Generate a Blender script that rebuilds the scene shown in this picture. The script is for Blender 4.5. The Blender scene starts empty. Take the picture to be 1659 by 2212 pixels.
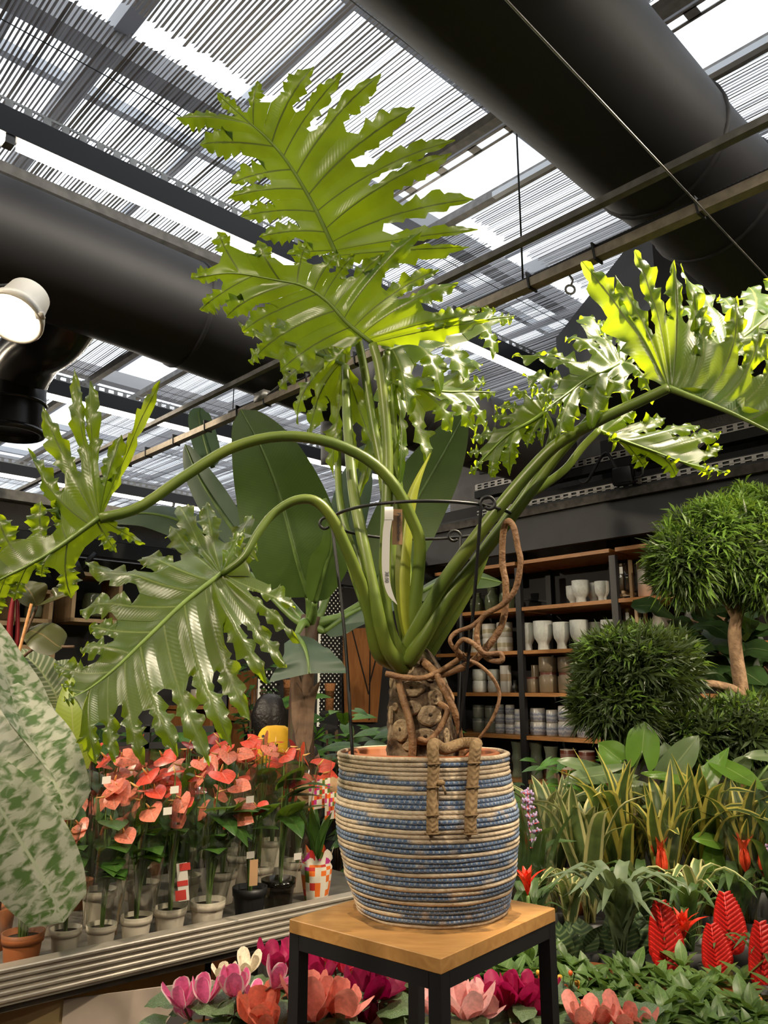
import bpy, math, random
import numpy as np
from mathutils import Vector, Matrix, noise
V = Vector
rnd = random.Random(7)
scene = bpy.context.scene
COL = scene.collection

# ------------------------------------------------------------------ camera
FPX, PITCH, CAMZ = 1700.0, math.radians(12.6), 1.5
cp, sp = math.cos(PITCH), math.sin(PITCH)
cam_d = bpy.data.cameras.new('camera'); cam = bpy.data.objects.new('camera', cam_d)
COL.objects.link(cam)
cam.location = (0, 0, CAMZ); cam.rotation_euler = (math.pi / 2 + PITCH, 0, 0)
cam_d.sensor_fit = 'VERTICAL'; cam_d.sensor_height = 36; cam_d.lens = FPX / 2212 * 36
cam_d.clip_start = 0.02; cam_d.clip_end = 200
scene.camera = cam

# ------------------------------------------------------------------ sky and exposure
SKY = 2.1
LED = 34.0
SPOT = 1.0
world = bpy.data.worlds.new('overcast_sky'); scene.world = world
world.use_nodes = True
bg = world.node_tree.nodes['Background']
bg.inputs[0].default_value = (0.93, 0.965, 1.0, 1); bg.inputs[1].default_value = SKY
scene.view_settings.view_transform = 'Standard'
try: scene.view_settings.look = 'None'
except Exception: pass
scene.view_settings.gamma = 1.0
scene.view_settings.exposure = 0.0
scene.view_settings.use_curve_mapping = False
scene.cycles.max_bounces = 8
scene.cycles.transparent_max_bounces = 24
scene.cycles.caustics_reflective = False
scene.cycles.caustics_refractive = False
scene.cycles.sample_clamp_indirect = 6.0

# ------------------------------------------------------------------ geometry helpers
YAW = math.radians(46.5)
AX = V((math.sin(YAW), math.cos(YAW), 0)); BX = V((-math.cos(YAW), math.sin(YAW), 0)); ZX = V((0, 0, 1))
def W(a, b, z): return AX * a + BX * b + V((0, 0, z))       # building axes
def ray(px, py):
    u = (px - 829.5) / FPX; v = (py - 1106) / FPX
    return V((u, cp + v * sp, sp - v * cp))
CAM = V((0, 0, CAMZ))
def P(px, py, Y):
    d = ray(px, py); return CAM + d * (Y / d.y)
def PZ(px, py, z):
    d = ray(px, py); return CAM + d * ((z - CAMZ) / d.z)
def PP(px, py, p0, n):
    d = ray(px, py); return CAM + d * ((p0 - CAM).dot(n) / d.dot(n))
def PA(px, py, a):                                           # pixel on the vertical plane A = a
    d = ray(px, py); return CAM + d * (a / d.dot(AX))
def PB(px, py, b):
    d = ray(px, py); return CAM + d * (b / d.dot(BX))

def cr(pts, n):                                              # Catmull-Rom through points
    pts = [V(p) for p in pts]
    if len(pts) == 2:
        return [pts[0].lerp(pts[1], i / n) for i in range(n + 1)]
    ext = [pts[0] * 2 - pts[1]] + pts + [pts[-1] * 2 - pts[-2]]
    seg = len(pts) - 1; out = []
    for i in range(n + 1):
        x = i / n * seg; k = min(int(x), seg - 1); t = x - k
        a, b, c, d = ext[k:k + 4]
        out.append(0.5 * ((2 * b) + (c - a) * t + (2 * a - 5 * b + 4 * c - d) * t * t + (3 * b - a - 3 * c + d) * t ** 3))
    return out
def lerp(a, b, t): return a + (b - a) * t
def sm(x): x = max(0, min(1, x)); return x * x * (3 - 2 * x)

class MB:
    def __init__(s): s.v = []; s.f = []; s.uv = []; s.m = []
    def add(s, vs, fs, uvs=None, mi=0):
        o = len(s.v)
        s.v += [tuple(x) for x in vs]
        s.uv += list(uvs) if uvs else [(0.5, 0.5)] * len(vs)
        for f in fs: s.f.append(tuple(i + o for i in f)); s.m.append(mi)
        return s
    def box(s, c, sx, sy, sz, x=V((1, 0, 0)), y=V((0, 1, 0)), z=V((0, 0, 1)), mi=0, bev=0):
        c = V(c)
        if bev:
            vs = []; fs = []
            hx, hy, hz = sx / 2, sy / 2, sz / 2
            # chamfered box : 24 verts
            idx = {}
            for i in (-1, 1):
                for j in (-1, 1):
                    for k in (-1, 1):
                        for q in range(3):
                            d = [hx, hy, hz]
                            e = [d[0] - bev, d[1] - bev, d[2] - bev]; e[q] = d[q]
                            idx[i, j, k, q] = len(vs)
                            vs.append(c + x * i * e[0] + y * j * e[1] + z * k * e[2])
            R = (-1, 1)
            for i in R: fs.append([idx[i, j, k, 0] for j, k in ((-1, -1), (1, -1), (1, 1), (-1, 1))])
            for j in R: fs.append([idx[i, j, k, 1] for i, k in ((-1, -1), (1, -1), (1, 1), (-1, 1))])
            for k in R: fs.append([idx[i, j, k, 2] for i, j in ((-1, -1), (1, -1), (1, 1), (-1, 1))])
            for i in R:
                for j in R: fs.append([idx[i, j, -1, 0], idx[i, j, 1, 0], idx[i, j, 1, 1], idx[i, j, -1, 1]])
            for i in R:
                for k in R: fs.append([idx[i, -1, k, 0], idx[i, 1, k, 0], idx[i, 1, k, 2], idx[i, -1, k, 2]])
            for j in R:
                for k in R: fs.append([idx[-1, j, k, 1], idx[1, j, k, 1], idx[1, j, k, 2], idx[-1, j, k, 2]])
            for i in R:
                for j in R:
                    for k in R: fs.append([idx[i, j, k, q] for q in range(3)])
            return s.add(vs, fs, None, mi)
        vs = [c + x * i * sx / 2 + y * j * sy / 2 + z * k * sz / 2 for i in (-1, 1) for j in (-1, 1) for k in (-1, 1)]
        return s.add(vs, [(0, 1, 3, 2), (4, 6, 7, 5), (0, 4, 5, 1), (2, 3, 7, 6), (0, 2, 6, 4), (1, 5, 7, 3)], None, mi)
    def beam(s, p, q, w, h, up=V((0, 0, 1)), mi=0):           # box from p to q
        p, q = V(p), V(q); d = (q - p); L = d.length; d.normalize()
        sd = d.cross(up).normalized(); u = sd.cross(d)
        return s.box((p + q) / 2, L, w, h, d, sd, u, mi)
    def tube(s, pts, r, seg=8, cap=True, mi=0):
        pts = [V(p) for p in pts]; n = len(pts)
        if not hasattr(r, '__len__'): r = [r] * n
        t0 = (pts[1] - pts[0]).normalized()
        nrm = t0.orthogonal().normalized(); vs = []; uvs = []
        for i in range(n):
            t = (pts[min(i + 1, n - 1)] - pts[max(i - 1, 0)])
            if t.length < 1e-9: t = t0
            t.normalize()
            nrm = (nrm - t * nrm.dot(t))
            nrm = nrm.normalized() if nrm.length > 1e-6 else t.orthogonal().normalized()
            bn = t.cross(nrm)
            for k in range(seg):
                a = 2 * math.pi * k / seg
                vs.append(pts[i] + (nrm * math.cos(a) + bn * math.sin(a)) * r[i]); uvs.append((k / seg, i / (n - 1)))
        fs = [(i * seg + k, i * seg + (k + 1) % seg, (i + 1) * seg + (k + 1) % seg, (i + 1) * seg + k) for i in range(n - 1) for k in range(seg)]
        if cap: fs += [tuple(range(seg))[::-1], tuple((n - 1) * seg + k for k in range(seg))]
        return s.add(vs, fs, uvs, mi)
    def lathe(s, prof, seg=24, c=V((0, 0, 0)), mi=0):
        c = V(c); vs = []; uvs = []; n = len(prof)
        for i, (r, z) in enumerate(prof):
            for k in range(seg):
                a = 2 * math.pi * k / seg
                vs.append(c + V((r * math.cos(a), r * math.sin(a), z))); uvs.append((k / seg, i / (n - 1)))
        fs = [(i * seg + k, i * seg + (k + 1) % seg, (i + 1) * seg + (k + 1) % seg, (i + 1) * seg + k) for i in range(n - 1) for k in range(seg)]
        if prof[0][0] > 1e-5: fs.append(tuple(range(seg))[::-1])
        if prof[-1][0] > 1e-5: fs.append(tuple((n - 1) * seg + k for k in range(seg)))
        return s.add(vs, fs, uvs, mi)
    def ball(s, c, rx, ry, rz, seg=8, rings=6, mi=0):
        pr = [(math.sin(math.pi * i / rings), -math.cos(math.pi * i / rings)) for i in range(rings + 1)]
        c = V(c); vs = []
        for r, z in pr:
            for k in range(seg):
                a = 2 * math.pi * k / seg; vs.append(c + V((rx * r * math.cos(a), ry * r * math.sin(a), rz * z)))
        fs = [(i * seg + k, i * seg + (k + 1) % seg, (i + 1) * seg + (k + 1) % seg, (i + 1) * seg + k) for i in range(rings) for k in range(seg)]
        return s.add(vs, fs, None, mi)
    def prism(s, poly, h, mi=0):                              # polygon (list of Vector), extruded by vector h
        n = len(poly); vs = list(poly) + [p + h for p in poly]
        return s.add(vs, [tuple(range(n))[::-1], tuple(range(n, 2 * n))] + [(i, (i + 1) % n, n + (i + 1) % n, n + i) for i in range(n)], None, mi)
    def blade(s, path, width, nrm, prof, nw=2, fold=0.0, curl=0.0, wave=0.0, wf=5, ph=0.0, mi=0):
        """entire leaf: path = list of points, width = half width, nrm = upper side, prof(t)->0..1"""
        n = len(path); vs = []; uvs = []
        for i in range(n):
            t = i / (n - 1)
            d = (path[min(i + 1, n - 1)] - path[max(i - 1, 0)]).normalized()
            sd = d.cross(nrm)
            sd = sd.normalized() if sd.length > 1e-6 else d.orthogonal().normalized()
            up = sd.cross(d).normalized()
            w = width * max(prof(t), 0.012)
            for k in range(-nw, nw + 1):
                x = k / nw
                h = fold * abs(x) * w + curl * x * x * w + wave * w * (abs(x) ** 2) * math.sin(wf * 6.283 * t + ph + (1.7 if k > 0 else 0))
                vs.append(path[i] + sd * x * w + up * h); uvs.append((0.5 + x / 2, t))
        c = 2 * nw + 1
        fs = [(i * c + k, i * c + k + 1, (i + 1) * c + k + 1, (i + 1) * c + k) for i in range(n - 1) for k in range(2 * nw)]
        return s.add(vs, fs, uvs, mi)
    def mesh(s, name, mats, smooth=True):
        me = bpy.data.meshes.new(name)
        me.from_pydata(s.v, [], s.f)
        if not isinstance(mats, (list, tuple)): mats = [mats]
        for m in mats: me.materials.append(m)
        if len(mats) > 1: me.polygons.foreach_set('material_index', s.m)
        if smooth: me.polygons.foreach_set('use_smooth', [True] * len(me.polygons))
        ul = me.uv_layers.new(name='UVMap')
        li = np.zeros(len(me.loops), dtype=np.int32); me.loops.foreach_get('vertex_index', li)
        ul.data.foreach_set('uv', np.array(s.uv, dtype=np.float32)[li].ravel())
        me.update()
        return me
    def build(s, name, mats, parent=None, smooth=True):
        return link(name, s.mesh(name, mats, smooth), parent)
def link(name, me, parent=None, mw=None):
    o = bpy.data.objects.new(name, me); COL.objects.link(o)
    if parent is not None: o.parent = parent
    if mw is not None: o.matrix_basis = mw
    return o
def tag(o, label, cat, group=None):
    o['label'] = label; o['category'] = cat
    if group: o['group'] = group
    return o
def thing(name, label, cat, loc=(0, 0, 0), rz=0.0, group=None):
    o = bpy.data.objects.new(name, None); COL.objects.link(o); o.empty_display_size = 0.05
    o.location = loc; o.rotation_euler = (0, 0, rz)
    return tag(o, label, cat, group)
def struct(o): o['kind'] = 'structure'; return o
def stuff(o): o['kind'] = 'stuff'; return o
def world_part(mb, name, mats, root, smooth=True):           # mesh given in world coordinates, parented to a located root
    o = mb.build(name, mats, root, smooth)
    rp = root
    M = Matrix.LocRotScale(root.location, root.rotation_euler, None)
    if root.parent is not None:
        r2 = root.parent; M = Matrix.LocRotScale(r2.location, r2.rotation_euler, None) @ M
    o.data.transform(M.inverted())
    return o
# keep-out volumes (upright cones) so that foliage of one plant stays out of the pots, poles and sleeves of another
OB = []
_ob = {'n': -1}
def obst(x, y, z0, z1, r0, r1=None, own=None): OB.append((x, y, z0, z1, r0, r0 if r1 is None else r1, own))
def obarr(own):
    if _ob['n'] != len(OB): _ob.clear(); _ob['n'] = len(OB)
    if own not in _ob: _ob[own] = np.array([o[:6] for o in OB if o[6] != own], dtype=float).reshape(-1, 6)
    return _ob[own]
def blocked(pts, own=None, pad=.004):
    A = obarr(own)
    if not len(A): return False
    z = pts[:, 2:3]; t = (z - A[:, 2]) / (A[:, 3] - A[:, 2])
    r = A[:, 4] + (A[:, 5] - A[:, 4]) * t + pad
    d2 = (pts[:, 0:1] - A[:, 0]) ** 2 + (pts[:, 1:2] - A[:, 1]) ** 2
    return bool(((t >= -.02) & (t <= 1.0) & (d2 < r * r)).any())
_mv = {}
def mverts(me):
    if me.name not in _mv:
        a = np.empty(len(me.vertices) * 3); me.vertices.foreach_get('co', a); a = a.reshape(-1, 3)
        mid = [(a[p.vertices[0]] + a[p.vertices[2]]) / 2 for p in me.polygons if len(p.vertices) == 4]
        _mv[me.name] = np.vstack([a] + mid) if mid else a
    return _mv[me.name]
def placed(me, mtx, loc=(0, 0, 0)):
    m = np.array(mtx); return mverts(me) @ m[:3, :3].T + m[:3, 3] + np.array(loc)
def copy_tree(o, parent=None):
    c = o.copy(); COL.objects.link(c); c.parent = parent
    for ch in o.children: copy_tree(ch, c)
    return c

# ------------------------------------------------------------------ material helpers
def nt(name):
    m = bpy.data.materials.new(name); m.use_nodes = True
    t = m.node_tree; return m, t.nodes, t.links, t.nodes['Principled BSDF']
def mixrgb(N, L, fac, a, b, mode='MIX'):
    n = N.new('ShaderNodeMix'); n.data_type = 'RGBA'; n.blend_type = mode
    for k, x in ((0, fac), (6, a), (7, b)):
        if hasattr(x, 'links'): L.new(x, n.inputs[k])
        elif k == 0: n.inputs[0].default_value = x
        else: n.inputs[k].default_value = (*x, 1) if len(x) == 3 else x
    return n.outputs[2]
def math_n(N, L, op, a, b=None, clamp=False):
    n = N.new('ShaderNodeMath'); n.operation = op; n.use_clamp = clamp
    for k, x in ((0, a), (1, b)):
        if x is None: continue
        if hasattr(x, 'links'): L.new(x, n.inputs[k])
        else: n.inputs[k].default_value = x
    return n.outputs[0]
def ramp(N, L, fac, stops, interp='LINEAR'):
    r = N.new('ShaderNodeValToRGB'); r.color_ramp.interpolation = interp
    L.new(fac, r.inputs[0]); e = r.color_ramp.elements
    while len(e) < len(stops): e.new(0.5)
    for k, (p, c) in enumerate(stops):
        e[k].position = p; e[k].color = (*c, 1) if len(c) == 3 else c
    return r.outputs[0]
def noise_n(N, L, scale=5, detail=4, coord='Object', vec=None, dist=0.0):
    n = N.new('ShaderNodeTexNoise'); n.inputs['Scale'].default_value = scale; n.inputs['Detail'].default_value = detail
    n.inputs['Distortion'].default_value = dist
    if vec is None:
        tc = N.new('ShaderNodeTexCoord'); vec = tc.outputs[coord]
    L.new(vec, n.inputs['Vector']); return n.outputs['Fac']
def mapping(N, L, coord, sc):
    tc = N.new('ShaderNodeTexCoord'); mp = N.new('ShaderNodeMapping'); mp.inputs['Scale'].default_value = sc
    L.new(tc.outputs[coord], mp.inputs['Vector']); return mp.outputs[0]
def mat(name, col, rough=0.5, metal=0.0, var=0.0, scale=12, bump=0.0, bscale=60, col2=None, spec=0.5):
    m, N, L, b = nt(name)
    b.inputs['Base Color'].default_value = (*col, 1); b.inputs['Roughness'].default_value = rough
    b.inputs['Metallic'].default_value = metal; b.inputs['Specular IOR Level'].default_value = spec
    if var or col2:
        f = noise_n(N, L, scale)
        c2 = col2 or tuple(min(1, x * (1 + var)) for x in col)
        c1 = col if col2 else tuple(x * (1 - var) for x in col)
        L.new(ramp(N, L, f, [(0.3, c1), (0.7, c2)]), b.inputs['Base Color'])
    if bump:
        bn = N.new('ShaderNodeBump'); bn.inputs['Strength'].default_value = bump; bn.inputs['Distance'].default_value = 0.01
        L.new(noise_n(N, L, bscale), bn.inputs['Height']); L.new(bn.outputs[0], b.inputs['Normal'])
    return m
def emis(name, col, st):
    m, N, L, b = nt(name)
    b.inputs['Base Color'].default_value = (*col, 1)
    b.inputs['Emission Color'].default_value = (*col, 1); b.inputs['Emission Strength'].default_value = st
    return m
def leafmat(name, top, trans, vein=None, vw=0.06, rough=0.4, tmix=0.35, stripes=0, stripe_col=None, edge=None, edge_w=0.25,
            lobed=False, var=0.25, spots=None, under=None, spec=0.5, coat=0.0, fine=0.0, spot_co=('Object', (1, 1, 1))):
    """leaf: glossy upper colour, light shining through; UV x across (0.5 = midrib; lobed: 0 = vein), y along"""
    m, N, L, b = nt(name)
    uv = N.new('ShaderNodeUVMap'); sep = N.new('ShaderNodeSeparateXYZ'); L.new(uv.outputs[0], sep.inputs[0])
    x = sep.outputs[0]; y = sep.outputs[1]
    d = x if lobed else math_n(N, L, 'MULTIPLY', math_n(N, L, 'ABSOLUTE', math_n(N, L, 'SUBTRACT', x, 0.5)), 2.0)
    nz = noise_n(N, L, 9, 3)
    hs = N.new('ShaderNodeObjectInfo')
    base = ramp(N, L, nz, [(0.3, tuple(c * (1 - var) for c in top)), (0.7, tuple(min(1, c * (1 + var)) for c in top))])
    base = mixrgb(N, L, 0.28, base, mixrgb(N, L, hs.outputs['Random'], tuple(c * 0.6 for c in top), tuple(min(1, c * 1.5) for c in top)))
    tr = ramp(N, L, nz, [(0.3, tuple(c * (1 - var) for c in trans)), (0.7, tuple(min(1, c * (1 + var)) for c in trans))])
    if stripes:
        wv = math_n(N, L, 'SINE', math_n(N, L, 'MULTIPLY', math_n(N, L, 'SUBTRACT', y, math_n(N, L, 'MULTIPLY', d, 0.12)), stripes * 6.283))
        f = math_n(N, L, 'SMOOTH_MIN' if False else 'MULTIPLY', math_n(N, L, 'ADD', wv, 0.0), 1.0, clamp=True)
        base = mixrgb(N, L, f, base, stripe_col or tuple(c * 1.7 for c in top))
    if edge:
        f = N.new('ShaderNodeMapRange'); f.inputs[1].default_value = 1 - edge_w - 0.05; f.inputs[2].default_value = 1 - edge_w + 0.05
        L.new(d, f.inputs[0])
        base = mixrgb(N, L, f.outputs[0], base, edge); tr = mixrgb(N, L, f.outputs[0], tr, edge)
    if spots:
        col, sc, lo, hi = spots
        f = N.new('ShaderNodeMapRange'); f.inputs[1].default_value = lo; f.inputs[2].default_value = hi
        L.new(noise_n(N, L, sc, 6, vec=mapping(N, L, spot_co[0], spot_co[1]), dist=0.6), f.inputs[0])
        base = mixrgb(N, L, f.outputs[0], base, col)
    if vein:
        f = N.new('ShaderNodeMapRange'); f.inputs[1].default_value = vw; f.inputs[2].default_value = vw * 0.4
        L.new(d, f.inputs[0])
        base = mixrgb(N, L, f.outputs[0], base, vein)
        tr = mixrgb(N, L, f.outputs[0], tr, tuple(c * 0.13 for c in vein))
    if under:
        g = N.new('ShaderNodeNewGeometry')
        base = mixrgb(N, L, g.outputs['Backfacing'], base, under)
    if fine:
        bn = N.new('ShaderNodeBump'); bn.inputs['Strength'].default_value = fine; bn.inputs['Distance'].default_value = .004
        w1 = math_n(N, L, 'SINE', math_n(N, L, 'MULTIPLY', math_n(N, L, 'SUBTRACT', y, math_n(N, L, 'MULTIPLY', d, .1)), 190.0))
        L.new(math_n(N, L, 'ADD', math_n(N, L, 'MULTIPLY', w1, .35), noise_n(N, L, 60, 4)), bn.inputs['Height']); L.new(bn.outputs[0], b.inputs['Normal'])
    L.new(base, b.inputs['Base Color']); b.inputs['Roughness'].default_value = rough
    b.inputs['Specular IOR Level'].default_value = spec; b.inputs['Coat Weight'].default_value = coat
    t = N.new('ShaderNodeBsdfTranslucent'); L.new(tr, t.inputs[0])
    mx = N.new('ShaderNodeMixShader'); mx.inputs[0].default_value = tmix
    L.new(b.outputs[0], mx.inputs[1]); L.new(t.outputs[0], mx.inputs[2])
    L.new(mx.outputs[0], N['Material Output'].inputs[0])
    return m
def clearmat(name, col=(1, 1, 1), gl=0.08, rough=0.05):
    m, N, L, b = nt(name); N.remove(b)
    tr = N.new('ShaderNodeBsdfTransparent'); tr.inputs[0].default_value = (*col, 1)
    g = N.new('ShaderNodeBsdfGlossy'); g.inputs['Roughness'].default_value = rough
    fr = N.new('ShaderNodeLayerWeight'); fr.inputs[0].default_value = 0.5
    f = math_n(N, L, 'ADD', math_n(N, L, 'MULTIPLY', math_n(N, L, 'POWER', fr.outputs['Facing'], 3.0), 0.5), gl, clamp=True)
    mx = N.new('ShaderNodeMixShader'); L.new(f, mx.inputs[0]); L.new(tr.outputs[0], mx.inputs[1]); L.new(g.outputs[0], mx.inputs[2])
    L.new(mx.outputs[0], N['Material Output'].inputs[0])
    return m

M = {}
M['black'] = mat('black_metal', (0.012, 0.012, 0.014), 0.45)
M['wallblack'] = mat('dark_wall_paint', (0.022, 0.022, 0.025), 0.75, var=0.25, scale=3)
M['fascia'] = mat('charcoal_board', (0.035, 0.036, 0.040), 0.6, var=0.2, scale=4, bump=0.1)
M['concrete'] = mat('grey_roughcast', (0.17, 0.165, 0.165), 0.9, var=0.15, scale=8, bump=0.5, bscale=120)
M['floor'] = mat('dark_stone_floor', (0.07, 0.06, 0.05), 0.5, var=0.3, scale=3)
M['galv'] = mat('galvanised_steel', (0.36, 0.35, 0.33), 0.42, 0.7, var=0.2, scale=25)
M['galvdull'] = mat('dull_galvanised_steel', (0.22, 0.21, 0.20), 0.55, 0.4, var=0.25, scale=20)
M['duct'] = mat('dark_fabric_duct', (0.019, 0.019, 0.022), 0.6, var=0.15, scale=2, bump=0.15, bscale=9)
M['slat'] = mat('grey_shade_slat', (0.30, 0.29, 0.30), 0.7, var=0.45, scale=1.6)
M['girder'] = mat('painted_girder', (0.45, 0.45, 0.46), 0.5, 0.1)
M['wire'] = mat('dark_wire', (0.03, 0.03, 0.03), 0.5)
M['led'] = emis('led_tube', (1.0, 0.90, 0.74), LED)
M['glass'] = clearmat('roof_glass', (0.97, 0.985, 1.0), 0.02)
M['alu'] = mat('aluminium_bars', (0.55, 0.57, 0.60), 0.4, 0.3)
def woodmat(name, c1, c2, sc=(1, 1, 14), rough=0.45, coord='Object'):
    m, N, L, b = nt(name)
    f = noise_n(N, L, 3.0, 8, vec=mapping(N, L, coord, sc), dist=1.2)
    L.new(ramp(N, L, f, [(0.35, c1), (0.65, c2)]), b.inputs['Base Color']); b.inputs['Roughness'].default_value = rough
    return m
M['shelfwood'] = woodmat('orange_shelf_wood', (0.36, 0.15, 0.04), (0.50, 0.23, 0.07), (3, 3, 20))
M['topwood'] = woodmat('stained_pine_top', (0.40, 0.20, 0.062), (0.52, 0.28, 0.095), (3, 12, 12), 0.38)
M['panelwood'] = woodmat('brown_panel_wood', (0.26, 0.10, 0.028), (0.36, 0.15, 0.045), (8, 8, 1.2))
M['palewood'] = woodmat('pale_crate_wood', (0.38, 0.25, 0.13), (0.48, 0.33, 0.18), (8, 8, 2))
# ================================================================== building shell
def slab(name, pts, h, m, kind=True):
    o = MB().prism(pts, V(h)).build(name, m, None, False)
    if kind: struct(o)
    return o
slab('floor', [W(-5, -5, 0), W(9.2, -5, 0), W(9.2, 14.2, 0), W(-5, 14.2, 0)], (0, 0, -0.1), M['floor'])
# right rear wall behind the shelves (roughcast) and outer walls
def wallAB(name, a0, b0, a1, b1, z0, z1, m, th=0.12):
    o = MB(); p, q = W(a0, b0, 0), W(a1, b1, 0)
    d = (q - p).normalized(); n = d.cross(ZX)
    o.box((p + q) / 2 + V((0, 0, (z0 + z1) / 2)), (q - p).length, th, z1 - z0, d, n, ZX)
    return struct(o.build(name, m, None, False))
wallAB('wall_rear', 5.62, -5, 5.62, 4.93, 0, 4.6, M['concrete'])
wall_left = wallAB('wall_left', -5, 4.93, 5.68, 4.93, 0, 2.30, M['wallblack'])
wallAB('wall_far', 9.2, 5.0, 9.2, 14.2, 0, 4.6, M['concrete'])
wallAB('wall_end', -5, 14.2, 9.2, 14.2, 0, 4.6, M['concrete'])
wallAB('wall_front', -5, -5, -5, 14.2, 0, 4.6, M['wallblack'])
wallAB('wall_right', -5, -5, 5.6, -5, 0, 4.6, M['wallblack'])
# grey fascia rails along the top of the left wall
tr = struct(MB().beam(W(-5, 4.84, 2.36), W(5.5, 4.84, 2.36), 0.10, 0.10).build('trim_1', M['fascia'], None, False))
struct(MB().beam(W(-5, 4.84, 2.62), W(5.5, 4.84, 2.62), 0.06, 0.06).build('trim_2', M['galv'], None, False))
struct(MB().beam(W(-5, 4.90, 2.52), W(5.5, 4.90, 2.52), 0.05, 0.18).build('trim_3', M['concrete'], None, False))

# ------------------------------------------------------------------ roof: glass, bars, shade screens
ZS, ZR = 4.0, 4.75
roof = tag(bpy.data.objects.new('ceiling', None), 'greenhouse glass roof of panes on metal glazing bars', 'roof'); COL.objects.link(roof); struct(roof)
del roof['category']
a_l = [-5 + 1.18 * i for i in range(13)]; b_l = [-5 + 1.48 * i for i in range(14)]
pane = MB(); pane.box((0, 0, 0), 1.15, 1.45, 0.006, AX, BX, ZX); pane_me = pane.mesh('roof_pane', M['glass'], False)
for i in range(12):
    for j in range(13):
        c = W(a_l[i] + 0.59, b_l[j] + 0.74, ZR + 0.05)
        link('roof_pane', pane_me, roof, Matrix.Translation(c))
ba = MB(); ba.beam(W(-5, 0, 0), W(9.2, 0, 0), 0.05, 0.07); ba_me = ba.mesh('glazing_bar', M['alu'], False)
bb = MB(); bb.beam(W(0, -5, 0), W(0, 14.2, 0), 0.04, 0.06); bb_me = bb.mesh('glazing_bar', M['alu'], False)
for j in range(14): link('glazing_bar', ba_me, roof, Matrix.Translation(W(0, b_l[j], ZR)))
for i in range(13): link('glazing_bar', bb_me, roof, Matrix.Translation(W(a_l[i], 0, ZR)))
# girders above the screens (seen as dark bands through the slats)
for j, b in enumerate((-1.2, 3.03, 6.75, 10.3)):
    struct(MB().beam(W(-5, b, 4.32), W(9.2, b, 4.32), 0.11, 0.12).build('trim_%d' % (4 + j), M['girder'], None, False))
for k, a in enumerate((-0.6, 1.2, 4.3, 6.5)):
    struct(MB().beam(W(a, -5, 4.42), W(a, 14, 4.42), 0.08, 0.10).build('trim_%d' % (8 + k), M['girder'], None, False))

def screen(name, a0, a1, b0, b1, label, seed):
    R = random.Random(seed)
    root = thing(name, label, 'shade screen', W((a0 + a1) / 2, (b0 + b1) / 2, ZS), 0, 'slatted shade screens under the glass roof')
    n = int((a1 - a0) / 0.018); nb = max(3, int((b1 - b0) / 0.55)); mb = MB()
    vs = []; fs = []
    for i in range(n):
        a = a0 + (i + 0.5) * (a1 - a0) / n
        w = 0.0061 + R.uniform(-0.001, 0.0014); o = len(vs); tw = R.uniform(0.002, 0.009)
        for j in range(nb + 1):
            b = lerp(b0 + R.uniform(-0.02, 0.02) * (j == 0), b1 + R.uniform(-0.02, 0.02) * (j == nb), j / nb)
            aa = a + 0.010 * noise.noise(V((a * 2.2, b * 0.9, seed))) + 0.004 * noise.noise(V((a * 40, b * 1.5, seed)))
            zz = ZS + 0.012 * noise.noise(V((a * 3, b * 1.2, 3 + seed)))
            p = W(aa, b, zz)
            vs += [p - AX * w + V((0, 0, -tw)), p + AX * w + V((0, 0, tw)), p + AX * w + V((0, 0, tw + 0.003)), p - AX * w + V((0, 0, 0.003 - tw))]
        for j in range(nb):
            q = o + j * 4
            fs += [(q, q + 1, q + 5, q + 4), (q + 1, q + 2, q + 6, q + 5), (q + 2, q + 3, q + 7, q + 6), (q + 3, q, q + 4, q + 7)]
    mb.add(vs, fs)
    stuff(world_part(mb, 'slats', M['slat'], root, False))
    k = b0 + 0.25
    while k < b1:
        world_part(MB().tube([W(a0, k, ZS - 0.012), W(a1, k, ZS - 0.012)], 0.0022, 4), 'support_wire', M['wire'], root)
        k += 0.62
    return root
bands = [(-4.6, 2.46), (2.58, 6.1), (6.22, 9.7), (9.82, 14.0)]
names = ['over the plant stand', 'over the thick left duct', 'past the left wall', 'at the far hall end']
for k, (b0, b1) in enumerate(bands):
    screen('shade_screen', -4.8, 2.47, b0, b1, 'wide slatted shade screen on the entrance side '  + names[k], 11 + k)
    screen('shade_screen', 2.88, 5.5 if k < 2 else 9.0, b0, b1, 'slatted shade screen beyond the open roof strip '  + names[k], 31 + k)
screen('shade_screen', 5.7, 9.0, 5.05, 6.1, 'short slatted shade screen behind the rear wall end', 51)
# rails of the screens along the open strip
for k, a in enumerate((2.44, 2.88)):
    struct(MB().beam(W(a, -4.8, ZS - 0.035), W(a, 14, ZS - 0.035), 0.05, 0.045).build('trim_%d' % (12 + k), M['galvdull'], None, False))
# slotted angle on the strip edge
def slotted(mb, p, q, up, h, slot, gap, rows=1, th=0.004):
    """perforated strip from p to q: rails and bridges, the slots are real openings"""
    d = (q - p); L = d.length; d.normalize(); rail = h * (0.22 if rows == 1 else 0.14)
    nr = rows + 1
    for r in range(nr):
        c = lerp(-h / 2 + rail / 2, h / 2 - rail / 2, r / (nr - 1))
        mb.beam(p + up * c, q + up * c, th, rail, up)
    n = int(L / (slot + gap))
    for r in range(rows):
        lo = lerp(-h / 2 + rail / 2, h / 2 - rail / 2, r / (nr - 1)); hi = lerp(-h / 2 + rail / 2, h / 2 - rail / 2, (r + 1) / (nr - 1))
        for i in range(n + 1):
            s0 = p + d * (i * (slot + gap) - gap / 2)
            mb.beam(s0 + up * (lo + hi) / 2, s0 + d * gap + up * (lo + hi) / 2, th, hi - lo, up)
    return mb
mb = MB(); slotted(mb, W(2.52, -3, ZS - 0.05), W(2.52, 4, ZS - 0.05), AX, 0.07, 0.16, 0.05); struct(mb.build('trim_14', M['galv'], None, False))
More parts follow.
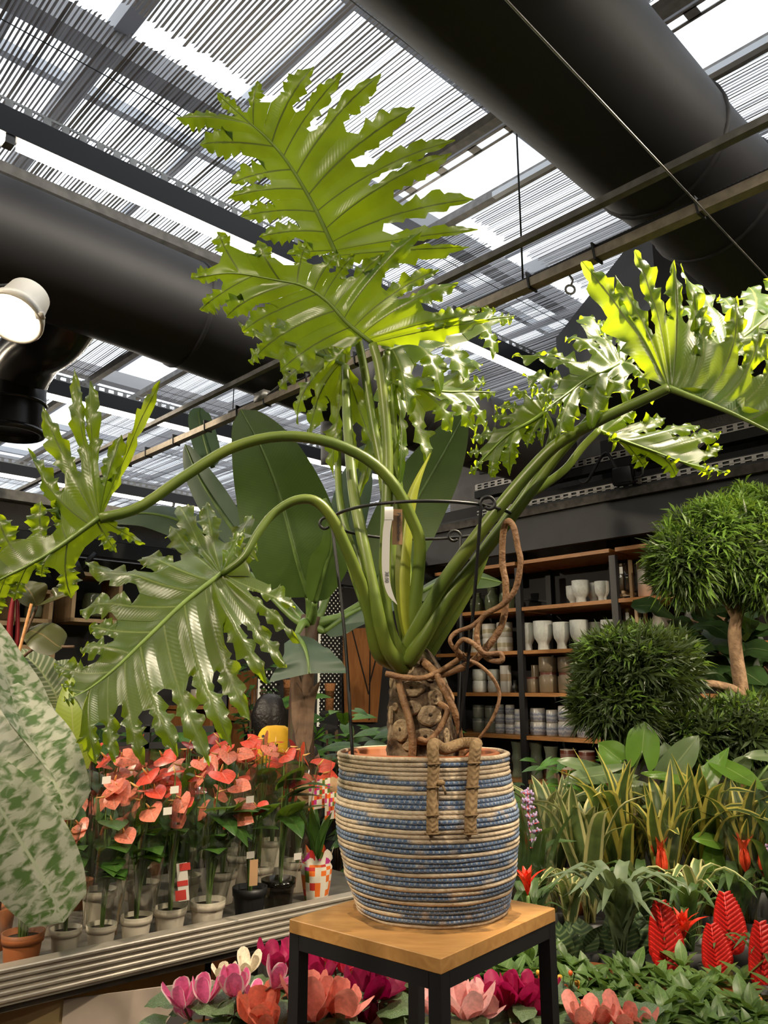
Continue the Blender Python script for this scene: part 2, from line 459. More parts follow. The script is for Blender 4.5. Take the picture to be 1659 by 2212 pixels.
# vent window frame, opening arm and rack in the open strip
vf = thing('vent_window', 'raised roof vent with light metal frame and toothed opening rack', 'vent', W(2.66, 1.0, 4.4))
for p, q, w in ((W(2.5, 0.55, 4.5), W(2.84, 1.5, 4.42), .07), (W(2.45, 1.45, 4.45), W(2.9, 1.2, 4.5), .03), (W(2.45, .7, 4.5), W(2.9, .7, 4.5), .03)):
    world_part(MB().beam(p, q, w, w), 'frame_bar', M['alu'], vf, False)
rk = MB(); rk.beam(W(2.5, 1.28, 4.05), W(2.72, 1.22, 4.6), .014, .014)
for i in range(26):
    rk.box(W(2.5, 1.28, 4.05).lerp(W(2.72, 1.22, 4.6), i / 26), .02, .03, .008, AX, BX, ZX)
world_part(rk, 'toothed_rack', M['alu'], vf, False)
world_part(MB().tube([W(2.50, 1.62, 4.25), W(2.78, 1.50, 4.02)], .022, 10), 'drive_tube', M['alu'], vf)
world_part(MB().beam(W(2.86, 0.2, 3.95), W(2.86, 2.2, 3.95), .03, .03), 'lower_rail', M['alu'], vf, False)

# ------------------------------------------------------------------ LED light beams along A
def led_beam(b, z, a0, a1, segs, label):
    root = thing('led_light_beam', label, 'light', W((a0 + a1) / 2, b, z), 0, 'led light beams under the shade screens')
    world_part(MB().beam(W(a0, b, z + 0.085), W(a1, b, z + 0.085), 0.055, 0.11), 'beam', M['black'], root, False)
    mb = MB(); slotted(mb, W(a0, b, z + 0.17), W(a1, b, z + 0.17), ZX, 0.045, 0.042, 0.03); world_part(mb, 'slotted_channel', M['galv'], root, False)
    for s0, s1 in segs:
        t = world_part(MB().beam(W(s0, b, z + 0.012), W(s1, b, z + 0.016), 0.032, 0.026), 'led_tube', M['led'], root, False)
        t2 = world_part(MB().beam(W(s1, b, z + 0.014), W(s1 + 0.035, b, z + 0.014), 0.046, 0.04), 'end_cap', M['galvdull'], root, False)
    return root
led_beam(2.86, 3.5, -3, 4.3, [(-2.2, 0.74), (0.79, 2.9), (2.95, 4.15)], 'black led light beam with slotted top channel beside the thick left duct')
led_beam(5.45, 3.5, -1, 6.5, [(-0.6, 3.4), (3.45, 6.3)], 'black led light beam crossing above the left wall top')
led_beam(7.9, 3.5, 0, 8, [(0.5, 4.2), (4.25, 7.6)], 'black led light beam over the far hall, second past the left wall')
led_beam(10.6, 3.5, 0, 8.5, [(0.5, 4.2), (4.25, 8)], 'black led light beam furthest into the far hall')
led_beam(0.26, 3.5, -3, 3.1, [(-2.5, 0.2), (0.25, 2.95)], 'black led light beam beyond the large elbowed duct near the roof vent')
led_beam(-2.4, 3.5, -3, 4.0, [(-2.5, 0.2), (0.25, 3.4)], 'black led light beam farthest from the left wall')

# galvanised bars and conduits along B
def bar(name, a, z, b0, b1, w, h, m, label, cat='bar'):
    o = MB().beam(W(a, b0, z), W(a, b1, z), w, h).build(name, m, None, False); return tag(o, label, cat)
bar('steel_bar', 2.10, 3.055, -3, 7, 0.028, 0.025, M['galvdull'], 'long dull steel bar crossing below the large duct', 'bar')
pz = 3.0; pa = 2.29
conduit = thing('cable_rail', 'galvanised cable rail with black corrugated cable tied along its top', 'cable rail', W(pa, 2, pz))
world_part(MB().beam(W(pa, -3, pz), W(pa, 7, pz), 0.042, 0.036), 'rail', mat('warm_galvanised', (0.42, 0.36, 0.28), .45, .5, var=.2, scale=30), conduit, False)
mb = MB(); pts = []; rr = []
n = 900
for i in range(n): pts.append(W(pa, -2.5 + 6.2 * i / n, pz + 0.030 + .003 * math.sin(i * .05))); rr.append(0.010 + 0.0018 * (i % 2))
mb.tube(pts, rr, 6); world_part(mb, 'corrugated_cable', M['black'], conduit)
for i in range(24):
    b = -1 + 0.33 * i + rnd.uniform(-.05, .05)
    world_part(MB().lathe([(0.045, -0.004), (0.048, 0), (0.045, 0.004)], 8).build and MB().beam(W(pa, b, pz + .008), W(pa, b + .007, pz + .007), 0.052, 0.070), 'cable_tie', M['wire'], conduit, False)
jb = MB(); jb.box(W(pa, 3.36, pz + .034), .06, .09, .05, AX, BX, ZX); jb.tube([W(pa, 3.32, pz + .035), W(pa, 3.2, pz + .062), W(pa, 3.08, pz + .045), W(pa, 3.0, pz + .03)], .006, 6)
world_part(jb, 'junction_box', M['galv'], conduit)
hk = MB(); c0 = PA(1232, 632, pa)
hk.tube([c0 + V((0, 0, .07)), c0 + V((.012, 0, .05)), c0 + V((0.004, 0, .028))], .004, 6)
ring = [c0 + V((.017 * math.cos(t), 0, .012 + .017 * math.sin(t))) for t in [1.57 + 6.283 * i / 16 for i in range(17)]]
hk.tube(ring, .0045, 6); world_part(hk, 'eye_hook', M['galvdull'], conduit)
# thin hanging rods and long steel wires
def wire(name, pts, r, label, m='wire', cat='wire'):
    return tag(MB().tube(pts, r, 5).build(name, M[m]), label, cat)
c = PA(1131, 640, pa)
wire('hanging_rod', [c + V((0, 0, 0.02)), V((c.x, c.y, 4.0))], 0.004, 'thin dark rod hanging from the roof down to the cable rail')
c = PA(503, 890, pa)
wire('hanging_chain', [c, V((c.x, c.y, 3.98))], 0.003, 'thin chain hanging from the roof to the cable rail')
wire('steel_wire', [W(-1.5, 0.77, 3.08), W(1.11, 0.86, 2.98), W(2.975, 0.91, 2.90)], 0.003, 'taut warm lit steel wire running below the large elbowed duct', 'galv')
wire('steel_wire', [W(1.7, 0.30, 3.85), W(3.622, 0.25, 3.82)], 0.004, 'black wire running along the shade screen past the roof vent')

# ------------------------------------------------------------------ ducts
def ribbed(path, r, n, ribs=(), sag=0.0, seed=0):
    pts = cr(path, n); rr = []
    for i in range(n + 1):
        t = i / n; k = 1.0 + 0.025 * noise.noise(V((t * 9, seed, 0)))
        rr.append(r * k)
    return pts, rr
duct = thing('air_duct', 'large dark fabric duct with elbow above the plant stand on the right', 'air duct', W(1.5, 1.08, 3.35))
pts, rr = ribbed([W(-2.5, 1.06, 3.42), W(-.5, 1.08, 3.42), W(1.0, 1.1, 3.42), W(2.2, 1.12, 3.40), W(2.75, 1.1, 3.36), W(3.2, 1.05, 3.28), W(3.6, 0.95, 3.2)], 0.255, 60, seed=3)
world_part(MB().tube(pts, rr, 28), 'duct_body', M['duct'], duct)
for t in (20, 33, 41, 49, 54):
    d = (pts[t + 1] - pts[t - 1]).normalized(); rp = []
    world_part(MB().tube([pts[t] - d * .012, pts[t] - d * .006, pts[t] + d * .006, pts[t] + d * .012], [rr[t] * .99, rr[t] * 1.035, rr[t] * 1.035, rr[t] * .99], 28), 'seam_ring', M['duct'], duct)
# side branch toward the right
pts, rr = ribbed([W(1.38, 1.05, 3.46), W(1.38, .6, 3.48), W(1.3, 0.0, 3.5), W(1.3, -2.5, 3.5)], 0.25, 24, seed=8)
world_part(MB().tube(pts, rr, 24), 'side_branch', M['duct'], duct)
pts, rr = ribbed([W(2.95, 1.05, 3.36), W(3.1, .72, 3.42), W(3.3, 0.45, 3.42), W(3.6, .3, 3.35)], 0.21, 16, seed=9)
world_part(MB().tube(pts, rr, 20), 'elbow_outlet', M['duct'], duct)
hood = thing('air_hood', 'big black air handling hood against the rear wall behind the right leaves', 'air hood', W(4.4, 1, 3.5))
poly = [W(3.62, 1.75, 3.45), W(4.5, 2.95, 3.45), W(5.55, 2.95, 3.45), W(5.55, -3.5, 3.45), W(3.62, -3.5, 3.45)]
world_part(MB().prism(poly, V((0, 0, .50))), 'hood_body', M['duct'], hood, False)
world_part(MB().beam(W(3.62, 1.75, 3.47), W(4.5, 2.95, 3.47), .03, .05), 'edge_strip', M['black'], hood, False)

d2 = thing('air_duct', 'thick dark fabric duct running beside the left led beam', 'air duct', W(1.5, 3.42, 3.3))
pts, rr = ribbed([W(-3, 3.42, 3.42), W(-.5, 3.42, 3.42), W(1.0, 3.42, 3.41), W(2.0, 3.43, 3.38), W(3.0, 3.45, 3.33), W(4.1, 3.45, 3.30), W(5.02, 3.42, 3.3)], 0.275, 70, seed=5)
world_part(MB().tube(pts, rr, 28), 'duct_body', M['duct'], d2)
for t in (33, 40, 46, 52, 58):
    d = (pts[t + 1] - pts[t - 1]).normalized()
    world_part(MB().tube([pts[t] - d * .014, pts[t] - d * .006, pts[t] + d * .006, pts[t] + d * .014], [rr[t] * .99, rr[t] * 1.03, rr[t] * 1.03, rr[t] * .99], 28), 'seam_ring', M['duct'], d2)
pts, rr = ribbed([W(2.95, 3.45, 3.35), W(3.05, 3.5, 3.1), W(3.1, 3.55, 2.85)], 0.2, 10, seed=6)
world_part(MB().tube(pts, rr, 20), 'down_outlet', M['duct'], d2)
# metal spigot branch at the far left: leaves the duct and turns down to an open round outlet
M['ductmetal'] = mat('dark_painted_duct', (0.035, 0.032, 0.03), 0.22, 0.3)
b0 = PB(120, 720, 3.75); b1 = P(30, 880, b0.y + .25)
pts = cr([b0 + V((.16, -.1, .16)), b0, b0 + V((-.16, .12, -.04)), b1 + V((0, 0, .16)), b1, b1 + V((0, 0, -.13))], 26)
world_part(MB().tube(pts, .155, 22, False), 'spigot', M['ductmetal'], d2)
world_part(MB().lathe([(.155, .012), (.166, 0), (.166, -.012), (.155, -.02), (.14, -.02), (.14, .05), (.001, .06)], 24, b1 + V((0, 0, -.13))), 'outlet_rim', M['ductmetal'], d2)
world_part(MB().lathe([(.157, .01), (.165, 0), (.157, -.01)], 24, b1 + V((0, 0, .02))), 'outlet_band', M['ductmetal'], d2)
# flat bar just above the duct
bar2 = MB().beam(W(-3, 3.31, 3.72), W(3.6, 3.40, 3.72), .06, .05).build('steel_rail', M['galvdull'], None, False); tag(bar2, 'dark steel rail running just above the thick left duct', 'rail')

# ------------------------------------------------------------------ pendant lamp top left
M['lampglow'] = emis('lamp_glow', (1.0, 0.86, 0.62), 14.0)
M['lampwhite'] = mat('white_reflector', (0.8, 0.75, 0.66), 0.35)
lp = P(28, 685, 2.55)
lamp = thing('ceiling_lamp', 'round white downlight with glowing disc and metal clip under the left duct', 'lamp', lp)
prof = [(.02, .15), (.075, .14), (.085, .05), (.10, .03), (.108, 0.0), (.104, -.012), (.095, -.008), (.088, .002)]
world_part(MB().lathe(prof, 32, lp), 'reflector', M['lampwhite'], lamp)
world_part(MB().lathe([(.001, -.006), (.084, -.006), (.086, .0), (.001, .0)], 32, lp), 'glow_disc', M['lampglow'], lamp)
world_part(MB().tube([lp + V((0, 0, .13)), lp + V((-.1, 0, .19)), lp + V((-.6, .1, .22))], .012, 8), 'bracket_arm', M['black'], lamp)
world_part(MB().box(lp + V((.103, -.02, -.004)), .03, .025, .012), 'clip', M['lampwhite'], lamp)
lamp.rotation_euler = (-.55, .1, 0)

def spot(name, pos, target, power, label, col=(1, .84, .62), size=80, blend=.6, r=.05, top=3.99):  # spotlights out of view, added to light leaves, pots, shelves and wall
    """an added, unseen spotlight: cylinder housing with a lamp inside"""
    pos, target = V(pos), V(target); d = (target - pos).normalized()
    root = thing(name, label, 'lamp', pos)
    a = d * -.16
    mb = MB(); mb.tube([pos + a, pos + a * .9, pos + d * .005, pos + d * .02], [.035, .055, .06, .062], 16, True)
    q = mb.build('housing', M['black'], root); q.data.transform(Matrix.Translation(-pos))
    g = MB(); g.tube([pos + d * .021, pos + d * .024], [.05, .05], 16); world_part(g, 'lens', M['lampglow'], root)
    s = MB(); s.tube([pos + a * .6, V((pos.x, pos.y, max(pos.z + .12, top - .3))), V((pos.x, pos.y, top))], .008, 6); world_part(s, 'stem', M['black'], root)
    l = bpy.data.lights.new('spot_lamp', 'SPOT'); l.energy = power * SPOT; l.color = col; l.spot_size = math.radians(size); l.spot_blend = blend; l.shadow_soft_size = r
    lo = bpy.data.objects.new('spot_lamp', l); COL.objects.link(lo); lo.parent = root
    lo.matrix_basis = Matrix.Translation(d * .05) @ d.to_track_quat('-Z', 'Y').to_matrix().to_4x4()
    return root
spot('unseen_spotlight', (.95, 1.68, 3.42), (.66, 1.72, 1.9), 360, 'unseen black spotlight hung straight above the right split leaves', size=72)
spot('unseen_spotlight', (4.2, 2.6, 3.2), (2.6, 4.4, 2.7), 160, 'unseen added spotlight aimed at the roughcast wall rails', size=90, top=3.455)
spot('unseen_spotlight', (-1.3, -.2, 3.3), (-.1, 1.8, 1.3), 210, 'unseen black spotlight aimed at the striped basket from the left aisle', size=70)
spot('unseen_spotlight', (-2.2, 1.2, 3.1), (-.9, 3.0, .9), 300, 'unseen added spotlight aimed at the row of white flower pots', size=80)
spot('unseen_spotlight', (2.0, 1.0, 3.3), (1.0, 2.9, .8), 330, 'unseen added spotlight aimed at the red bromeliads', size=85)
spot('unseen_spotlight', (4.0, 3.6, 3.0), (2.0, 5.4, 1.5), 480, 'unseen added spotlight aimed at the pottery shelves', size=90, top=3.455)
spot('unseen_spotlight', (3.0, 2.4, 3.1), (2.0, 3.7, 1.6), 260, 'unseen added spotlight aimed at the cloud pruned tree', size=80, top=3.455)
spot('unseen_spotlight', (-3.6, 3.6, 3.1), (-1.0, 4.9, 1.2), 330, 'unseen added spotlight aimed at the shelves on the left wall', size=90)
# ================================================================== rear wall rails, header and pottery shelves
FA = 5.1                                                       # front plane of the shelves
zl = [PA(1122, y, FA).z for y in (1212, 1312, 1405, 1496, 1588, 1682)]   # shelf tops (wood upper edge), high to low
b_post = [PA(x, 1450, FA).dot(BX) for x in (1500, 1340, 1128, 996)]
bR, bM1, bM2, bL = b_post
rack = thing('pottery_shelf', 'black steel shelving with orange wood boards full of pottery on rear wall', 'shelf', W(FA, bM1, 0))
for b in b_post + [bR - .9]:
    world_part(MB().box(W(FA + .0, b, 1.22), .04, .05, 2.44, AX, BX, ZX), 'post', M['black'], rack, False)
    world_part(MB().box(W(FA + .42, b, 1.22), .04, .05, 2.44, AX, BX, ZX), 'post', M['black'], rack, False)
for i, z in enumerate(zl):
    for b0, b1 in ((bR - .9, bR), (bR, bM1), (bM1, bM2), (bM2, bL), (bL, bL + .3)):
        world_part(MB().box(W(FA + .22, (b0 + b1) / 2, z - .016), .46, b1 - b0 - .05, .028, AX, BX, ZX), 'shelf_board', M['shelfwood'], rack, False)
world_part(MB().box(W(FA + .46, (bR + bL) / 2 - .3, 1.25), .02, bL - bR + 1.5, 2.5, AX, BX, ZX), 'back_panel', M['wallblack'], rack, False)
for p, q in ((W(FA + .43, bL + .28, 2.35), W(FA + .43, bM2, 2.2)), ):
    world_part(MB().beam(p, q, .02, .012), 'cross_brace', M['black'], rack, False)
# header board over the shelves, rails above it
struct(MB().box(W(FA - .02, 1.0, (PA(1122, 1105, FA).z + PA(1122, 1190, FA).z) / 2), .06, 9.0, PA(1122, 1128, FA).z - PA(1122, 1196, FA).z + .10, AX, BX, ZX).build('trim_15', M['fascia'], None, False))
zc = PA(1122, 1120, FA - .05).z
rl = thing('wall_rail', 'worn grey wooden rail with nail holes above the shelf header', 'rail', W(FA - .06, 1, zc))
world_part(MB().box(W(FA - .06, 1.0, zc + .03), .06, 9.0, .06, AX, BX, ZX), 'board', mat('worn_grey_board', (.085, .075, .065), .8, var=.45, scale=18), rl, False)
struct(MB().box(W(FA + .28, 1.0, zc + .16), .3, 9.0, .14, AX, BX, ZX).build('trim_16', M['wallblack'], None, False))
M['whitegalv'] = mat('bright_slotted_steel', (0.62, 0.60, 0.57), 0.5, 0.2)
def channel(px, py, a, rows, h, label, b0, b1):
    z = PA(px, py, a).z
    root = thing('slotted_rail', label, 'rail', W(a, (b0 + b1) / 2, z))
    mb = MB(); slotted(mb, W(a, b0, z), W(a, b1, z), ZX, h, .045, .028, rows); world_part(mb, 'slotted_face', M['whitegalv'], root, False)
    world_part(MB().box(W(a + .05, (b0 + b1) / 2, z - h * .1), .08, b1 - b0, h * 1.5, AX, BX, ZX), 'channel_body', M['black'], root, False)
    world_part(MB().box(W(a + .02, (b0 + b1) / 2, z - h * 1.35), .10, b1 - b0, h * 1.1, AX, BX, ZX), 'lower_flange', M['wallblack'], root, False)
    return z
zc1 = channel(1300, 1058, FA - .02, 2, .062, 'lower bright slotted steel rail above the shelf header board', -3.0, 4.2)
zc2 = channel(1300, 990, FA + .1, 2, .055, 'upper bright slotted steel rail across the roughcast wall', -3.0, 4.3)
for k, b in enumerate((3.7, 2.2, 0.6)):
    o = MB().beam(W(FA + .02, b, zc2 - .04), W(FA + .02, b + .28, zc1 + .05), .03, .05).build('rail_bracket', M['galvdull'], None, False)
    tag(o, 'sloping steel bracket between the slotted rails ' + ('near the left wall corner', 'near the small floodlight', 'farthest from the left wall')[k], 'bracket', 'brackets between the slotted rails')
wl = MB(); c0 = PA(1348, 1028, FA - .12)
fl = thing('wall_floodlight', 'small black floodlight with looped cables clipped on the slotted rail', 'floodlight', c0)
world_part(MB().box(c0, .08, .16, .13, AX, BX, ZX, bev=.012), 'body', M['black'], fl)
world_part(MB().tube(cr([c0 + BX * .05 + V((0, 0, .05)), c0 + BX * .14 + V((0, 0, .2)), c0 + BX * .3 + V((0, 0, .02)), c0 + BX * .38 + V((0, 0, .04))], 16), .011, 6), 'cable', M['black'], fl)
world_part(MB().tube(cr([c0 - BX * .05 + V((0, 0, .02)), c0 - BX * .13 + V((0, 0, .06)), c0 - BX * .14 + V((0, 0, -.02)), c0 - BX * .07 + V((0, 0, -.03))], 16), .009, 6), 'cable', M['black'], fl)
hole = PA(1090, 1010, 5.55)
struct(MB().box(hole + AX * -.02, .02, .55, .03, AX, BX, ZX).build('trim_17', M['wallblack'], None, False))
for k, px in enumerate((1320, 1105)):
    b = PA(px, 960, 5.5).dot(BX)
    struct(MB().box(W(5.52, b, 2.9), .1, .16, 1.1, AX, BX, ZX).build('trim_%d' % (18 + k), M['wallblack'], None, False))

# ---- pottery
def glaze(name, c1, c2=None, sc=8, rough=.25):
    return mat(name, c1, rough, var=.10 if not c2 else 0, scale=sc, col2=c2, spec=.5)
def bandmat(name, stops, rough=.3, drip=0.0, interp='CONSTANT', coat=0.0):
    """glaze bands by height (UV y), optional drips"""
    m, N, L, b = nt(name)
    uv = N.new('ShaderNodeUVMap'); sep = N.new('ShaderNodeSeparateXYZ'); L.new(uv.outputs[0], sep.inputs[0])
    y = sep.outputs[1]
    if drip:
        f = noise_n(N, L, 1.0, 3, vec=mapping(N, L, 'UV', (22, 1.5, 1)))
        y = math_n(N, L, 'ADD', y, math_n(N, L, 'MULTIPLY', math_n(N, L, 'SUBTRACT', f, 0.5), drip))
    L.new(ramp(N, L, y, stops, interp), b.inputs['Base Color']); b.inputs['Roughness'].default_value = rough
    return m
PM = {
 'white': glaze('white_matt_glaze', (.62, .64, .60), rough=.4),
 'cream': bandmat('white_beige_band_glaze', [(0, (.62, .61, .55)), (.33, (.40, .35, .22)), (.62, (.62, .61, .56))], .4, .10),
 'ribw': bandmat('white_ribbed_stoneware', [(0, (.6, .59, .54)), (.42, (.42, .33, .22)), (.68, (.60, .58, .53))], .5, .02),
 'green': glaze('olive_green_glaze', (.065, .085, .045), (.13, .15, .085), 20, .15),
 'taupe': bandmat('taupe_stoneware', [(0, (.26, .20, .13)), (.88, (.20, .07, .05))], .35),
 'taupe2': glaze('plain_taupe_stoneware', (.27, .21, .14)),
 'greygreen': bandmat('grey_green_two_tone_glaze', [(0, (.22, .23, .19)), (.72, (.34, .33, .28)), (.80, (.12, .13, .11))], .3, .06),
 'blue': bandmat('blue_white_drip_glaze', [(0, (.50, .47, .43)), (.25, (.24, .27, .38)), (.38, (.55, .55, .55)), (.55, (.20, .23, .36)), (.68, (.52, .53, .56)), (.86, (.60, .57, .52))], .25, .5, 'LINEAR'),
 'sage': glaze('sage_crackle_glaze', (.17, .20, .14), (.26, .30, .22), 30, .15),
 'stripe': bandmat('maroon_orange_stripe_glaze', [(0, (.60, .53, .45)), (.2, (.42, .19, .04)), (.38, (.60, .53, .45)), (.58, (.50, .23, .05)), (.72, (.22, .12, .10)), (.86, (.14, .035, .02)), (.97, (.6, .55, .5))], .25),
 'pink': bandmat('blush_dipped_glaze', [(0, (.55, .33, .23)), (.45, (.52, .36, .26)), (.6, (.50, .45, .38))], .2, .1, 'LINEAR'),
 'stone': bandmat('stone_grey_glaze', [(0, (.20, .16, .11)), (.4, (.30, .27, .21)), (1, (.33, .30, .24))], .3, .1, 'LINEAR'),
}
M['glassjar'] = clearmat('clear_jar_glass', (.8, .83, .83), .12)
SHAPE = {
 'goblet': [(.30, 0), (.30, .03), (.28, .22), (.34, .30), (.46, .42), (.5, .6), (.5, 1.0), (.46, 1.0), (.45, .6), (.3, .4)],
 'cyl': [(.44, 0), (.48, .03), (.5, .3), (.5, .97), (.48, 1), (.45, 1), (.44, .2)],
 'jar': [(.36, 0), (.46, .08), (.5, .45), (.44, .68), (.28, .78), (.30, .96), (.33, 1), (.28, 1), (.25, .8)],
 'barrel': [(.42, 0), (.48, .06), (.5, .5), (.47, .94), (.44, 1), (.41, .97), (.42, .3)],
 'drum': [(.44, 0), (.49, .05), (.5, .5), (.49, .80), (.44, .84), (.44, .97), (.45, 1), (.40, 1), (.40, .5)],
 'hour': [(.42, 0), (.45, .05), (.38, .22), (.37, .34), (.46, .47), (.47, .50), (.47, .53), (.40, .62), (.39, .76), (.48, .96), (.5, 1), (.45, 1), (.36, .7)],
 'vase': [(.30, 0), (.42, .12), (.5, .45), (.46, .68), (.30, .82), (.26, .90), (.30, 1.0), (.25, 1), (.22, .85)],
 'tall': [(.44, 0), (.5, .1), (.48, .5), (.45, 1.0), (.41, 1), (.43, .2)],
}
ORD = ['first', 'second', 'third', 'fourth', 'fifth', 'sixth', 'seventh', 'eighth', 'ninth']
pot_cache = {}
def pot_mesh(shape, m):
    if (shape, m) not in pot_cache:
        pr = SHAPE[shape]; z = [q[1] for q in pr]
        mb = MB().lathe(pr, 24)
        mb.uv = [(u, v[2]) for (u, _), v in zip(mb.uv, mb.v)]
        pot_cache[shape, m] = mb.mesh('pot_body', PM[m])
    return pot_cache[shape, m]
def S(px, lev, off):
    d = ray(px, 1450); t = (FA + off) / d.dot(AX); p = CAM + d * t; p.z = zl[lev] - .002; return p, t
def pot(px, lev, wpx, hpx, shape, m, label, group, off=.15, z0=0.0, name='ceramic_pot', cat='pot'):
    p, t = S(px, lev, off); w = wpx * t / FPX * .96; h = hpx * t / FPX
    o = link(name, pot_mesh(shape, m)); o.location = p + V((0, 0, z0)); o.scale = (w, w, h)
    o.rotation_euler = (0, 0, rnd.uniform(0, 6))
    tag(o, label, cat, group); return z0 + h
for k, (x, w, h) in enumerate(((1034, 34, 44), (1068, 36, 52), (1100, 36, 54))):
    pot(x, 1, w, h, 'jar', 'green', 'olive green glazed jar on upper shelf, %s counted toward the black post' % ORD[k], 'olive green jars', .14, name='glazed_jar', cat='jar')
for lab, (x, w, h, o) in zip(('largest white footed planter standing in front on the upper shelf', 'white footed planter half hidden behind the largest one', 'white footed planter set back between two others on the upper shelf', 'white footed planter against the post on the upper shelf'), ((1264, 40, 50, .08), (1248, 34, 44, .22), (1293, 34, 46, .2), (1311, 33, 45, .1))):
    pot(x, 1, w, h, 'goblet', 'white', lab, 'white footed planters on the upper shelf', o)
for k, (x, w, h) in enumerate(((1028, 32, 60), (1060, 34, 62), (1093, 36, 64))):
    z = pot(x, 2, w, h / 2, 'cyl', 'cream', 'lower beige banded white pot of the %s stack below the green jars' % ORD[k], 'white and beige stacked pots')
    pot(x, 2, w, h / 2, 'cyl', 'cream', 'upper beige banded white pot of the %s stack below the green jars' % ORD[k], 'white and beige stacked pots', z0=z)
for k, (x, w, h) in enumerate(((1142, 36, 60), (1177, 44, 63), (1217, 38, 59), (1256, 42, 62), (1291, 34, 58), (1320, 34, 60))):
    pot(x, 2, w, h, 'goblet', 'white', 'white footed planter in the long row, %s from the beige banded pots' % ORD[k], 'white footed planters in a row', .24 if k == 4 else .10)
for k, (x, w) in enumerate(((1036, 34), (1066, 28))):
    z = pot(x, 3, w, 25, 'barrel', 'white', 'lower small white round pot of the %s stack' % ('wider', 'narrower')[k], 'small white stacked pots')
    pot(x, 3, w, 24, 'barrel', 'white', 'upper small white round pot of the %s stack' % ('wider', 'narrower')[k], 'small white stacked pots', z0=z)
pot(1078, 3, 16, 46, 'cyl', 'white', 'narrow white cylinder behind the small white pots', None, .28)
pot(1092, 3, 25, 57, 'cyl', 'ribw', 'tall white vase with beige ribbed band', None, .12, name='vase', cat='vase')
p, t = S(1111, 3, .1)
g = link('glass_bottle', MB().lathe([(.42, 0), (.5, .1), (.48, .5), (.24, .62), (.24, .95), (.28, 1), (.22, 1)], 14).mesh('glass_bottle', M['glassjar'])); g.location = p; g.scale = (.05, .05, .10); tag(g, 'small clear glass bottle beside the ribbed white vase', 'bottle')
pot(1148, 3, 33, 33, 'drum', 'taupe', 'single short taupe pot with maroon rim', None, .1)
pot(1158, 3, 22, 58, 'cyl', 'taupe2', 'tall plain taupe pot behind the maroon rimmed pots', None, .32)
for k, (x, w) in enumerate(((1184, 42), (1224, 40), (1264, 40))):
    z = pot(x, 3, w, 43, 'drum', 'taupe', 'maroon rimmed taupe pot at the bottom of the %s taupe stack' % ORD[k], 'taupe pots at the bottom of stacks', .12)
    pot(x, 3, w * .98, 33, 'cyl', 'taupe2', 'plain taupe pot on top of the %s taupe stack' % ORD[k], 'taupe pots on top of stacks', .12, z0=z)
for k, x in enumerate((1032, 1058)):
    z = pot(x, 4, 29, 29, 'cyl', 'greygreen', 'lower grey green cup of the stack %s the blue pots' % ('further from', 'next to')[k], 'grey green stacked planters')
    pot(x, 4, 27, 27, 'cyl', 'greygreen', 'upper grey green cup of the stack %s the blue pots' % ('further from', 'next to')[k], 'grey green stacked planters', z0=z)
for q, (x, w, n, h) in enumerate(((1077, 23, 3, 20), (1099, 24, 3, 20), (1117, 20, 2, 26), (1136, 24, 1, 28))):
    z = 0
    for k in range(n): z = pot(x, 4, w * (1 - .05 * k), h, 'barrel', 'blue', 'small blue and white bowl, %s from below in the %s small stack' % (ORD[k], ORD[q]), 'small blue and white pots', .32 if q == 3 else .12, z0=z)
for q, (x, w, n, h) in enumerate(((1158, 37, 2, 28), (1188, 28, 2, 27), (1219, 40, 2, 32), (1260, 43, 1, 34), (1304, 47, 1, 42), (1238, 34, 2, 28), (1276, 30, 2, 26))):
    z = 0; off = .12 if x not in (1238, 1276) else .3
    for k in range(n): z = pot(x, 4, w * (1 - .05 * k), h, 'barrel', 'blue', ('%s blue and white dripped planter of the %s large stack' % (('lower', 'upper')[k], ORD[q]) if q < 5 else '%s blue and white planter in the %s stack set back' % (('lower', 'upper')[k], ORD[q - 5])), 'large blue and white planters', off, z0=z)
pot(1340, 4, 22, 28, 'barrel', 'cream', 'small cream pot beside the black post', None, .1)
for k, (x, w, h) in enumerate(((1112, 30, 72), (1151, 31, 74), (1183, 33, 68))):
    pot(x, 5, w, h, 'hour', 'sage', 'sage green hourglass vase ' + ('on the far side of the black post', 'next to the black post', 'beside the striped pots')[k], 'sage hourglass vases', .12, name='vase', cat='vase')
for k, x in enumerate((1219, 1258)):
    pot(x, 5, 36, 66, 'cyl', 'stripe', 'tall maroon, orange and white striped pot ' + ('beside the sage vases', 'further from the sage vases')[k], 'striped tall pots', .12)
pot(1408, 1, 36, 64, 'tall', 'pink', 'tall blush pink dipped pot on the right shelf', None, .12)
pot(1452, 1, 34, 40, 'cyl', 'pink', 'short blush pink pot behind the needle foliage', None, .12)
pot(1436, 2, 62, 74, 'vase', 'stone', 'round stone grey vase with brown base', None, .14, name='vase', cat='vase')
for x, m in ((1380, 'white'), (1412, 'blue'), (1446, 'white'), (1478, 'cream')):
    pot(x, 4, 30, 34, 'barrel', m, {'white': 'plain white pot behind the foliage, ' + ('beside the post' if x < 1400 else 'between blue and cream pots'), 'blue': 'blue dripped pot behind the needle foliage', 'cream': 'cream banded pot near the shelf end'}[m], 'plain white pots' if m == 'white' else None, .12)
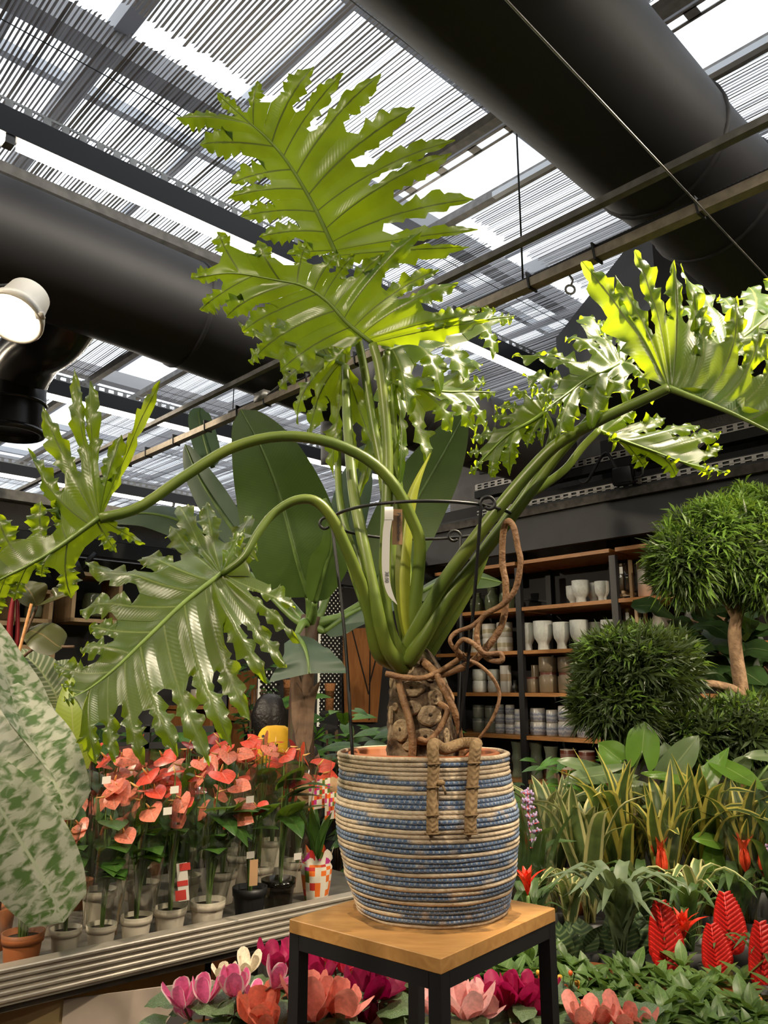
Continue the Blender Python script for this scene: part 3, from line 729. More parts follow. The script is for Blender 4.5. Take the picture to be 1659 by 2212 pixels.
# lanterns: glass cylinder on a four-legged wood stand
def lantern(px, lev, label, s=1.0):
    p, t = S(px, lev, .18); root = thing('glass_lantern', label, 'lantern', p)
    world_part(MB().lathe([(.05, .07), (.066, .075), (.068, .27), (.062, .27), (.06, .085), (.05, .08)], 20, p), 'glass_cylinder', M['glassjar'], root)
    for i in (-1, 1):
        for j in (-1, 1):
            world_part(MB().box(p + AX * .06 * i + BX * .07 * j + V((0, 0, .145)), .022, .022, .29, AX, BX, ZX), 'leg', M['palewood'], root, False)
    world_part(MB().box(p + V((0, 0, .06)), .14, .018, .02, AX, BX, ZX), 'cross_bar', M['palewood'], root, False)
    world_part(MB().box(p + V((0, 0, .045)), .018, .14, .02, AX, BX, ZX), 'cross_bar', M['palewood'], root, False)
    world_part(MB().box(p - AX * .07 + V((0, 0, .22)), .003, .025, .05, AX, BX, ZX), 'price_tag', PM['white'], root, False)
lantern(1367, 1, 'glass cylinder lantern on pale wood legs, upper right shelf')
lantern(1374, 2, 'glass cylinder lantern on pale wood legs beside the stone vase')
# ================================================================== stand, basket and the tree philodendron
def text_mesh(name, s, size, m):
    cu = bpy.data.curves.new(name, 'FONT'); cu.body = s; cu.size = size; cu.align_x = 'CENTER'; cu.align_y = 'CENTER'; cu.extrude = 0.0002
    o = bpy.data.objects.new(name, cu); COL.objects.link(o)
    dg = bpy.context.evaluated_depsgraph_get()
    me = bpy.data.meshes.new_from_object(o.evaluated_get(dg)); bpy.data.objects.remove(o)
    me.materials.clear(); me.materials.append(m); return me
def basis(o, x, y, z):                                          # matrix with given axes and origin
    m = Matrix((x, y, z)).transposed().to_4x4(); m.translation = o; return m

# ---- stand
TZ = 1.065
cl, cf, cr_ = PZ(608, 1985, TZ), PZ(948, 2064, TZ), PZ(1215, 1961, TZ)
ex = ((cf - cl).normalized() + (cr_ - cf).cross(ZX).normalized()).normalized()
ey = ZX.cross(ex).normalized()
SW, SD = (cf - cl).length, (cr_ - cf).length
SC = (cl + cr_) / 2
stand = thing('plant_stand', 'tall square plant stand with stained wood top on black steel legs', 'stand', (SC.x, SC.y, 0))
world_part(MB().box(V((SC.x, SC.y, TZ - .0125)), SW, SD, .025, ex, ey, ZX, bev=.0015), 'wood_top', M['topwood'], stand, False)
for i in (-1, 1):
    for j in (-1, 1):
        c = SC + ex * i * (SW / 2 - .014) + ey * j * (SD / 2 - .014)
        world_part(MB().box(V((c.x, c.y, (TZ - .025) / 2)), .026, .026, TZ - .025, ex, ey, ZX), 'leg', M['black'], stand, False)
for i in (-1, 1):
    world_part(MB().box(V((0, 0, TZ - .038)) + V((SC.x, SC.y, 0)) + ey * i * (SD / 2 - .014), SW - .05, .026, .026, ex, ey, ZX), 'rail', M['black'], stand, False)
    world_part(MB().box(V((0, 0, TZ - .038)) + V((SC.x, SC.y, 0)) + ex * i * (SW / 2 - .014), .026, SD - .05, .026, ex, ey, ZX), 'rail', M['black'], stand, False)
    world_part(MB().box(V((0, 0, .12)) + V((SC.x, SC.y, 0)) + ey * i * (SD / 2 - .014), SW - .05, .022, .022, ex, ey, ZX), 'foot_rail', M['black'], stand, False)
# water stain on the top: thin dark film of spilled soil
BCX, BCY = 0.098, 1.735
BC = V((BCX, BCY, TZ))
st = []
for k in range(48):
    a = 6.283 * k / 48; r = .152 + .022 * (noise.noise(V((math.cos(a) * 2, math.sin(a) * 2, 4))) + .4) + (.02 if math.sin(a) < -.2 else 0)
    st.append(BC + V((r * math.cos(a) + .0, r * math.sin(a), .0004)))
ms, N, L, b = nt('damp_stain'); b.inputs['Base Color'].default_value = (.13, .08, .04, 1); b.inputs['Roughness'].default_value = .4
tp = N.new('ShaderNodeBsdfTransparent'); mx = N.new('ShaderNodeMixShader')
L.new(ramp(N, L, noise_n(N, L, 22, 5), [(.35, (0, 0, 0)), (.75, (.75, .75, .75))]), mx.inputs[0]); L.new(tp.outputs[0], mx.inputs[1]); L.new(b.outputs[0], mx.inputs[2]); L.new(mx.outputs[0], N['Material Output'].inputs[0])
world_part(MB().add(st, [tuple(range(48))]), 'water_stain', ms, stand, False)

# ---- basket of coiled rope
def ropemat():
    m, N, L, b = nt('seagrass_rope')
    at = N.new('ShaderNodeAttribute'); at.attribute_name = 'dye'
    nz = noise_n(N, L, 70, 4)
    cream = ramp(N, L, nz, [(.3, (.42, .31, .20)), (.7, (.62, .50, .36))])
    blue = ramp(N, L, noise_n(N, L, 120, 5), [(.28, (.035, .075, .17)), (.55, (.085, .155, .29)), (.78, (.30, .35, .40))])
    c = mixrgb(N, L, at.outputs['Fac'], cream, blue)
    # pale stitching zigzag and twisted strands
    uv = N.new('ShaderNodeUVMap'); sep = N.new('ShaderNodeSeparateXYZ'); L.new(uv.outputs[0], sep.inputs[0])
    tw = math_n(N, L, 'SINE', math_n(N, L, 'ADD', math_n(N, L, 'MULTIPLY', sep.outputs[0], 6.283 * 95), math_n(N, L, 'MULTIPLY', sep.outputs[1], 6.283 * 2)))
    tri = math_n(N, L, 'PINGPONG', math_n(N, L, 'MULTIPLY', sep.outputs[0], 110.0), 0.5)
    dz = math_n(N, L, 'ABSOLUTE', math_n(N, L, 'SUBTRACT', math_n(N, L, 'MULTIPLY', tri, 2.0), math_n(N, L, 'MULTIPLY', math_n(N, L, 'PINGPONG', sep.outputs[1], 0.5), 2.0)))
    stz = N.new('ShaderNodeMapRange'); stz.inputs[1].default_value = .14; stz.inputs[2].default_value = .04; stz.inputs[4].default_value = .75
    L.new(dz, stz.inputs[0])
    c = mixrgb(N, L, stz.outputs[0], c, (.50, .46, .38))
    L.new(c, b.inputs['Base Color']); b.inputs['Roughness'].default_value = .8
    bn = N.new('ShaderNodeBump'); bn.inputs['Strength'].default_value = .6; bn.inputs['Distance'].default_value = .003
    h = math_n(N, L, 'ADD', math_n(N, L, 'MULTIPLY', tw, .16), noise_n(N, L, 160, 4)); L.new(h, bn.inputs['Height']); L.new(bn.outputs[0], b.inputs['Normal'])
    return m
M['rope'] = ropemat()
basket = thing('rope_basket', 'round coiled rope basket striped blue and cream with jute handles', 'basket', BC)
NR = 36; BH = .305
def brad(t):                                                     # 0 bottom .. 1 top
    pts = [(0, .148), (.06, .154), (.25, .172), (.5, .184), (.62, .186), (.78, .178), (.9, .175), (1, .177)]
    for (a, ra), (b_, rb) in zip(pts, pts[1:]):
        if t <= b_: return lerp(ra, rb, sm((t - a) / (b_ - a)) * .5 + .5 * (t - a) / (b_ - a))
    return pts[-1][1]
# dyed runs: (row from the top, first angle px, last px, strength); angle from pixel x along the front
runs = {1: [(910, 1100)], 4: [(720, 830)], 5: [(720, 1110)], 6: [(880, 1110)], 8: [(720, 930)], 9: [(720, 1110)], 10: [(820, 1110)], 12: [(700, 790), (1060, 1112)], 13: [(700, 1112)], 14: [(770, 1112)], 17: [(700, 880), (1100, 1120)],
        18: [(700, 1120)], 19: [(800, 1080)], 21: [(700, 1110)], 22: [(740, 1110)], 23: [(830, 1110)], 25: [(740, 1110)], 26: [(760, 1110)], 28: [(740, 960), (1030, 1110)], 29: [(760, 1110)], 31: [(760, 1110)], 32: [(770, 1110)], 33: [(860, 1110)], 34: [(780, 1100)]}
LEAN = -.016
for r in range(NR):
    t = (NR - 1 - r + .5) / NR; R0 = brad(t); z = t * BH; rc = BH / NR * .60
    mb = MB(); ns, mi_ = 96, 8; vs = []; uvs = []; dye = []
    R_ = random.Random(r); off = R_.uniform(0, .1)
    for k in range(ns + 1):
        a = 6.283185 * k / ns
        rr_ = R0 + .0022 * noise.noise(V((math.cos(a) * 3, math.sin(a) * 3, r * .35))); zz = z + .0016 * noise.noise(V((math.cos(a) * 2.5, math.sin(a) * 2.5, r * 1.7)))
        px = 829.5 + FPX * (BCX + LEAN * t + R0 * math.cos(a)) / ((BCY + R0 * math.sin(a)) * cp + (TZ + z - CAMZ) * sp)
        dv = 0.0
        for lo, hi in runs.get(r, ()):
            if math.sin(a) < .25: dv = max(dv, sm((px - lo) / 14) * sm((hi + 16 - px) / 14))
            else: dv = max(dv, 1.0 if noise.noise(V((a * 1.2, r * .9, 5))) > -.25 else 0.0)
        dv *= .97 if noise.noise(V((a * 6, r * 3.1, 2))) > -.38 else .45
        for j in range(mi_):
            q = 6.283185 * j / mi_
            rad = rr_ + rc * math.cos(q); vs.append(BC + V((LEAN * t + rad * math.cos(a), rad * math.sin(a), zz + rc * 1.0 * math.sin(q))))
            uvs.append((k / ns + off, j / mi_)); dye.append(dv)
    fs = [(k * mi_ + j, (k + 1) * mi_ + j, (k + 1) * mi_ + (j + 1) % mi_, k * mi_ + (j + 1) % mi_) for k in range(ns) for j in range(mi_)]
    mb.add(vs, fs, uvs)
    o = world_part(mb, 'rope_coil', M['rope'], basket)
    at = o.data.attributes.new('dye', 'FLOAT', 'POINT'); at.data.foreach_set('value', dye)
bot = MB().lathe([(.001, .004), (.145, .004), (.15, .01), (.001, .012)], 40, BC); world_part(bot, 'base_disc', M['rope'], basket)
def jutemat(name, c1, c2):
    m, N, L, b = nt(name)
    nz = noise_n(N, L, 150, 5); L.new(ramp(N, L, nz, [(.3, c1), (.7, c2)]), b.inputs['Base Color']); b.inputs['Roughness'].default_value = .9
    uv = N.new('ShaderNodeUVMap'); sep = N.new('ShaderNodeSeparateXYZ'); L.new(uv.outputs[0], sep.inputs[0])
    w = math_n(N, L, 'SINE', math_n(N, L, 'ADD', math_n(N, L, 'MULTIPLY', sep.outputs[1], 6.283 * 45), math_n(N, L, 'MULTIPLY', math_n(N, L, 'PINGPONG', math_n(N, L, 'MULTIPLY', sep.outputs[0], 4.0), .5), 8.0)))
    bn = N.new('ShaderNodeBump'); bn.inputs['Strength'].default_value = .7; bn.inputs['Distance'].default_value = .0025
    L.new(math_n(N, L, 'ADD', math_n(N, L, 'MULTIPLY', w, .25), nz), bn.inputs['Height']); L.new(bn.outputs[0], b.inputs['Normal']); return m
M['jute'] = jutemat('plaited_jute', (.24, .15, .07), (.40, .27, .14))
def onb(px, py):                                                 # point on the basket front for a pixel
    d = ray(px, py); R0 = .2
    for _ in range(6):
        bx_ = BCX + LEAN * .75; A_ = d.x ** 2 + d.y ** 2; B_ = -2 * (d.x * bx_ + d.y * BCY); C_ = bx_ ** 2 + BCY ** 2 - R0 ** 2
        t = (-B_ - math.sqrt(max(0, B_ * B_ - 4 * A_ * C_))) / (2 * A_); p = CAM + d * t
        R0 = brad(max(0, min(1, (p.z - TZ) / BH))) + .012
    return p
hp = [onb(x, y) for x, y in ((934, 1800), (934, 1760), (935, 1700), (937, 1650))]
hq = [onb(x, y) for x, y in ((1024, 1648), (1020, 1700), (1017, 1760), (1016, 1800))]
top = [hp[-1] + V((0, .004, .035)), P(960, 1618, hp[-1].y + .05), P(1000, 1606, hp[-1].y + .07), P(1028, 1606, hq[0].y + .03), hq[0] + V((.004, .002, .03))]
path = cr(hp + top + hq, 60)
vs = MB(); vs.tube(path, [.0115] * 61, 10); o = world_part(vs, 'jute_handle', M['jute'], basket)
for q in (hp, hq):
    for k, p in enumerate(q):
        c = V(p); mb = MB(); mb.tube([c + V((-.0135, -.002, 0)), c + V((-.010, -.013, 0)), c + V((.010, -.013, .001)), c + V((.0135, -.002, .001))], .0016, 5)
        world_part(mb, 'binding_thread', M['jute'], o)
kn = onb(952, 1690) + V((0, -.008, 0)); mb = MB(); mb.ball(kn, .008, .006, .006); mb.tube([kn, kn + V((.006, -.006, -.012)), kn + V((.008, -.004, -.02))], .0025, 5)
world_part(mb, 'knot', M['jute'], o)
# second handle at the back
bk = [BC + V((x, math.sqrt(.180 ** 2 - x * x) * 1.0 + .0, z)) for x, z in ((-.06, .18), (-.06, .26), (-.05, .325), (-.02, .338), (.02, .338), (.03, .325), (.035, .26), (.035, .18))]
world_part(MB().tube(cr(bk, 40), .011, 8), 'jute_handle', M['jute'], basket)

# ---- terracotta pot with soil inside
M['terra'] = mat('terracotta_plastic', (.42, .135, .045), .55, var=.12, scale=10)
M['soil'] = mat('dark_soil', (.035, .024, .016), .95, var=.5, scale=60, bump=.8, bscale=90)
tpot = thing('terracotta_pot', 'terracotta coloured pot standing inside the striped rope basket', 'pot', BC + V((0, 0, .013)))
world_part(MB().lathe([(.115, .013), (.128, .05), (.148, .26), (.150, .275), (.158, .279), (.160, .302), (.154, .306), (.148, .30), (.142, .26)], 48, BC + V((-.014, 0, 0))), 'pot_wall', M['terra'], tpot)
world_part(MB().lathe([(.146, .248), (.12, .256), (.06, .252), (.001, .255)], 40, BC + V((-.014, 0, 0))), 'soil', M['soil'], tpot)

# ---- philodendron
phil = thing('tree_philodendron', 'tall tree philodendron with huge frilly split leaves and scarred trunk', 'plant', BC + V((0, 0, .25)))
M['phil'] = leafmat('philodendron_leaf', (.042, .086, .017), (.52, .68, .012), vein=(.20, .26, .06), vw=.10, rough=.36, tmix=.48, lobed=True, var=.22, spec=.75, fine=.07)
M['philrib'] = mat('leaf_midrib', (.16, .24, .045), .4, var=.15, scale=20)
M['petiole'] = mat('green_petiole', (.085, .145, .022), .38, var=.35, scale=7, col2=(.17, .22, .03))
def lobed_leaf(att, Y, nrm, mid, sa, sb, fold=(0, 0), bend=(0, 0), tipbend=0.0, ruffle=.010, frill=.010, sinus=.5, seed=1, teeth=.75, rib=.0055, base_w=.8, vbend=.10, curl=1.0):
    R = random.Random(seed); n = V(nrm).normalized(); p0 = P(att[0], att[1], Y)
    q = lambda x, y: PP(x, y, p0, n)
    mcurve = cr([p0] + [q(*m) for m in mid], 40)
    Lm = (mcurve[-1] - mcurve[0]).length
    for i in range(41): mcurve[i] = mcurve[i] + n * tipbend * (i / 40) ** 2
    def mp(s):
        x = max(0, min(1, s)) * 40; k = min(int(x), 39); return mcurve[k].lerp(mcurve[k + 1], x - k)
    mb = MB(); NT, NWD = 40, 4
    for side, lobes in ((0, sa), (1, sb)):
        veins = []; 
        for (tx, ty, s, *rest) in lobes:
            b = mp(s); T = q(tx, ty); d = T - b; ln = d.length
            md = (mp(min(1, s + .05)) - mp(max(0, s - .05))).normalized()
            kk = vbend * (1 if s > .04 else .2)
            # lobes bow: leave the midrib toward the tip, then sweep out
            c = b + d * .45 + md * ln * kk
            r = d.length
            offT = fold[side] * r + bend[side] * r * r + R.uniform(-.03, .03) * r + (rest[0] if rest else 0.0)
            lift = R.uniform(-.012, .02)
            ve = []
            for j in range(NT + 1):
                t = j / NT
                pnt = b * (1 - t) ** 2 + c * 2 * t * (1 - t) + T * t * t
                o_ = offT * (t ** 1.25) + lift * math.sin(t * math.pi) - .22 * r * curl * max(0, t - .72) ** 2 * 3 * (1 if side else 1)
                ve.append(pnt + n * o_)
            veins.append(ve)
        s_last = lobes[-1][2] if lobes else 0
        ve = []
        for j in range(NT + 1): ve.append(mp(lerp(min(.98, s_last + .01), 1, j / NT)))
        veins.append(ve)
        for i, ve in enumerate(veins):
            for dirn in (-1, 1):
                k = i + dirn
                term = (i == len(veins) - 1)
                if term and dirn == 1: continue
                has = 0 <= k < len(veins)
                oth = veins[k] if has else None
                ts = max(.22, min(.8, sinus + R.uniform(-.10, .08)))
                if has: ts = max(.22, min(.8, sinus - .06 + .09 * math.sin(min(i, k) * 2.3 + seed)))
                js = int(round(ts * NT))
                ln = (ve[-1] - ve[0]).length
                # width at the sinus
                if has: h0 = (oth[js] - ve[js]).length / 2
                else: h0 = ln * .16 * base_w
                h0 = min(h0, ln * .22 + .004)
                grid = []; ph = R.uniform(0, 6.28); tf = R.uniform(2.6, 3.8)
                refdir = None
                for j in range(NT + 1):
                    t = j / NT
                    d = (ve[min(j + 1, NT)] - ve[max(j - 1, 0)])
                    d = d.normalized() if d.length > 1e-7 else V((0, 0, 1))
                    if has:
                        u = (oth[j] - ve[j])
                        perp = u - d * u.dot(d)
                        perp = perp.normalized() if perp.length > 1e-6 else d.cross(n).normalized()
                    else:
                        u = veins[i - dirn][j] - ve[j] if 0 <= i - dirn < len(veins) else d.cross(n)
                        perp = -(u - d * u.dot(d)); perp = perp.normalized() if perp.length > 1e-6 else d.cross(n).normalized()
                    if has and j <= js:
                        e = (ve[j] + oth[j]) / 2 - n * .0 ; free = 0
                        if h0 < (oth[j] - ve[j]).length / 2 * .999 and j > js * .5:
                            e = e
                    else:
                        x = (t - ts) / (1 - ts) if has else t
                        if has:
                            g = (.50 + .27 * sm(x * 2.2)) * (1 - x ** 3.4)
                        else:
                            g = (math.sin(min(1, t * 1.15) * math.pi / 2) ** .6) * (1 - max(0, t) ** 3) * .9
                        saw = ((x * tf * 1.35 + ph / 6.28) % 1.0); saw = saw ** .7
                        g *= 1 + teeth * (saw - .45) * (1 if x < .96 else 0) + .08 * math.sin(x * 31 + ph)
                        hw = max(h0 * g, .0012)
                        if has: hw = min(hw, (oth[j] - ve[j]).length * .5)
                        e = ve[j] + perp * hw; free = 1
                    row = []
                    for w_ in range(NWD + 1):
                        w = w_ / NWD
                        pnt = ve[j].lerp(e, w)
                        dist = (pnt - mp(lobes[min(i, len(lobes) - 1)][2] if lobes else 0)).length / max(Lm, .05)
                        off = ruffle * noise.noise(pnt * 9 + V((seed * 7.1, 0, 0))) * min(1, dist * 1.6) * 1.8
                        off += h0 * .22 * math.sin(w * math.pi * .5) ** 2 * (1 - .6 * t) * (-1) * sm(t * 5)
                        if free:
                            x = (t - ts) / (1 - ts) if has else t
                            off += frill * (w ** 1.8) * math.sin(x * 16 + ph) * sm(x * 6)
                        row.append(pnt + n * off)
                    grid.append(row)
                vs = [p for row in grid for p in row]; uvs = [(w_ / NWD, j / NT) for j in range(NT + 1) for w_ in range(NWD + 1)]
                c_ = NWD + 1
                fs = [(j * c_ + w_, j * c_ + w_ + 1, (j + 1) * c_ + w_ + 1, (j + 1) * c_ + w_) for j in range(NT) for w_ in range(NWD)]
                if (dirn == 1) ^ (side == 1): fs = [f[::-1] for f in fs]
                mb.add(vs, fs, uvs)
    o = world_part(mb, 'leaf', M['phil'], phil)
    import bmesh
    bm = bmesh.new(); bm.from_mesh(o.data); bmesh.ops.remove_doubles(bm, verts=bm.verts, dist=.00012); bm.to_mesh(o.data); bm.free()
    rb = MB(); rb.tube([p for p in mcurve], [lerp(rib, .0010, i / 40) for i in range(41)], 6)
    world_part(rb, 'midrib', M['philrib'], o)
    return p0

# top leaf, back-lit
lobed_leaf((728, 552), 1.74, (.10, -.86, -.50), [(676, 442), (624, 355), (578, 300), (532, 259), (468, 200)],
    [(1023, 533, .0), (1042, 494, .02), (1032, 428, .05), (985, 325, .10), (992, 296, .17), (898, 230, .24), (826, 154, .34), (742, 157, .45), (678, 140, .56), (557, 174, .74)],
    [(620, 548, .02), (560, 512, .09), (520, 468, .17), (492, 428, .27), (499, 396, .37), (432, 313, .53), (382, 256, .76)],
    fold=(.05, .12), bend=(-.3, -.2), sinus=.50, seed=3, ruffle=.012, frill=.007)
# leaf below it, one half standing up, tip to the left
lobed_leaf((804, 741), 1.68, (-.05, -.90, -.30), [(752, 699), (706, 650), (656, 618), (603, 606), (500, 590), (414, 602)],
    [(1060, 690, .0), (1031, 676, .03), (991, 609, .07), (948, 578, .13), (912, 498, .20), (828, 549, .28), (768, 547, .36), (732, 547, .43), (661, 529, .55), (560, 520, .66), (471, 500, .80)],
    [(700, 800, .06, .08), (600, 800, .14, .10), (545, 765, .26, .10), (520, 715, .4, .10), (480, 680, .58, .08), (423, 665, .76, .05)],
    fold=(.10, -.5), bend=(-.4, -.3), sinus=.60, seed=5, ruffle=.014, frill=.010)
# shaded leaf hanging under it to the left
lobed_leaf((746, 790), 1.80, (-.35, -.85, .15), [(700, 770), (630, 745), (570, 725), (518, 700)],
    [(760, 640, .0), (700, 640, .06), (640, 640, .2), (570, 640, .4), (530, 670, .7)],
    [(800, 1000, .0), (735, 1015, .0), (690, 1003, .02), (650, 935, .06), (622, 897, .15), (590, 828, .32), (528, 772, .6)],
    fold=(-.1, -.1), bend=(-.5, -.5), sinus=.5, seed=8)
# warm lit leaf pointing right
lobed_leaf((836, 758), 1.78, (.12, -.76, .52), [(900, 735), (980, 708), (1050, 690), (1111, 682)],
    [(800, 640, .0), (880, 630, .1), (960, 640, .3), (1028, 630, .5), (1062, 655, .74)],
    [(830, 870, .0), (890, 850, .04), (960, 815, .2), (1010, 790, .4), (1074, 748, .68)],
    fold=(-.1, -.15), bend=(-.2, -.4), sinus=.45, seed=12)
lobed_leaf((846, 832), 1.84, (.22, -.78, .50), [(900, 838), (960, 846), (1015, 846), (1071, 847)],
    [(815, 740, .0), (880, 735, .06), (960, 740, .2), (1045, 736, .4), (1054, 814, .72)],
    [(800, 990, .0), (850, 985, .0), (888, 988, .03), (940, 950, .1), (988, 902, .26), (1040, 905, .45), (1060, 905, .68)],
    fold=(-.1, -.2), bend=(-.2, -.5), sinus=.42, seed=14)
# big right leaf, underside of its standing half
lobed_leaf((1443, 838), 1.50, (-.15, -.95, -.05), [(1505, 862), (1567, 887), (1625, 914), (1710, 957), (1800, 1010)],
    [(1268, 500, .0, -.03), (1340, 560, .0), (1384, 498, .01), (1456, 560, .03, .05), (1489, 530, .06), (1512, 622, .13), (1602, 622, .22), (1650, 690, .32), (1705, 690, .43), (1760, 740, .57), (1800, 830, .74)],
    [],
    fold=(-.12, -1.2), bend=(-.25, -.5), sinus=.58, seed=21, ruffle=.014, frill=.012, rib=.007, vbend=.22)
# warm lit leaf to the left of it
lobed_leaf((1342, 782), 1.62, (.05, -.74, .56), [(1310, 800), (1272, 816), (1225, 850), (1176, 886)],
    [(1440, 800, .0), (1420, 845, .0), (1364, 858, .06), (1287, 888, .36), (1208, 917, .66)],
    [(1345, 690, .0), (1300, 660, .0), (1272, 632, .04), (1225, 715, .14), (1168, 742, .28), (1110, 750, .4), (1130, 800, .55), (1150, 840, .74)],
    fold=(-.05, -.05), bend=(-.5, -.2), sinus=.42, seed=24, ruffle=.014)
# small drooping leaf
lobed_leaf((1178, 890), 1.66, (-.2, -.88, .30), [(1147, 911), (1100, 937), (1055, 980), (1014, 1026)],
    [(1170, 953, .0), (1137, 957, .1), (1100, 1010, .42), (1060, 1026, .66)],
    [(1190, 800, .0), (1140, 815, .0), (1095, 822, .03), (1066, 866, .15), (1062, 888, .3), (1015, 935, .48), (1008, 972, .7)],
    fold=(-.1, -.1), bend=(-.5, -.3), sinus=.45, seed=27)
# low right leaf, shaded
lobed_leaf((1292, 930), 1.72, (.05, -.90, .22), [(1340, 950), (1410, 975), (1480, 1000), (1575, 1022)],
    [(1300, 850, .0), (1370, 870, .05), (1450, 880, .15), (1530, 890, .3), (1576, 912, .5), (1572, 950, .74)],
    [(1330, 965, .04), (1400, 1000, .28), (1470, 1015, .5), (1540, 1024, .8)],
    fold=(-.1, -.3), bend=(-.3, -.5), sinus=.5, seed=31)
# leaf behind at far right
lobed_leaf((1560, 760), 1.78, (.1, -.85, .32), [(1590, 740), (1640, 700), (1700, 650), (1750, 600)],
    [(1690, 760, .0), (1740, 740, .3), (1780, 700, .6)],
    [(1440, 700, .0), (1480, 640, .0), (1516, 547, .06), (1576, 600, .22), (1640, 585, .42), (1700, 560, .7)],
    fold=(-.1, -.1), bend=(-.3, -.3), sinus=.42, seed=34)
# left leaf with upright half
lobed_leaf((215, 1118), 1.46, (.25, -.93, -.05), [(130, 1180), (60, 1222), (0, 1252), (-90, 1300)],
    [(345, 800, .0, .02), (262, 940, .0, .05), (188, 795, .0), (148, 760, .0), (82, 862, .02), (52, 958, .06), (131, 1064, .2), (84, 1076, .34), (-10, 1105, .5), (-70, 1180, .74)],
    [(312, 1172, .0), (250, 1190, .02), (150, 1290, .2), (88, 1245, .32), (26, 1297, .5), (-20, 1330, .7)],
    fold=(-.15, -.25), bend=(-.2, -.5), sinus=.5, seed=41, ruffle=.014, frill=.012, vbend=.16)
# large left leaf, upper side to the camera
lobed_leaf((478, 1240), 1.52, (.05, -.80, .60), [(398, 1302), (310, 1386), (247, 1446), (190, 1490), (138, 1515)],
    [(541, 1062, .0), (440, 1040, .0), (366, 1008, .0), (362, 1095, .01), (298, 1163, .05), (175, 1180, .13), (159, 1275, .22), (187, 1338, .35), (172, 1384, .48), (112, 1424, .62), (130, 1470, .80)],
    [(530, 1150, .0, .04), (556, 1182, .0, .03), (637, 1280, .0), (646, 1342, .0), (617, 1398, .02), (573, 1424, .05), (533, 1496, .09), (490, 1547, .20), (442, 1587, .30), (374, 1590, .42), (297, 1610, .52), (240, 1614, .64), (199, 1620, .78)],
    fold=(-.10, -.16), bend=(-.35, -.45), sinus=.56, seed=44, ruffle=.014, frill=.008)

def petiole(pts, r0=.0135, r1=.009):
    n = 44; path = cr([P(*p) for p in pts], n)
    rr_ = [lerp(r0 * 1.35, r0, sm(i / 10)) if i < 10 else lerp(r0, r1, (i - 10) / (n - 10)) for i in range(n + 1)]
    return world_part(MB().tube(path, rr_, 12), 'petiole', M['petiole'], phil)
petiole([(872, 1444, 1.70), (834, 1394, 1.66), (809, 1291, 1.64), (780, 1150, 1.66), (762, 1050, 1.70), (750, 900, 1.76), (746, 792, 1.80)], .0145, .0105)
petiole([(850, 1432, 1.72), (815, 1405, 1.68), (790, 1290, 1.64), (743, 1172, 1.6), (712, 1112, 1.58), (678, 1081, 1.57), (635, 1082, 1.56), (590, 1110, 1.55), (556, 1153, 1.53), (525, 1205, 1.515), (480, 1240, 1.515)], .0125, .0065)
petiole([(884, 1400, 1.73), (892, 1338, 1.71), (901, 1260, 1.70), (907, 1175, 1.69), (888, 1118, 1.68), (850, 1046, 1.66), (790, 990, 1.64), (700, 952, 1.62), (600, 943, 1.6), (500, 968, 1.57), (400, 1028, 1.53), (300, 1096, 1.49), (215, 1120, 1.46)], .0135, .0105)
petiole([(880, 1424, 1.70), (853, 1394, 1.68), (834, 1322, 1.67), (831, 1228, 1.67), (834, 1134, 1.67), (838, 1000, 1.68), (832, 900, 1.68), (820, 800, 1.68), (805, 743, 1.68)], .0135, .0105)
petiole([(886, 1405, 1.75), (862, 1300, 1.73), (842, 1150, 1.74), (824, 1010, 1.76), (808, 926, 1.77), (785, 790, 1.77), (758, 670, 1.75), (728, 553, 1.74)], .0125, .009)
petiole([(890, 1400, 1.79), (876, 1300, 1.8), (864, 1130, 1.82), (856, 1010, 1.83), (850, 908, 1.84), (846, 833, 1.84)], .012, .009)
petiole([(890, 1396, 1.80), (885, 1300, 1.81), (870, 1130, 1.82), (850, 950, 1.80), (840, 830, 1.79), (836, 760, 1.78)], .011, .009)
petiole([(884, 1402, 1.70), (910, 1345, 1.67), (953, 1266, 1.65), (1016, 1178, 1.62), (1079, 1096, 1.6), (1150, 1012, 1.58), (1210, 955, 1.56), (1300, 905, 1.54), (1380, 868, 1.52), (1444, 838, 1.50)], .015, .0105)
petiole([(880, 1430, 1.69), (910, 1385, 1.67), (969, 1290, 1.66), (1032, 1210, 1.65), (1095, 1130, 1.64), (1150, 1058, 1.63), (1200, 990, 1.63), (1246, 936, 1.62), (1300, 870, 1.62), (1342, 783, 1.62)], .0135, .009)
petiole([(890, 1412, 1.74), (940, 1340, 1.72), (1010, 1235, 1.70), (1070, 1150, 1.69), (1120, 1085, 1.68), (1160, 1020, 1.67), (1188, 955, 1.665), (1192, 925, 1.66), (1178, 891, 1.66)], .0105, .006)
petiole([(895, 1424, 1.75), (950, 1350, 1.74), (1010, 1255, 1.73), (1070, 1160, 1.73), (1131, 1080, 1.73), (1171, 1051, 1.73), (1222, 1012, 1.725), (1258, 966, 1.72), (1293, 930, 1.72)], .0115, .008)
petiole([(915, 1428, 1.76), (950, 1380, 1.75), (995, 1310, 1.75), (1030, 1250, 1.75), (1062, 1170, 1.75), (1095, 1100, 1.75)], .011, .004)
petiole([(700, 1080, 1.85), (735, 1150, 1.83), (770, 1260, 1.80), (810, 1360, 1.78), (860, 1420, 1.76)][::-1], .010, .008)
petiole([(870, 1420, 1.8), (800, 1290, 1.84), (742, 1120, 1.9), (730, 1000, 1.95), (735, 930, 1.97)], .012, .007)
M['sheath'] = mat('yellow_green_sheath', (.30, .33, .03), .45, var=.25, scale=9)
sp_ = cr([P(884, 1390, 1.70), P(874, 1320, 1.69), P(870, 1240, 1.69), P(876, 1150, 1.70), P(888, 1080, 1.71), P(905, 1030, 1.72), P(930, 978, 1.74)], 30)
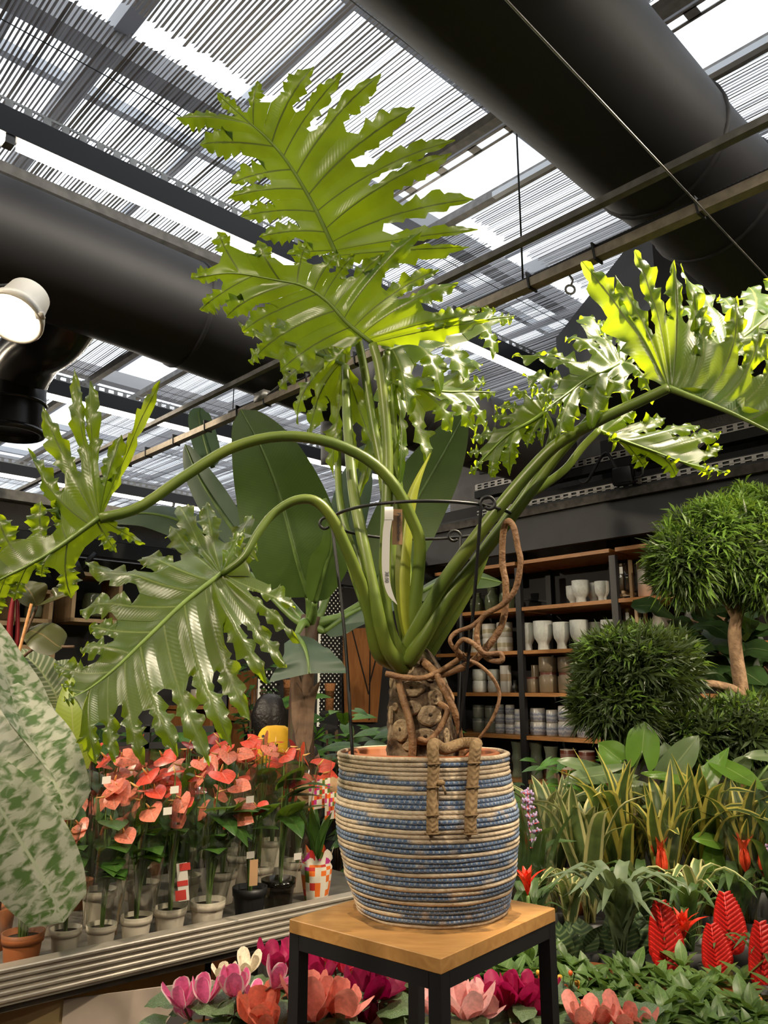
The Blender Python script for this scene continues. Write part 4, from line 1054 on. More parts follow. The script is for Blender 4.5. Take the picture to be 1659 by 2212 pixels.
world_part(MB().blade(sp_, .016, V((0, -1, .1)), lambda t: (.6 + .5 * math.sin(t * 3)) * (1 - t ** 3) + .05, 3, fold=-.5, curl=-.2), 'young_sheath', M['sheath'], phil)
# trunk
def barkmat():
    m, N, L, b = nt('scarred_bark'); nz = noise_n(N, L, 28, 8, dist=.8)
    L.new(ramp(N, L, nz, [(.32, (.018, .012, .008)), (.5, (.10, .062, .034)), (.68, (.30, .22, .14))]), b.inputs['Base Color']); b.inputs['Roughness'].default_value = .9
    bn = N.new('ShaderNodeBump'); bn.inputs['Strength'].default_value = 1; bn.inputs['Distance'].default_value = .012
    L.new(noise_n(N, L, 45, 8), bn.inputs['Height']); L.new(bn.outputs[0], b.inputs['Normal']); return m
M['bark'] = barkmat()
M['scar'] = mat('pale_leaf_scar', (.17, .11, .065), .85, scale=45, col2=(.50, .38, .23), bump=.7, bscale=80)
M['root'] = mat('brown_aerial_root', (.21, .105, .05), .6, scale=40, col2=(.38, .21, .10), bump=.5, bscale=120)
M['scardark'] = mat('dark_scar_centre', (.06, .04, .025), .9, var=.3, scale=60)
TC = P(913, 1540, 1.735)
tz = [P(913, y, 1.735).z for y in (1640, 1600, 1560, 1520, 1480, 1450, 1420, 1400)]
tr_ = [.076, .072, .070, .068, .062, .052, .038, .022]
mb = MB(); prof = cr([V((r, 0, z)) for r, z in zip(tr_, tz)], 40); sg = 40; vs = []; fs = []
for i, p in enumerate(prof):
    for k in range(sg):
        a = 6.283 * k / sg; q = V((math.cos(a), math.sin(a), 0))
        r = p.x * (1 + .10 * noise.noise(V((q.x * 2.2, q.y * 2.2, p.z * 26))) + .06 * noise.noise(V((q.x * 7, q.y * 7, p.z * 60))))
        vs.append(V((TC.x - (i / 40) * .012, TC.y, 0)) + q * r + V((0, 0, p.z)))
fs = [(i * sg + k, i * sg + (k + 1) % sg, (i + 1) * sg + (k + 1) % sg, (i + 1) * sg + k) for i in range(40) for k in range(sg)] + [tuple(40 * sg + k for k in range(sg))]
mb.add(vs, fs); trunk = world_part(mb, 'trunk', M['bark'], phil)
def ontrunk(px, py):
    d = ray(px, py); z = P(px, py, 1.67).z; r = .07
    for (za, ra), (zb, rb) in zip(zip(tz, tr_), zip(tz[1:], tr_[1:])):
        if za <= z <= zb: r = lerp(ra, rb, (z - za) / (zb - za))
    cx, cy = TC.x - .006, TC.y
    A_ = d.x ** 2 + d.y ** 2; B_ = -2 * (d.x * cx + d.y * cy); C_ = cx * cx + cy * cy - r * r
    D = B_ * B_ - 4 * A_ * C_; t = (-B_ - math.sqrt(max(0, D))) / (2 * A_); p = CAM + d * t
    nn = V((p.x - cx, p.y - cy, 0)).normalized(); return p, nn
for px, py, w, h in ((890, 1487, 56, 38), (930, 1466, 28, 13), (886, 1445, 22, 24), (848, 1472, 16, 30), (940, 1506, 36, 36), (889, 1529, 42, 32), (856, 1527, 16, 20), (928, 1546, 54, 46), (866, 1578, 38, 50), (918, 1592, 58, 36), (846, 1545, 10, 40), (962, 1590, 18, 36), (882, 1612, 26, 18)):
    p, nn = ontrunk(px, py); sdv = nn.cross(ZX).normalized(); t = 1.0 / FPX * 1.62
    mb = MB(); vs = []; rings = [(1.0, -.001), (.9, .0055), (.74, .006), (.5, .0048), (.3, .0052), (.12, .004)]
    sg = 22; ph = px * .37
    for rr_, hh in rings:
        for k in range(sg):
            a = 6.283 * k / sg; wob = 1 + .12 * noise.noise(V((math.cos(a) * 1.6, math.sin(a) * 1.6, ph)))
            vs.append(p + sdv * (rr_ * wob * w * t / 2 * math.cos(a)) + ZX * (rr_ * wob * h * t / 2 * math.sin(a)) + nn * (hh - .012 * (rr_ * math.cos(a) * w * t / .14) ** 2))
    fs = [(i * sg + k, i * sg + (k + 1) % sg, (i + 1) * sg + (k + 1) % sg, (i + 1) * sg + k) for i in range(5) for k in range(sg)] + [tuple(5 * sg + k for k in range(sg))]
    mb.add(vs, fs); world_part(mb, 'leaf_scar', M['scar'], trunk)
    if w > 28:
        world_part(MB().ball(p + nn * .003 + ZX * h * t * .06, w * t * .09, .0035, h * t * .10, 10, 6), 'scar_eye', M['scardark'], trunk)
def root(pts, r0, r1, seg=9):
    path = cr([V(p) if len(p) == 3 and not isinstance(p, tuple) else P(*p) for p in pts], 12 * len(pts)); n = len(path)
    rr_ = [lerp(r0, r1, i / (n - 1)) * (1 + .12 * noise.noise(path[i] * 60)) for i in range(n)]
    return world_part(MB().tube(path, rr_, seg), 'aerial_root', M['root'], phil)
root([(930, 1458, 1.68), (953, 1457, 1.66), (1010, 1436, 1.64), (1044, 1407, 1.63), (1079, 1360, 1.62), (1091, 1316, 1.61), (1092, 1259, 1.60), (1085, 1215, 1.6), (1087, 1150, 1.59), (1097, 1126, 1.57), (1110, 1140, 1.56), (1118, 1180, 1.56), (1124, 1215, 1.56), (1113, 1272, 1.57), (1085, 1306, 1.58), (1044, 1331, 1.6), (1030, 1366, 1.6), (1035, 1400, 1.6), (1057, 1424, 1.59), (1083, 1427, 1.58), (1080, 1412, 1.58), (1047, 1412, 1.58), (1022, 1390, 1.58), (1000, 1382, 1.59), (986, 1400, 1.6), (1000, 1416, 1.61)], .0078, .0048)
root([(985, 1412, 1.62), (995, 1420, 1.62), (1032, 1435, 1.62), (1063, 1463, 1.62), (1079, 1501, 1.62), (1066, 1548, 1.62), (1035, 1595, 1.64), (1000, 1632, 1.66)], .0042, .0032)
root([(1044, 1331, 1.6), (1020, 1352, 1.6), (985, 1366, 1.6), (972, 1385, 1.6), (988, 1410, 1.61), (1000, 1420, 1.62)], .005, .004)
root([(833, 1455, 1.66), (866, 1462, 1.655), (910, 1465, 1.65), (947, 1451, 1.65), (985, 1428, 1.64), (1003, 1412, 1.63)], .0062, .0052)
root([(914, 1429, 1.69), (941, 1454, 1.655), (957, 1485, 1.645), (979, 1529, 1.64), (991, 1573, 1.65), (1000, 1640, 1.66)], .0088, .0060)
root([(860, 1466, 1.68), (869, 1504, 1.655), (884, 1554, 1.645), (891, 1604, 1.64), (889, 1640, 1.645)], .0075, .0085)
root([(950, 1520, 1.67), (966, 1535, 1.65), (950, 1573, 1.645), (925, 1600, 1.645), (908, 1597, 1.65), (898, 1604, 1.66)], .0062, .0048)
root([(962, 1480, 1.69), (976, 1508, 1.68), (972, 1530, 1.67)], .006, .005)

# ---- wire support ring with curled posts, tags
ring_ = thing('wire_plant_support', 'black wire plant support ring with curled posts around the petioles', 'plant support', BC + V((0, 0, .25)))
RZ = 1.862; RC = V((.086, 1.725, RZ)); RR = .205
world_part(MB().tube([RC + V((RR * math.cos(6.2832 * k / 64), RR * math.sin(6.2832 * k / 64), 0)) for k in range(65)], .0036, 8), 'ring', M['black'], ring_)
for px, py, bx, by, bY, curl_s in ((712, 1138, 762, 1640, 1.66, -1), (1034, 1108, 985, 1640, 1.66, 1), (995, 1165, 985, 1640, 1.82, -1)):
    d = ray(px, py); best = None
    for k in range(256):
        a = 6.2832 * k / 256; p = RC + V((RR * math.cos(a), RR * math.sin(a), 0)); v = p - CAM
        e = (v.normalized() - d.normalized()).length
        if best is None or e < best[0]: best = (e, p)
    p = best[1]; b_ = P(bx, by, bY)
    curl = [p + V((curl_s * (.012 + .016 * math.cos(t) * (1 - i * .02)), 0, .004 + .016 * math.sin(t) * (1 - i * .02))) for i, t in enumerate([math.pi - 6.0 * j / 20 if curl_s > 0 else 0 for j in range(21)])] if False else []
    for j in range(24):
        t = j / 23 * 5.6; rad = .017 * (1 - .45 * j / 23)
        curl.append(p + V((curl_s * (.015 - rad * math.cos(t)), -.006, rad * math.sin(t))))
    mid_ = p.lerp(b_, .5) + V((.006, 0, 0))
    world_part(MB().tube(curl[::-1] + cr([p + V((0, -.006, -.004)), mid_, b_], 16), .0036, 8), 'post', M['black'], ring_)
tagw = mat('white_tag_plastic', (.66, .64, .60), .5)
tp0 = P(840, 1100, RC.y - RR - .006)
tg = thing('plant_label', 'white strip price label looped over the wire support ring', 'label', tp0)
lp_ = cr([P(841, 1099, tp0.y), P(840, 1115, tp0.y - .004), P(835, 1150, tp0.y - .004), P(833, 1200, tp0.y - .004), P(834, 1245, tp0.y - .004), P(842, 1280, tp0.y - .005), P(858, 1306, tp0.y - .006)], 30)
world_part(MB().blade(lp_, .0082, V((0, -1, 0)), lambda t: (1 if t < .08 else (.92 if t > .14 else .75)) * (1 - max(0, t - .55) / .45 * .45 - max(0, (t - .85) / .15) * .5), 2), 'strip', tagw, tg)
world_part(MB().blade([tp0 + V((0, .004, -.022)), tp0 + V((0, .007, 0)), tp0 + V((0, .0, .005)), tp0 + V((0, -.005, -.004)), tp0 + V((0, -.005, -.022))], .0085, V((0, -1, .2)), lambda t: 1, 1), 'loop', tagw, tg)
inkm = mat('grey_ink', (.10, .10, .11), .7)
tm = text_mesh('price_print', '38.00', .010, inkm)
pp_ = P(835, 1246, tp0.y - .0055); o = link('price_print', tm, tg); o.matrix_basis = basis(pp_ - tp0, V((0, 0, -1)), V((1, 0, 0)), V((0, -1, 0)))
kraft = mat('brown_kraft_card', (.34, .20, .10), .8, var=.1)
kt = P(858, 1138, RC.y - RR + .012)
kg = thing('kraft_tag', 'small brown kraft name tag tied to the support ring behind the white label', 'tag', kt)
kw = V((1, .1, 0)).normalized(); mb = MB(); mb.box(kt, .021, .001, .072, kw, V((0, 1, 0)), ZX); world_part(mb, 'card', kraft, kg, False)
o = link('name_print', text_mesh('name_print', 'Philodendron', .0105, inkm), kg); o.matrix_basis = basis(V((.003, -.0008, 0)), V((0, 0, -1)), V((1, .1, 0)).normalized(), V((.1, -1, 0)).normalized())
world_part(MB().tube([kt + V((-.004, 0, .036)), kt + V((-.006, -.004, .047)), kt + V((-.004, -.012, .046))], .0006, 4), 'string', M['jute'], kg)
# ================================================================== generic plant pieces
def prof_oval(a=.9, b=1.0):
    return lambda t: math.sin(math.pi * min(1, max(0, t)) ** a) ** b
def prof_lance(t): return (math.sin(math.pi * min(1, t) ** .75)) ** .9 if t < 1 else 0
def prof_strap(t): return min(1, .55 + t * 2.2) * (1 - max(0, t - .35) ** 1.6 / (.65 ** 1.6)) ** .8 if t < 1 else 0
def heart_mesh(name, m, wid=.42, fold=.25, drop=.25, ns=9, nw=3, wave=.0, tip=1.0):
    """heart leaf of length 1 along +Y from the petiole joint, upper side +Z"""
    mb = MB(); vs = []; uvs = []
    for i in range(ns + 1):
        t = i / ns
        w = wid * (math.sin(math.pi * (t * .92 + .08) ** .62)) ** .8
        if t > .97: w = .01
        for k in range(-nw, nw + 1):
            x = k / nw
            back = -.16 * (abs(x) ** 1.5) * max(0, 1 - t * 2.2)          # basal lobes sweep back
            y = t + back * 1.3 - .02 * abs(x)
            z = -drop * t * t + fold * abs(x) * w - .35 * x * x * w * .5 + wave * math.sin(t * 14 + k) * abs(x) ** 2
            vs.append(V((x * w, y, z))); uvs.append((.5 + x / 2, t))
    c = 2 * nw + 1
    mb.add(vs, [(i * c + k, i * c + k + 1, (i + 1) * c + k + 1, (i + 1) * c + k) for i in range(ns) for k in range(2 * nw)], uvs)
    return mb.mesh(name, m)
def frame(o, fwd, up, sc=1.0):
    """matrix: +Y along fwd, +Z near up"""
    y = V(fwd).normalized(); x = y.cross(V(up))
    x = x.normalized() if x.length > 1e-5 else y.orthogonal().normalized()
    z = x.cross(y); m = Matrix((x * sc, y * sc, z * sc)).transposed().to_4x4(); m.translation = V(o); return m
def leaf_blade_obj(name, pts, hw, up, prof, m, root, nw=3, fold=.15, curl=0., wave=0., wf=4, n=14, stem=None, stem_r=.004, stem_m=None):
    o = world_part(MB().blade(cr(pts, n), hw, V(up), prof, nw, fold, curl, wave, wf), name, m, root)
    if stem:
        world_part(MB().tube(cr(stem, 14), stem_r, 6), 'stem', stem_m or M['stemgreen'], root)
    return o
M['stemgreen'] = mat('green_stem', (.10, .17, .035), .45, var=.3, scale=14)
M['stembrown'] = mat('brown_stem', (.12, .07, .04), .7, var=.3, scale=20)
M['antleaf'] = leafmat('anthurium_leaf', (.045, .115, .02), (.20, .34, .02), vein=(.13, .2, .05), vw=.05, rough=.35, tmix=.25)
M['antred'] = leafmat('coral_spathe', (.62, .075, .045), (.75, .12, .05), vein=(.75, .22, .15), vw=.04, rough=.28, tmix=.22, var=.3)
M['antpink'] = leafmat('salmon_spathe', (.68, .20, .13), (.8, .25, .12), vein=(.75, .4, .3), vw=.04, rough=.3, tmix=.25, var=.35)
M['antdark'] = leafmat('dark_red_spathe', (.20, .018, .018), (.35, .03, .03), rough=.25, tmix=.15)
M['spadix'] = mat('yellow_spadix', (.62, .34, .10), .6)
M['potwhite'] = mat('cream_plastic_pot', (.62, .55, .45), .45, var=.05)
M['sleeve'] = clearmat('clear_plant_sleeve', (.95, .96, .94), .10, .10)
M['paper'] = mat('white_paper_label', (.68, .64, .58), .7)
M['redprint'] = mat('red_card_print', (.55, .05, .04), .5)
# ---- aluminium bench with ribbed edge
ZB = .69; RT = .77
ra, rb = PZ(-120, 2118, RT), PZ(770, 1931, RT)
rd = (rb - ra).normalized(); rn = ZX.cross(rd).normalized()                # rn points away from the camera (to the bench)
if rn.y < 0: rn = -rn
bench = thing('growing_bench', 'long aluminium growing bench with ribbed edge rail carrying flower pots', 'bench', (ra.x, ra.y, 0))
M['rail'] = mat('warm_aluminium', (.50, .45, .38), .38, .55, var=.08, scale=30)
M['benchtop'] = mat('bench_tray', (.10, .09, .075), .7, var=.3, scale=10)
Lr = (rb - ra).length + .4
mid_r = ra + rd * (Lr / 2)
world_part(MB().box(mid_r + rn * .03 + V((0, 0, -.05)), Lr, .05, .092, rd, rn, ZX), 'edge_rail', M['rail'], bench, False)
for k in range(5):
    zc_ = RT - .008 - k * .0185
    rib_path = []
    mb = MB(); mb.box(mid_r + V((0, 0, zc_ - RT)) + rn * .002, Lr, .010, .011, rd, rn, ZX, bev=.003)
    world_part(mb, 'rail_rib', M['rail'], bench, False)
world_part(MB().box(mid_r + rn * .56 + V((0, 0, ZB - .02 - RT)), Lr, 1.06, .04, rd, rn, ZX), 'tray', M['benchtop'], bench, False)
for s_ in (.1, .9):
    for w_ in (.2, .95):
        c = ra + rd * Lr * s_ + rn * w_
        world_part(MB().box(V((c.x, c.y, .33)), .05, .05, .66, rd, rn, ZX), 'leg', M['galvdull'], bench, False)
# ---- anthuriums
def antpot_profile(s=1.0): return [(.042, 0), (.044, .004), (.054, .088), (.054, .09), (.059, .092), (.061, .118), (.057, .118), (.055, .10)]
ant_leaf = [heart_mesh('leaf', M['antleaf'], .40, .2, d) for d in (.15, .4, .6)]
def spathe_mesh(m): return heart_mesh('spathe', m, .46, .12, .12, 7, 3)
spathes = {k: spathe_mesh(M[k]) for k in ('antred', 'antpink', 'antdark')}
spx = MB().tube([V((0, .02, 0)), V((0, .14, .16)), V((0, .22, .32))], [.045, .04, .015], 7).mesh('spadix', M['spadix'])
sleeve_me = None
CELLS = []                                                       # (x, y, radius share) of everything standing on the bench
def cell_planes(pos, r):
    out = []
    for x, y, rj in CELLS:
        dx, dy = x - pos[0], y - pos[1]; d = math.hypot(dx, dy)
        if 1e-4 < d < .42: out.append((dx / d, dy / d, d * r / (r + rj) - .003))
    return out
def sleeve(root, h=.40, r0=.058, r1=.135, seed=0, planes=(), zb=.10):
    """clear sleeve; where it meets its neighbours it is pressed flat against them"""
    R = random.Random(seed); mb = MB(); sg = 40; vs = []; nz_ = 8
    for i in range(nz_ + 1):
        t = i / nz_
        for k in range(sg):
            a = 6.283 * k / sg; ca, sa = math.cos(a), math.sin(a)
            r = lerp(r0, r1, t) * (1 + .06 * t * noise.noise(V((ca * 2.5, sa * 2.5, t * 2 + seed)))) + .006 * t * math.sin(a * 9 + seed)
            for nx, ny, lim in planes:
                c = ca * nx + sa * ny
                if c > .05: r = min(r, lim / c)
            zz = zb + h * t + (.03 * math.sin(a * 2 + seed) if i == nz_ else 0)
            vs.append(V((r * ca, r * sa, zz)))
    mb.add(vs, [(i * sg + k, i * sg + (k + 1) % sg, (i + 1) * sg + (k + 1) % sg, (i + 1) * sg + k) for i in range(nz_) for k in range(sg)])
    return mb.build('sleeve', M['sleeve'], root)
def cell_viol(pts, planes):
    return max([float((pts[:, 0] * nx + pts[:, 1] * ny).max()) - lim for nx, ny, lim in planes] + [-1.0])
def anthurium(pos, label, kinds, seed, potm='potwhite', nl=13, nf=8, group=None, H=.46, sl=True, ps=1.0, rz=None, spread=.13):
    R = random.Random(seed); planes = cell_planes(pos, .061 * ps)
    root = thing('anthurium_plant', label, 'potted plant', pos, 0, group)
    MB().lathe([(r * ps, z * ps) for r, z in antpot_profile()], 28).build('pot', M[potm], root)
    MB().lathe([(.056 * ps, .100 * ps), (.001, .106 * ps)], 20).build('soil', M['soil'], root)
    zp = .1 * ps
    def inside(x, y, m=.012):
        k = 1.0
        for nx, ny, lim in planes:
            c = x * nx + y * ny
            if c > lim - m: k = min(k, max(0, lim - m) / c)
        return x * k, y * k
    for i in range(nl):
        me = R.choice(ant_leaf); best = None
        for tr_ in range(30):
            a = R.uniform(0, 6.283); h = lerp(.15, H * .74, R.random()); r = spread * lerp(.35, .95, R.random()) * .97 ** tr_
            d = V((math.cos(a), math.sin(a), 0)); jx, jy = inside(d.x * r * .55, d.y * r * .55); j = V((jx, jy, zp + h))
            L = R.uniform(.11, .17) * .975 ** tr_
            m_ = frame(j, d * .8 + V((0, 0, R.uniform(-.2, .9) + .03 * tr_)), ZX, L); v = cell_viol(placed(me, m_), planes)
            if best is None or v < best[0]: best = (v, m_, j)
            if v <= 0: break
        link('leaf', me, root, best[1]); j = best[2]
        MB().tube(cr([V((j.x * .2, j.y * .2, zp)), V((j.x * .4, j.y * .4, (zp + j.z) * .5)), j], 6), .0028, 5, False).build('petiole', M['stemgreen'], root)
    for i in range(nf):
        me = spathes[R.choice(kinds)]; best = None
        for tr_ in range(30):
            a = R.uniform(0, 6.283); h = lerp(H * .62, H, R.random()); r = spread * lerp(.2, .9, R.random()) * .97 ** tr_
            d = V((math.cos(a), math.sin(a), 0)); jx, jy = inside(d.x * r, d.y * r); j = V((jx, jy, zp + h))
            L = R.uniform(.07, .10) * .98 ** tr_
            m_ = frame(j, d * .9 + V((0, -.1, R.uniform(-.7, .15))), ZX * .7 + V((R.uniform(-.5, .5), -.75, 0)), L); v = cell_viol(np.vstack([placed(me, m_), placed(spx, m_)]), planes)
            if best is None or v < best[0]: best = (v, m_, j)
            if v <= 0: break
        fl_ = link('flower', me, root, best[1]); link('spadix', spx, fl_, Matrix.Identity(4)); j = best[2]
        MB().tube(cr([V((j.x * .1, j.y * .1, zp)), V((j.x * .3, j.y * .3, (zp + j.z) * .5)), j], 6), .0024, 5, False).build('flower_stem', M['stemgreen'], root)
    if sl: sleeve(root, H * .86, .058 * ps, spread * 1.12, seed, planes, zp)
    return root
def card(root, p, w, h, m, fwd=V((0, -1, 0)), name='price_card', roll=0.0):
    x = fwd.cross(ZX).normalized(); x = (x * math.cos(roll) + ZX * math.sin(roll)); z = x.cross(fwd) * -1
    q = MB().box(V(p) - root.location, w, .0012, h, x, fwd, z)
    return q.build(name, m, root, False)
row = [(143, 2003, 'potwhite', 'leftmost salmon anthurium in a cream pot beside the terracotta pot'), (220, 1995, 'potwhite', 'salmon anthurium in the second cream pot from the terracotta pot'),
       (295, 1976, 'potwhite', 'salmon anthurium in the third cream pot, with bamboo stake'), (368, 1958, 'potwhite', 'salmon anthurium in a cream pot with a red and white care card'), (449, 1943, 'potwhite', 'salmon anthurium in a cream pot beside the gap in the row')]
def onbench(along, perp): return V((ra.x, ra.y, ZB)) - V((0, 0, 0)) + rd * along + rn * perp
def rimpos(x, y, ps): p = PZ(x, y, ZB + .118 * ps); p.z = ZB; return p
front_ps = [.78, .77, .84, .90, .98]
ANT = []                                                          # position, pot scale and the rest of each anthurium
for k, (x, y, pm, lb) in enumerate(row):
    ANT.append((rimpos(x, y, front_ps[k]), front_ps[k], dict(label=lb, kinds=['antpink', 'antpink', 'antred'], seed=60 + k, potm=pm, H=.45 if k else .42)))
ANT.append((rimpos(51, 2012, .98), .98, dict(label='leafy anthurium with few flowers in a terracotta pot on the bench', kinds=['antred'], seed=70, potm='terra', nl=12, nf=3, H=.34)))
M['darkpot'] = clearmat('smoky_clear_pot', (.35, .33, .30), .06, .1)
ANT.append((rimpos(602, 1898, 1.06), 1.06, dict(label='red anthurium in a smoky clear pot with wide green leaves', kinds=['antred'], seed=73, potm='darkpot', nl=10, nf=5, H=.50)))
ANT.append((rimpos(540, 1915, 1.02), 1.02, dict(label='anthurium in a dark pot with kraft tag, between cream and clear pots', kinds=['antred'], seed=74, potm='black', nl=7, nf=2, H=.40, sl=False, spread=.10)))
for k, (x, y) in enumerate([(110, 1935), (215, 1920), (310, 1905), (400, 1890), (480, 1880), (560, 1868), (640, 1858)]):
    ANT.append((rimpos(x, y, 1), 1, dict(label='coral red anthurium in second bench row, %s counted from the calathea' % ORD[k], kinds=['antred', 'antpink', 'antred'], seed=90 + k, nl=9, nf=8, H=.47 + .02 * (k % 3), group='second row anthuriums')))
for k, p in enumerate([onbench(.92, .98), onbench(1.13, .96), onbench(1.34, .93), onbench(.84, .76), onbench(1.28, .72), onbench(1.56, .92)]):
    ANT.append((p, 1, dict(label='dark red anthurium at the bench back, %s counted from the calathea' % ORD[k], kinds=['antdark', 'antred'], seed=110 + k, nl=9, nf=5, H=.50, group='back row anthuriums')))
GIFT = PZ(676, 1930, ZB + .02); GIFT.z = ZB; GIFT = GIFT + rn * -.02
LIME = onbench(.62, .78); CAL = onbench(.40, .93); RUB = V((P(30, 1600, 2.75).x, 2.75, ZB))
for p, ps, kw in ANT: CELLS.append((p.x, p.y, .061 * ps)); obst(p.x, p.y, ZB - .01, ZB + .13 * ps, .062 * ps)
for p, r in ((GIFT, .062), (LIME, .05), (CAL, .06), (RUB, .055)): CELLS.append((p.x, p.y, r)); obst(p.x, p.y, ZB - .01, ZB + .14, r + .012, None, {id(LIME): 'lime', id(CAL): 'cal', id(RUB): 'rub'}.get(id(p), 'gift'))
ants = [anthurium(p, kw.pop('label'), kw.pop('kinds'), kw.pop('seed'), ps=ps, **kw) for p, ps, kw in ANT]
# care cards and price cards
a = ants[3]; cpos = P(395, 1905, a.location.y - .07)
cc = thing('care_card', 'red and white care card stuck into the fourth cream pot', 'card', cpos)
card(cc, cpos, .034, .115, M['paper'], V((.15, -1, 0)).normalized(), 'card_base', -.12)
for dz, h in ((.046, .022), (-.004, .016), (-.040, .03)):
    card(cc, cpos + V((dz * .1, -.0012, dz)), .034, h, M['redprint'], V((.15, -1, 0)).normalized(), 'print_block', -.12)
for k, (x, y, Y) in enumerate(((230, 1685, 2.6), (377, 1706, 2.62), (362, 1752, 2.6), (540, 1727, 2.8), (448, 1640, 3.0), (293, 1640, 3.0), (541, 1847, 2.9), (643, 1850, 3.0))):
    cpos = P(x, y, Y); o = MB().box(cpos, .026, .0015, .022, V((1, .1, .1)).normalized(), V((0, 1, 0)), ZX).build('price_card', M['paper'], None, False)
    tag(o, 'small white price card stuck on a clear plant sleeve', 'card', 'price cards on the sleeves')
kt_ = P(548, 1885, 2.72); o = MB().box(kt_, .026, .002, .078, V((1, .1, .08)).normalized(), V((0, 1, 0)), ZX).build('kraft_label', kraft, None, False); tag(o, 'brown kraft label hanging on the dark pot', 'label')
sk = ants[2].location + V((-.055, -.03, 0)); o = MB().tube([sk + V((0, 0, .05)), sk + V((.012, 0, .17))], .005, 6).build('bamboo_stake', M['palewood'], None); tag(o, 'short bamboo stake leaning on the third cream pot', 'stake')
# gift wrap pot of coloured squares
def squaremat():
    m, N, L, b = nt('square_print_wrap')
    vm = mapping(N, L, 'UV', (16, 9, 1)); fl_ = N.new('ShaderNodeVectorMath'); fl_.operation = 'FLOOR'; L.new(vm, fl_.inputs[0])
    wn = N.new('ShaderNodeTexWhiteNoise'); L.new(fl_.outputs[0], wn.inputs['Vector'])
    L.new(ramp(N, L, wn.outputs['Value'], [(0, (.68, .62, .52)), (.5, (.75, .16, .02)), (.66, (.50, .03, .02)), (.76, (.10, .16, .02)), (.88, (.45, .03, .22))], 'CONSTANT'), b.inputs['Base Color']); b.inputs['Roughness'].default_value = .5
    return m
M['wrap'] = squaremat()
p = GIFT
gw = thing('gift_wrapped_pot', 'pot wrapped in white paper printed with orange and magenta squares', 'pot', p)
mb = MB(); vs = []; sg = 40
for i, (r, z) in enumerate(((.045, 0), (.052, .04), (.058, .09), (.062, .125), (.055, .14), (.066, .175))):
    for k in range(sg):
        a_ = 6.283 * k / sg; rr_ = r * (1 + (.04 + .06 * (i == 5)) * math.sin(a_ * 7 + i)); vs.append(p + V((rr_ * math.cos(a_), rr_ * math.sin(a_), z + (.02 * math.sin(a_ * 6) if i == 5 else 0))))
mb.add(vs, [(i * sg + k, i * sg + (k + 1) % sg, (i + 1) * sg + (k + 1) % sg, (i + 1) * sg + k) for i in range(5) for k in range(sg)], [(k / sg, i / 5) for i in range(6) for k in range(sg)])
world_part(mb, 'paper_wrap', M['wrap'], gw)
for k in range(12):
    a_ = k * .9; d = V((math.cos(a_), math.sin(a_), 0))
    world_part(MB().blade(cr([p + V((0, 0, .13)), p + d * .04 + V((0, 0, .25)), p + d * .10 + V((0, 0, .36 + .03 * math.sin(k * 3)))], 8), .022, d * -1 + ZX, prof_lance, 2, .2), 'leaf', M['antleaf'], gw)
cpos = P(705, 1722, p.y - .03)
for (x, y, w, h) in ((690, 1715, .085, .11), (718, 1740, .06, .10)):
    c_ = P(x, y, p.y - .05); mb = MB(); xx = V((1, .2, .15)).normalized(); mb.add([c_ - xx * w / 2 - ZX * h / 2, c_ + xx * w / 2 - ZX * h / 2, c_ + xx * w / 2 + ZX * h / 2, c_ - xx * w / 2 + ZX * h / 2], [(0, 1, 2, 3)], [(0, 0), (.5, 0), (.5, .7), (0, .7)])
    o = mb.build('printed_card', M['wrap'], None, False); tag(o, ('larger' if w > .07 else 'smaller') + ' white card printed with coloured squares hanging beside the basket', 'card', 'square print cards')
for (x, y) in ((662, 1710), (722, 1705)):
    c_ = P(x, y, p.y + .02); n_ = 28
    poly = [c_ + V(((.040 + .0035 * math.cos(7 * 6.283 * k / n_)) * math.cos(6.283 * k / n_), 0, (.046 + .0035 * math.cos(7 * 6.283 * k / n_)) * math.sin(6.283 * k / n_))) for k in range(n_)]
    o = MB().prism(poly, V((0, .004, 0))).build('scalloped_tag', M['palewood'], None, False); tag(o, 'round scalloped wooden tag ' + ('hanging by the clear potted anthurium' if x < 700 else 'touching the striped basket'), 'tag', 'scalloped wooden tags')
    MB().lathe([(.026, -.002), (.028, .0), (.026, .002)], 20).build('engraved_ring', kraft, o).matrix_basis = Matrix.Translation(c_ + V((0, -.001, 0))) @ Matrix.Rotation(math.pi / 2, 4, 'X')

# ---- carton under the bench
bxc = PZ(140, 2130, .668)
carton = thing('storage_carton', 'beige and grey carton with red JMT logo in an oval under the bench', 'carton', (bxc.x, bxc.y, 0))
M['cartonA'] = mat('beige_carton', (.50, .36, .17), .8, var=.06); M['cartonB'] = mat('grey_carton', (.42, .34, .28), .75, var=.08)
fa = V((-1, -.25, 0)).normalized(); fb = V((.93, .36, 0)).normalized()
c0 = V((bxc.x, bxc.y, .10))
HB = .535
def quadpart(nm, a_, d, w, h, m):
    nn = d.cross(ZX).normalized(); mb = MB(); mb.box(a_ + d * w / 2 + ZX * h / 2 + nn * .004, w, .006, h, d, nn, ZX); return world_part(mb, nm, m, carton, False)
quadpart('beige_side', c0, fa, .6, HB, M['cartonA']); quadpart('grey_side', c0, fb, .42, HB, M['cartonB'])
fe = c0 + fb * .42
mb = MB(); mb.add([fe, fe + fb * .14, fe + fb * .14 + ZX * (HB - .06), fe + ZX * HB], [(0, 1, 2, 3)]); world_part(mb, 'open_flap', M['cartonB'], carton, False)
quadpart('back_side', c0 + fa * .6 + V((.1, .5, 0)), fb, .8, HB - .05, M['cartonA'])
world_part(MB().box(c0 + V((-.15, .3, .01)), .8, .4, .01), 'bottom', M['cartonA'], carton, False)
nb_ = fb.cross(ZX).normalized(); nb_ = nb_ if nb_.y < 0 else -nb_
lc = PP(203, 2207, c0, nb_) + nb_ * .003
oval = []
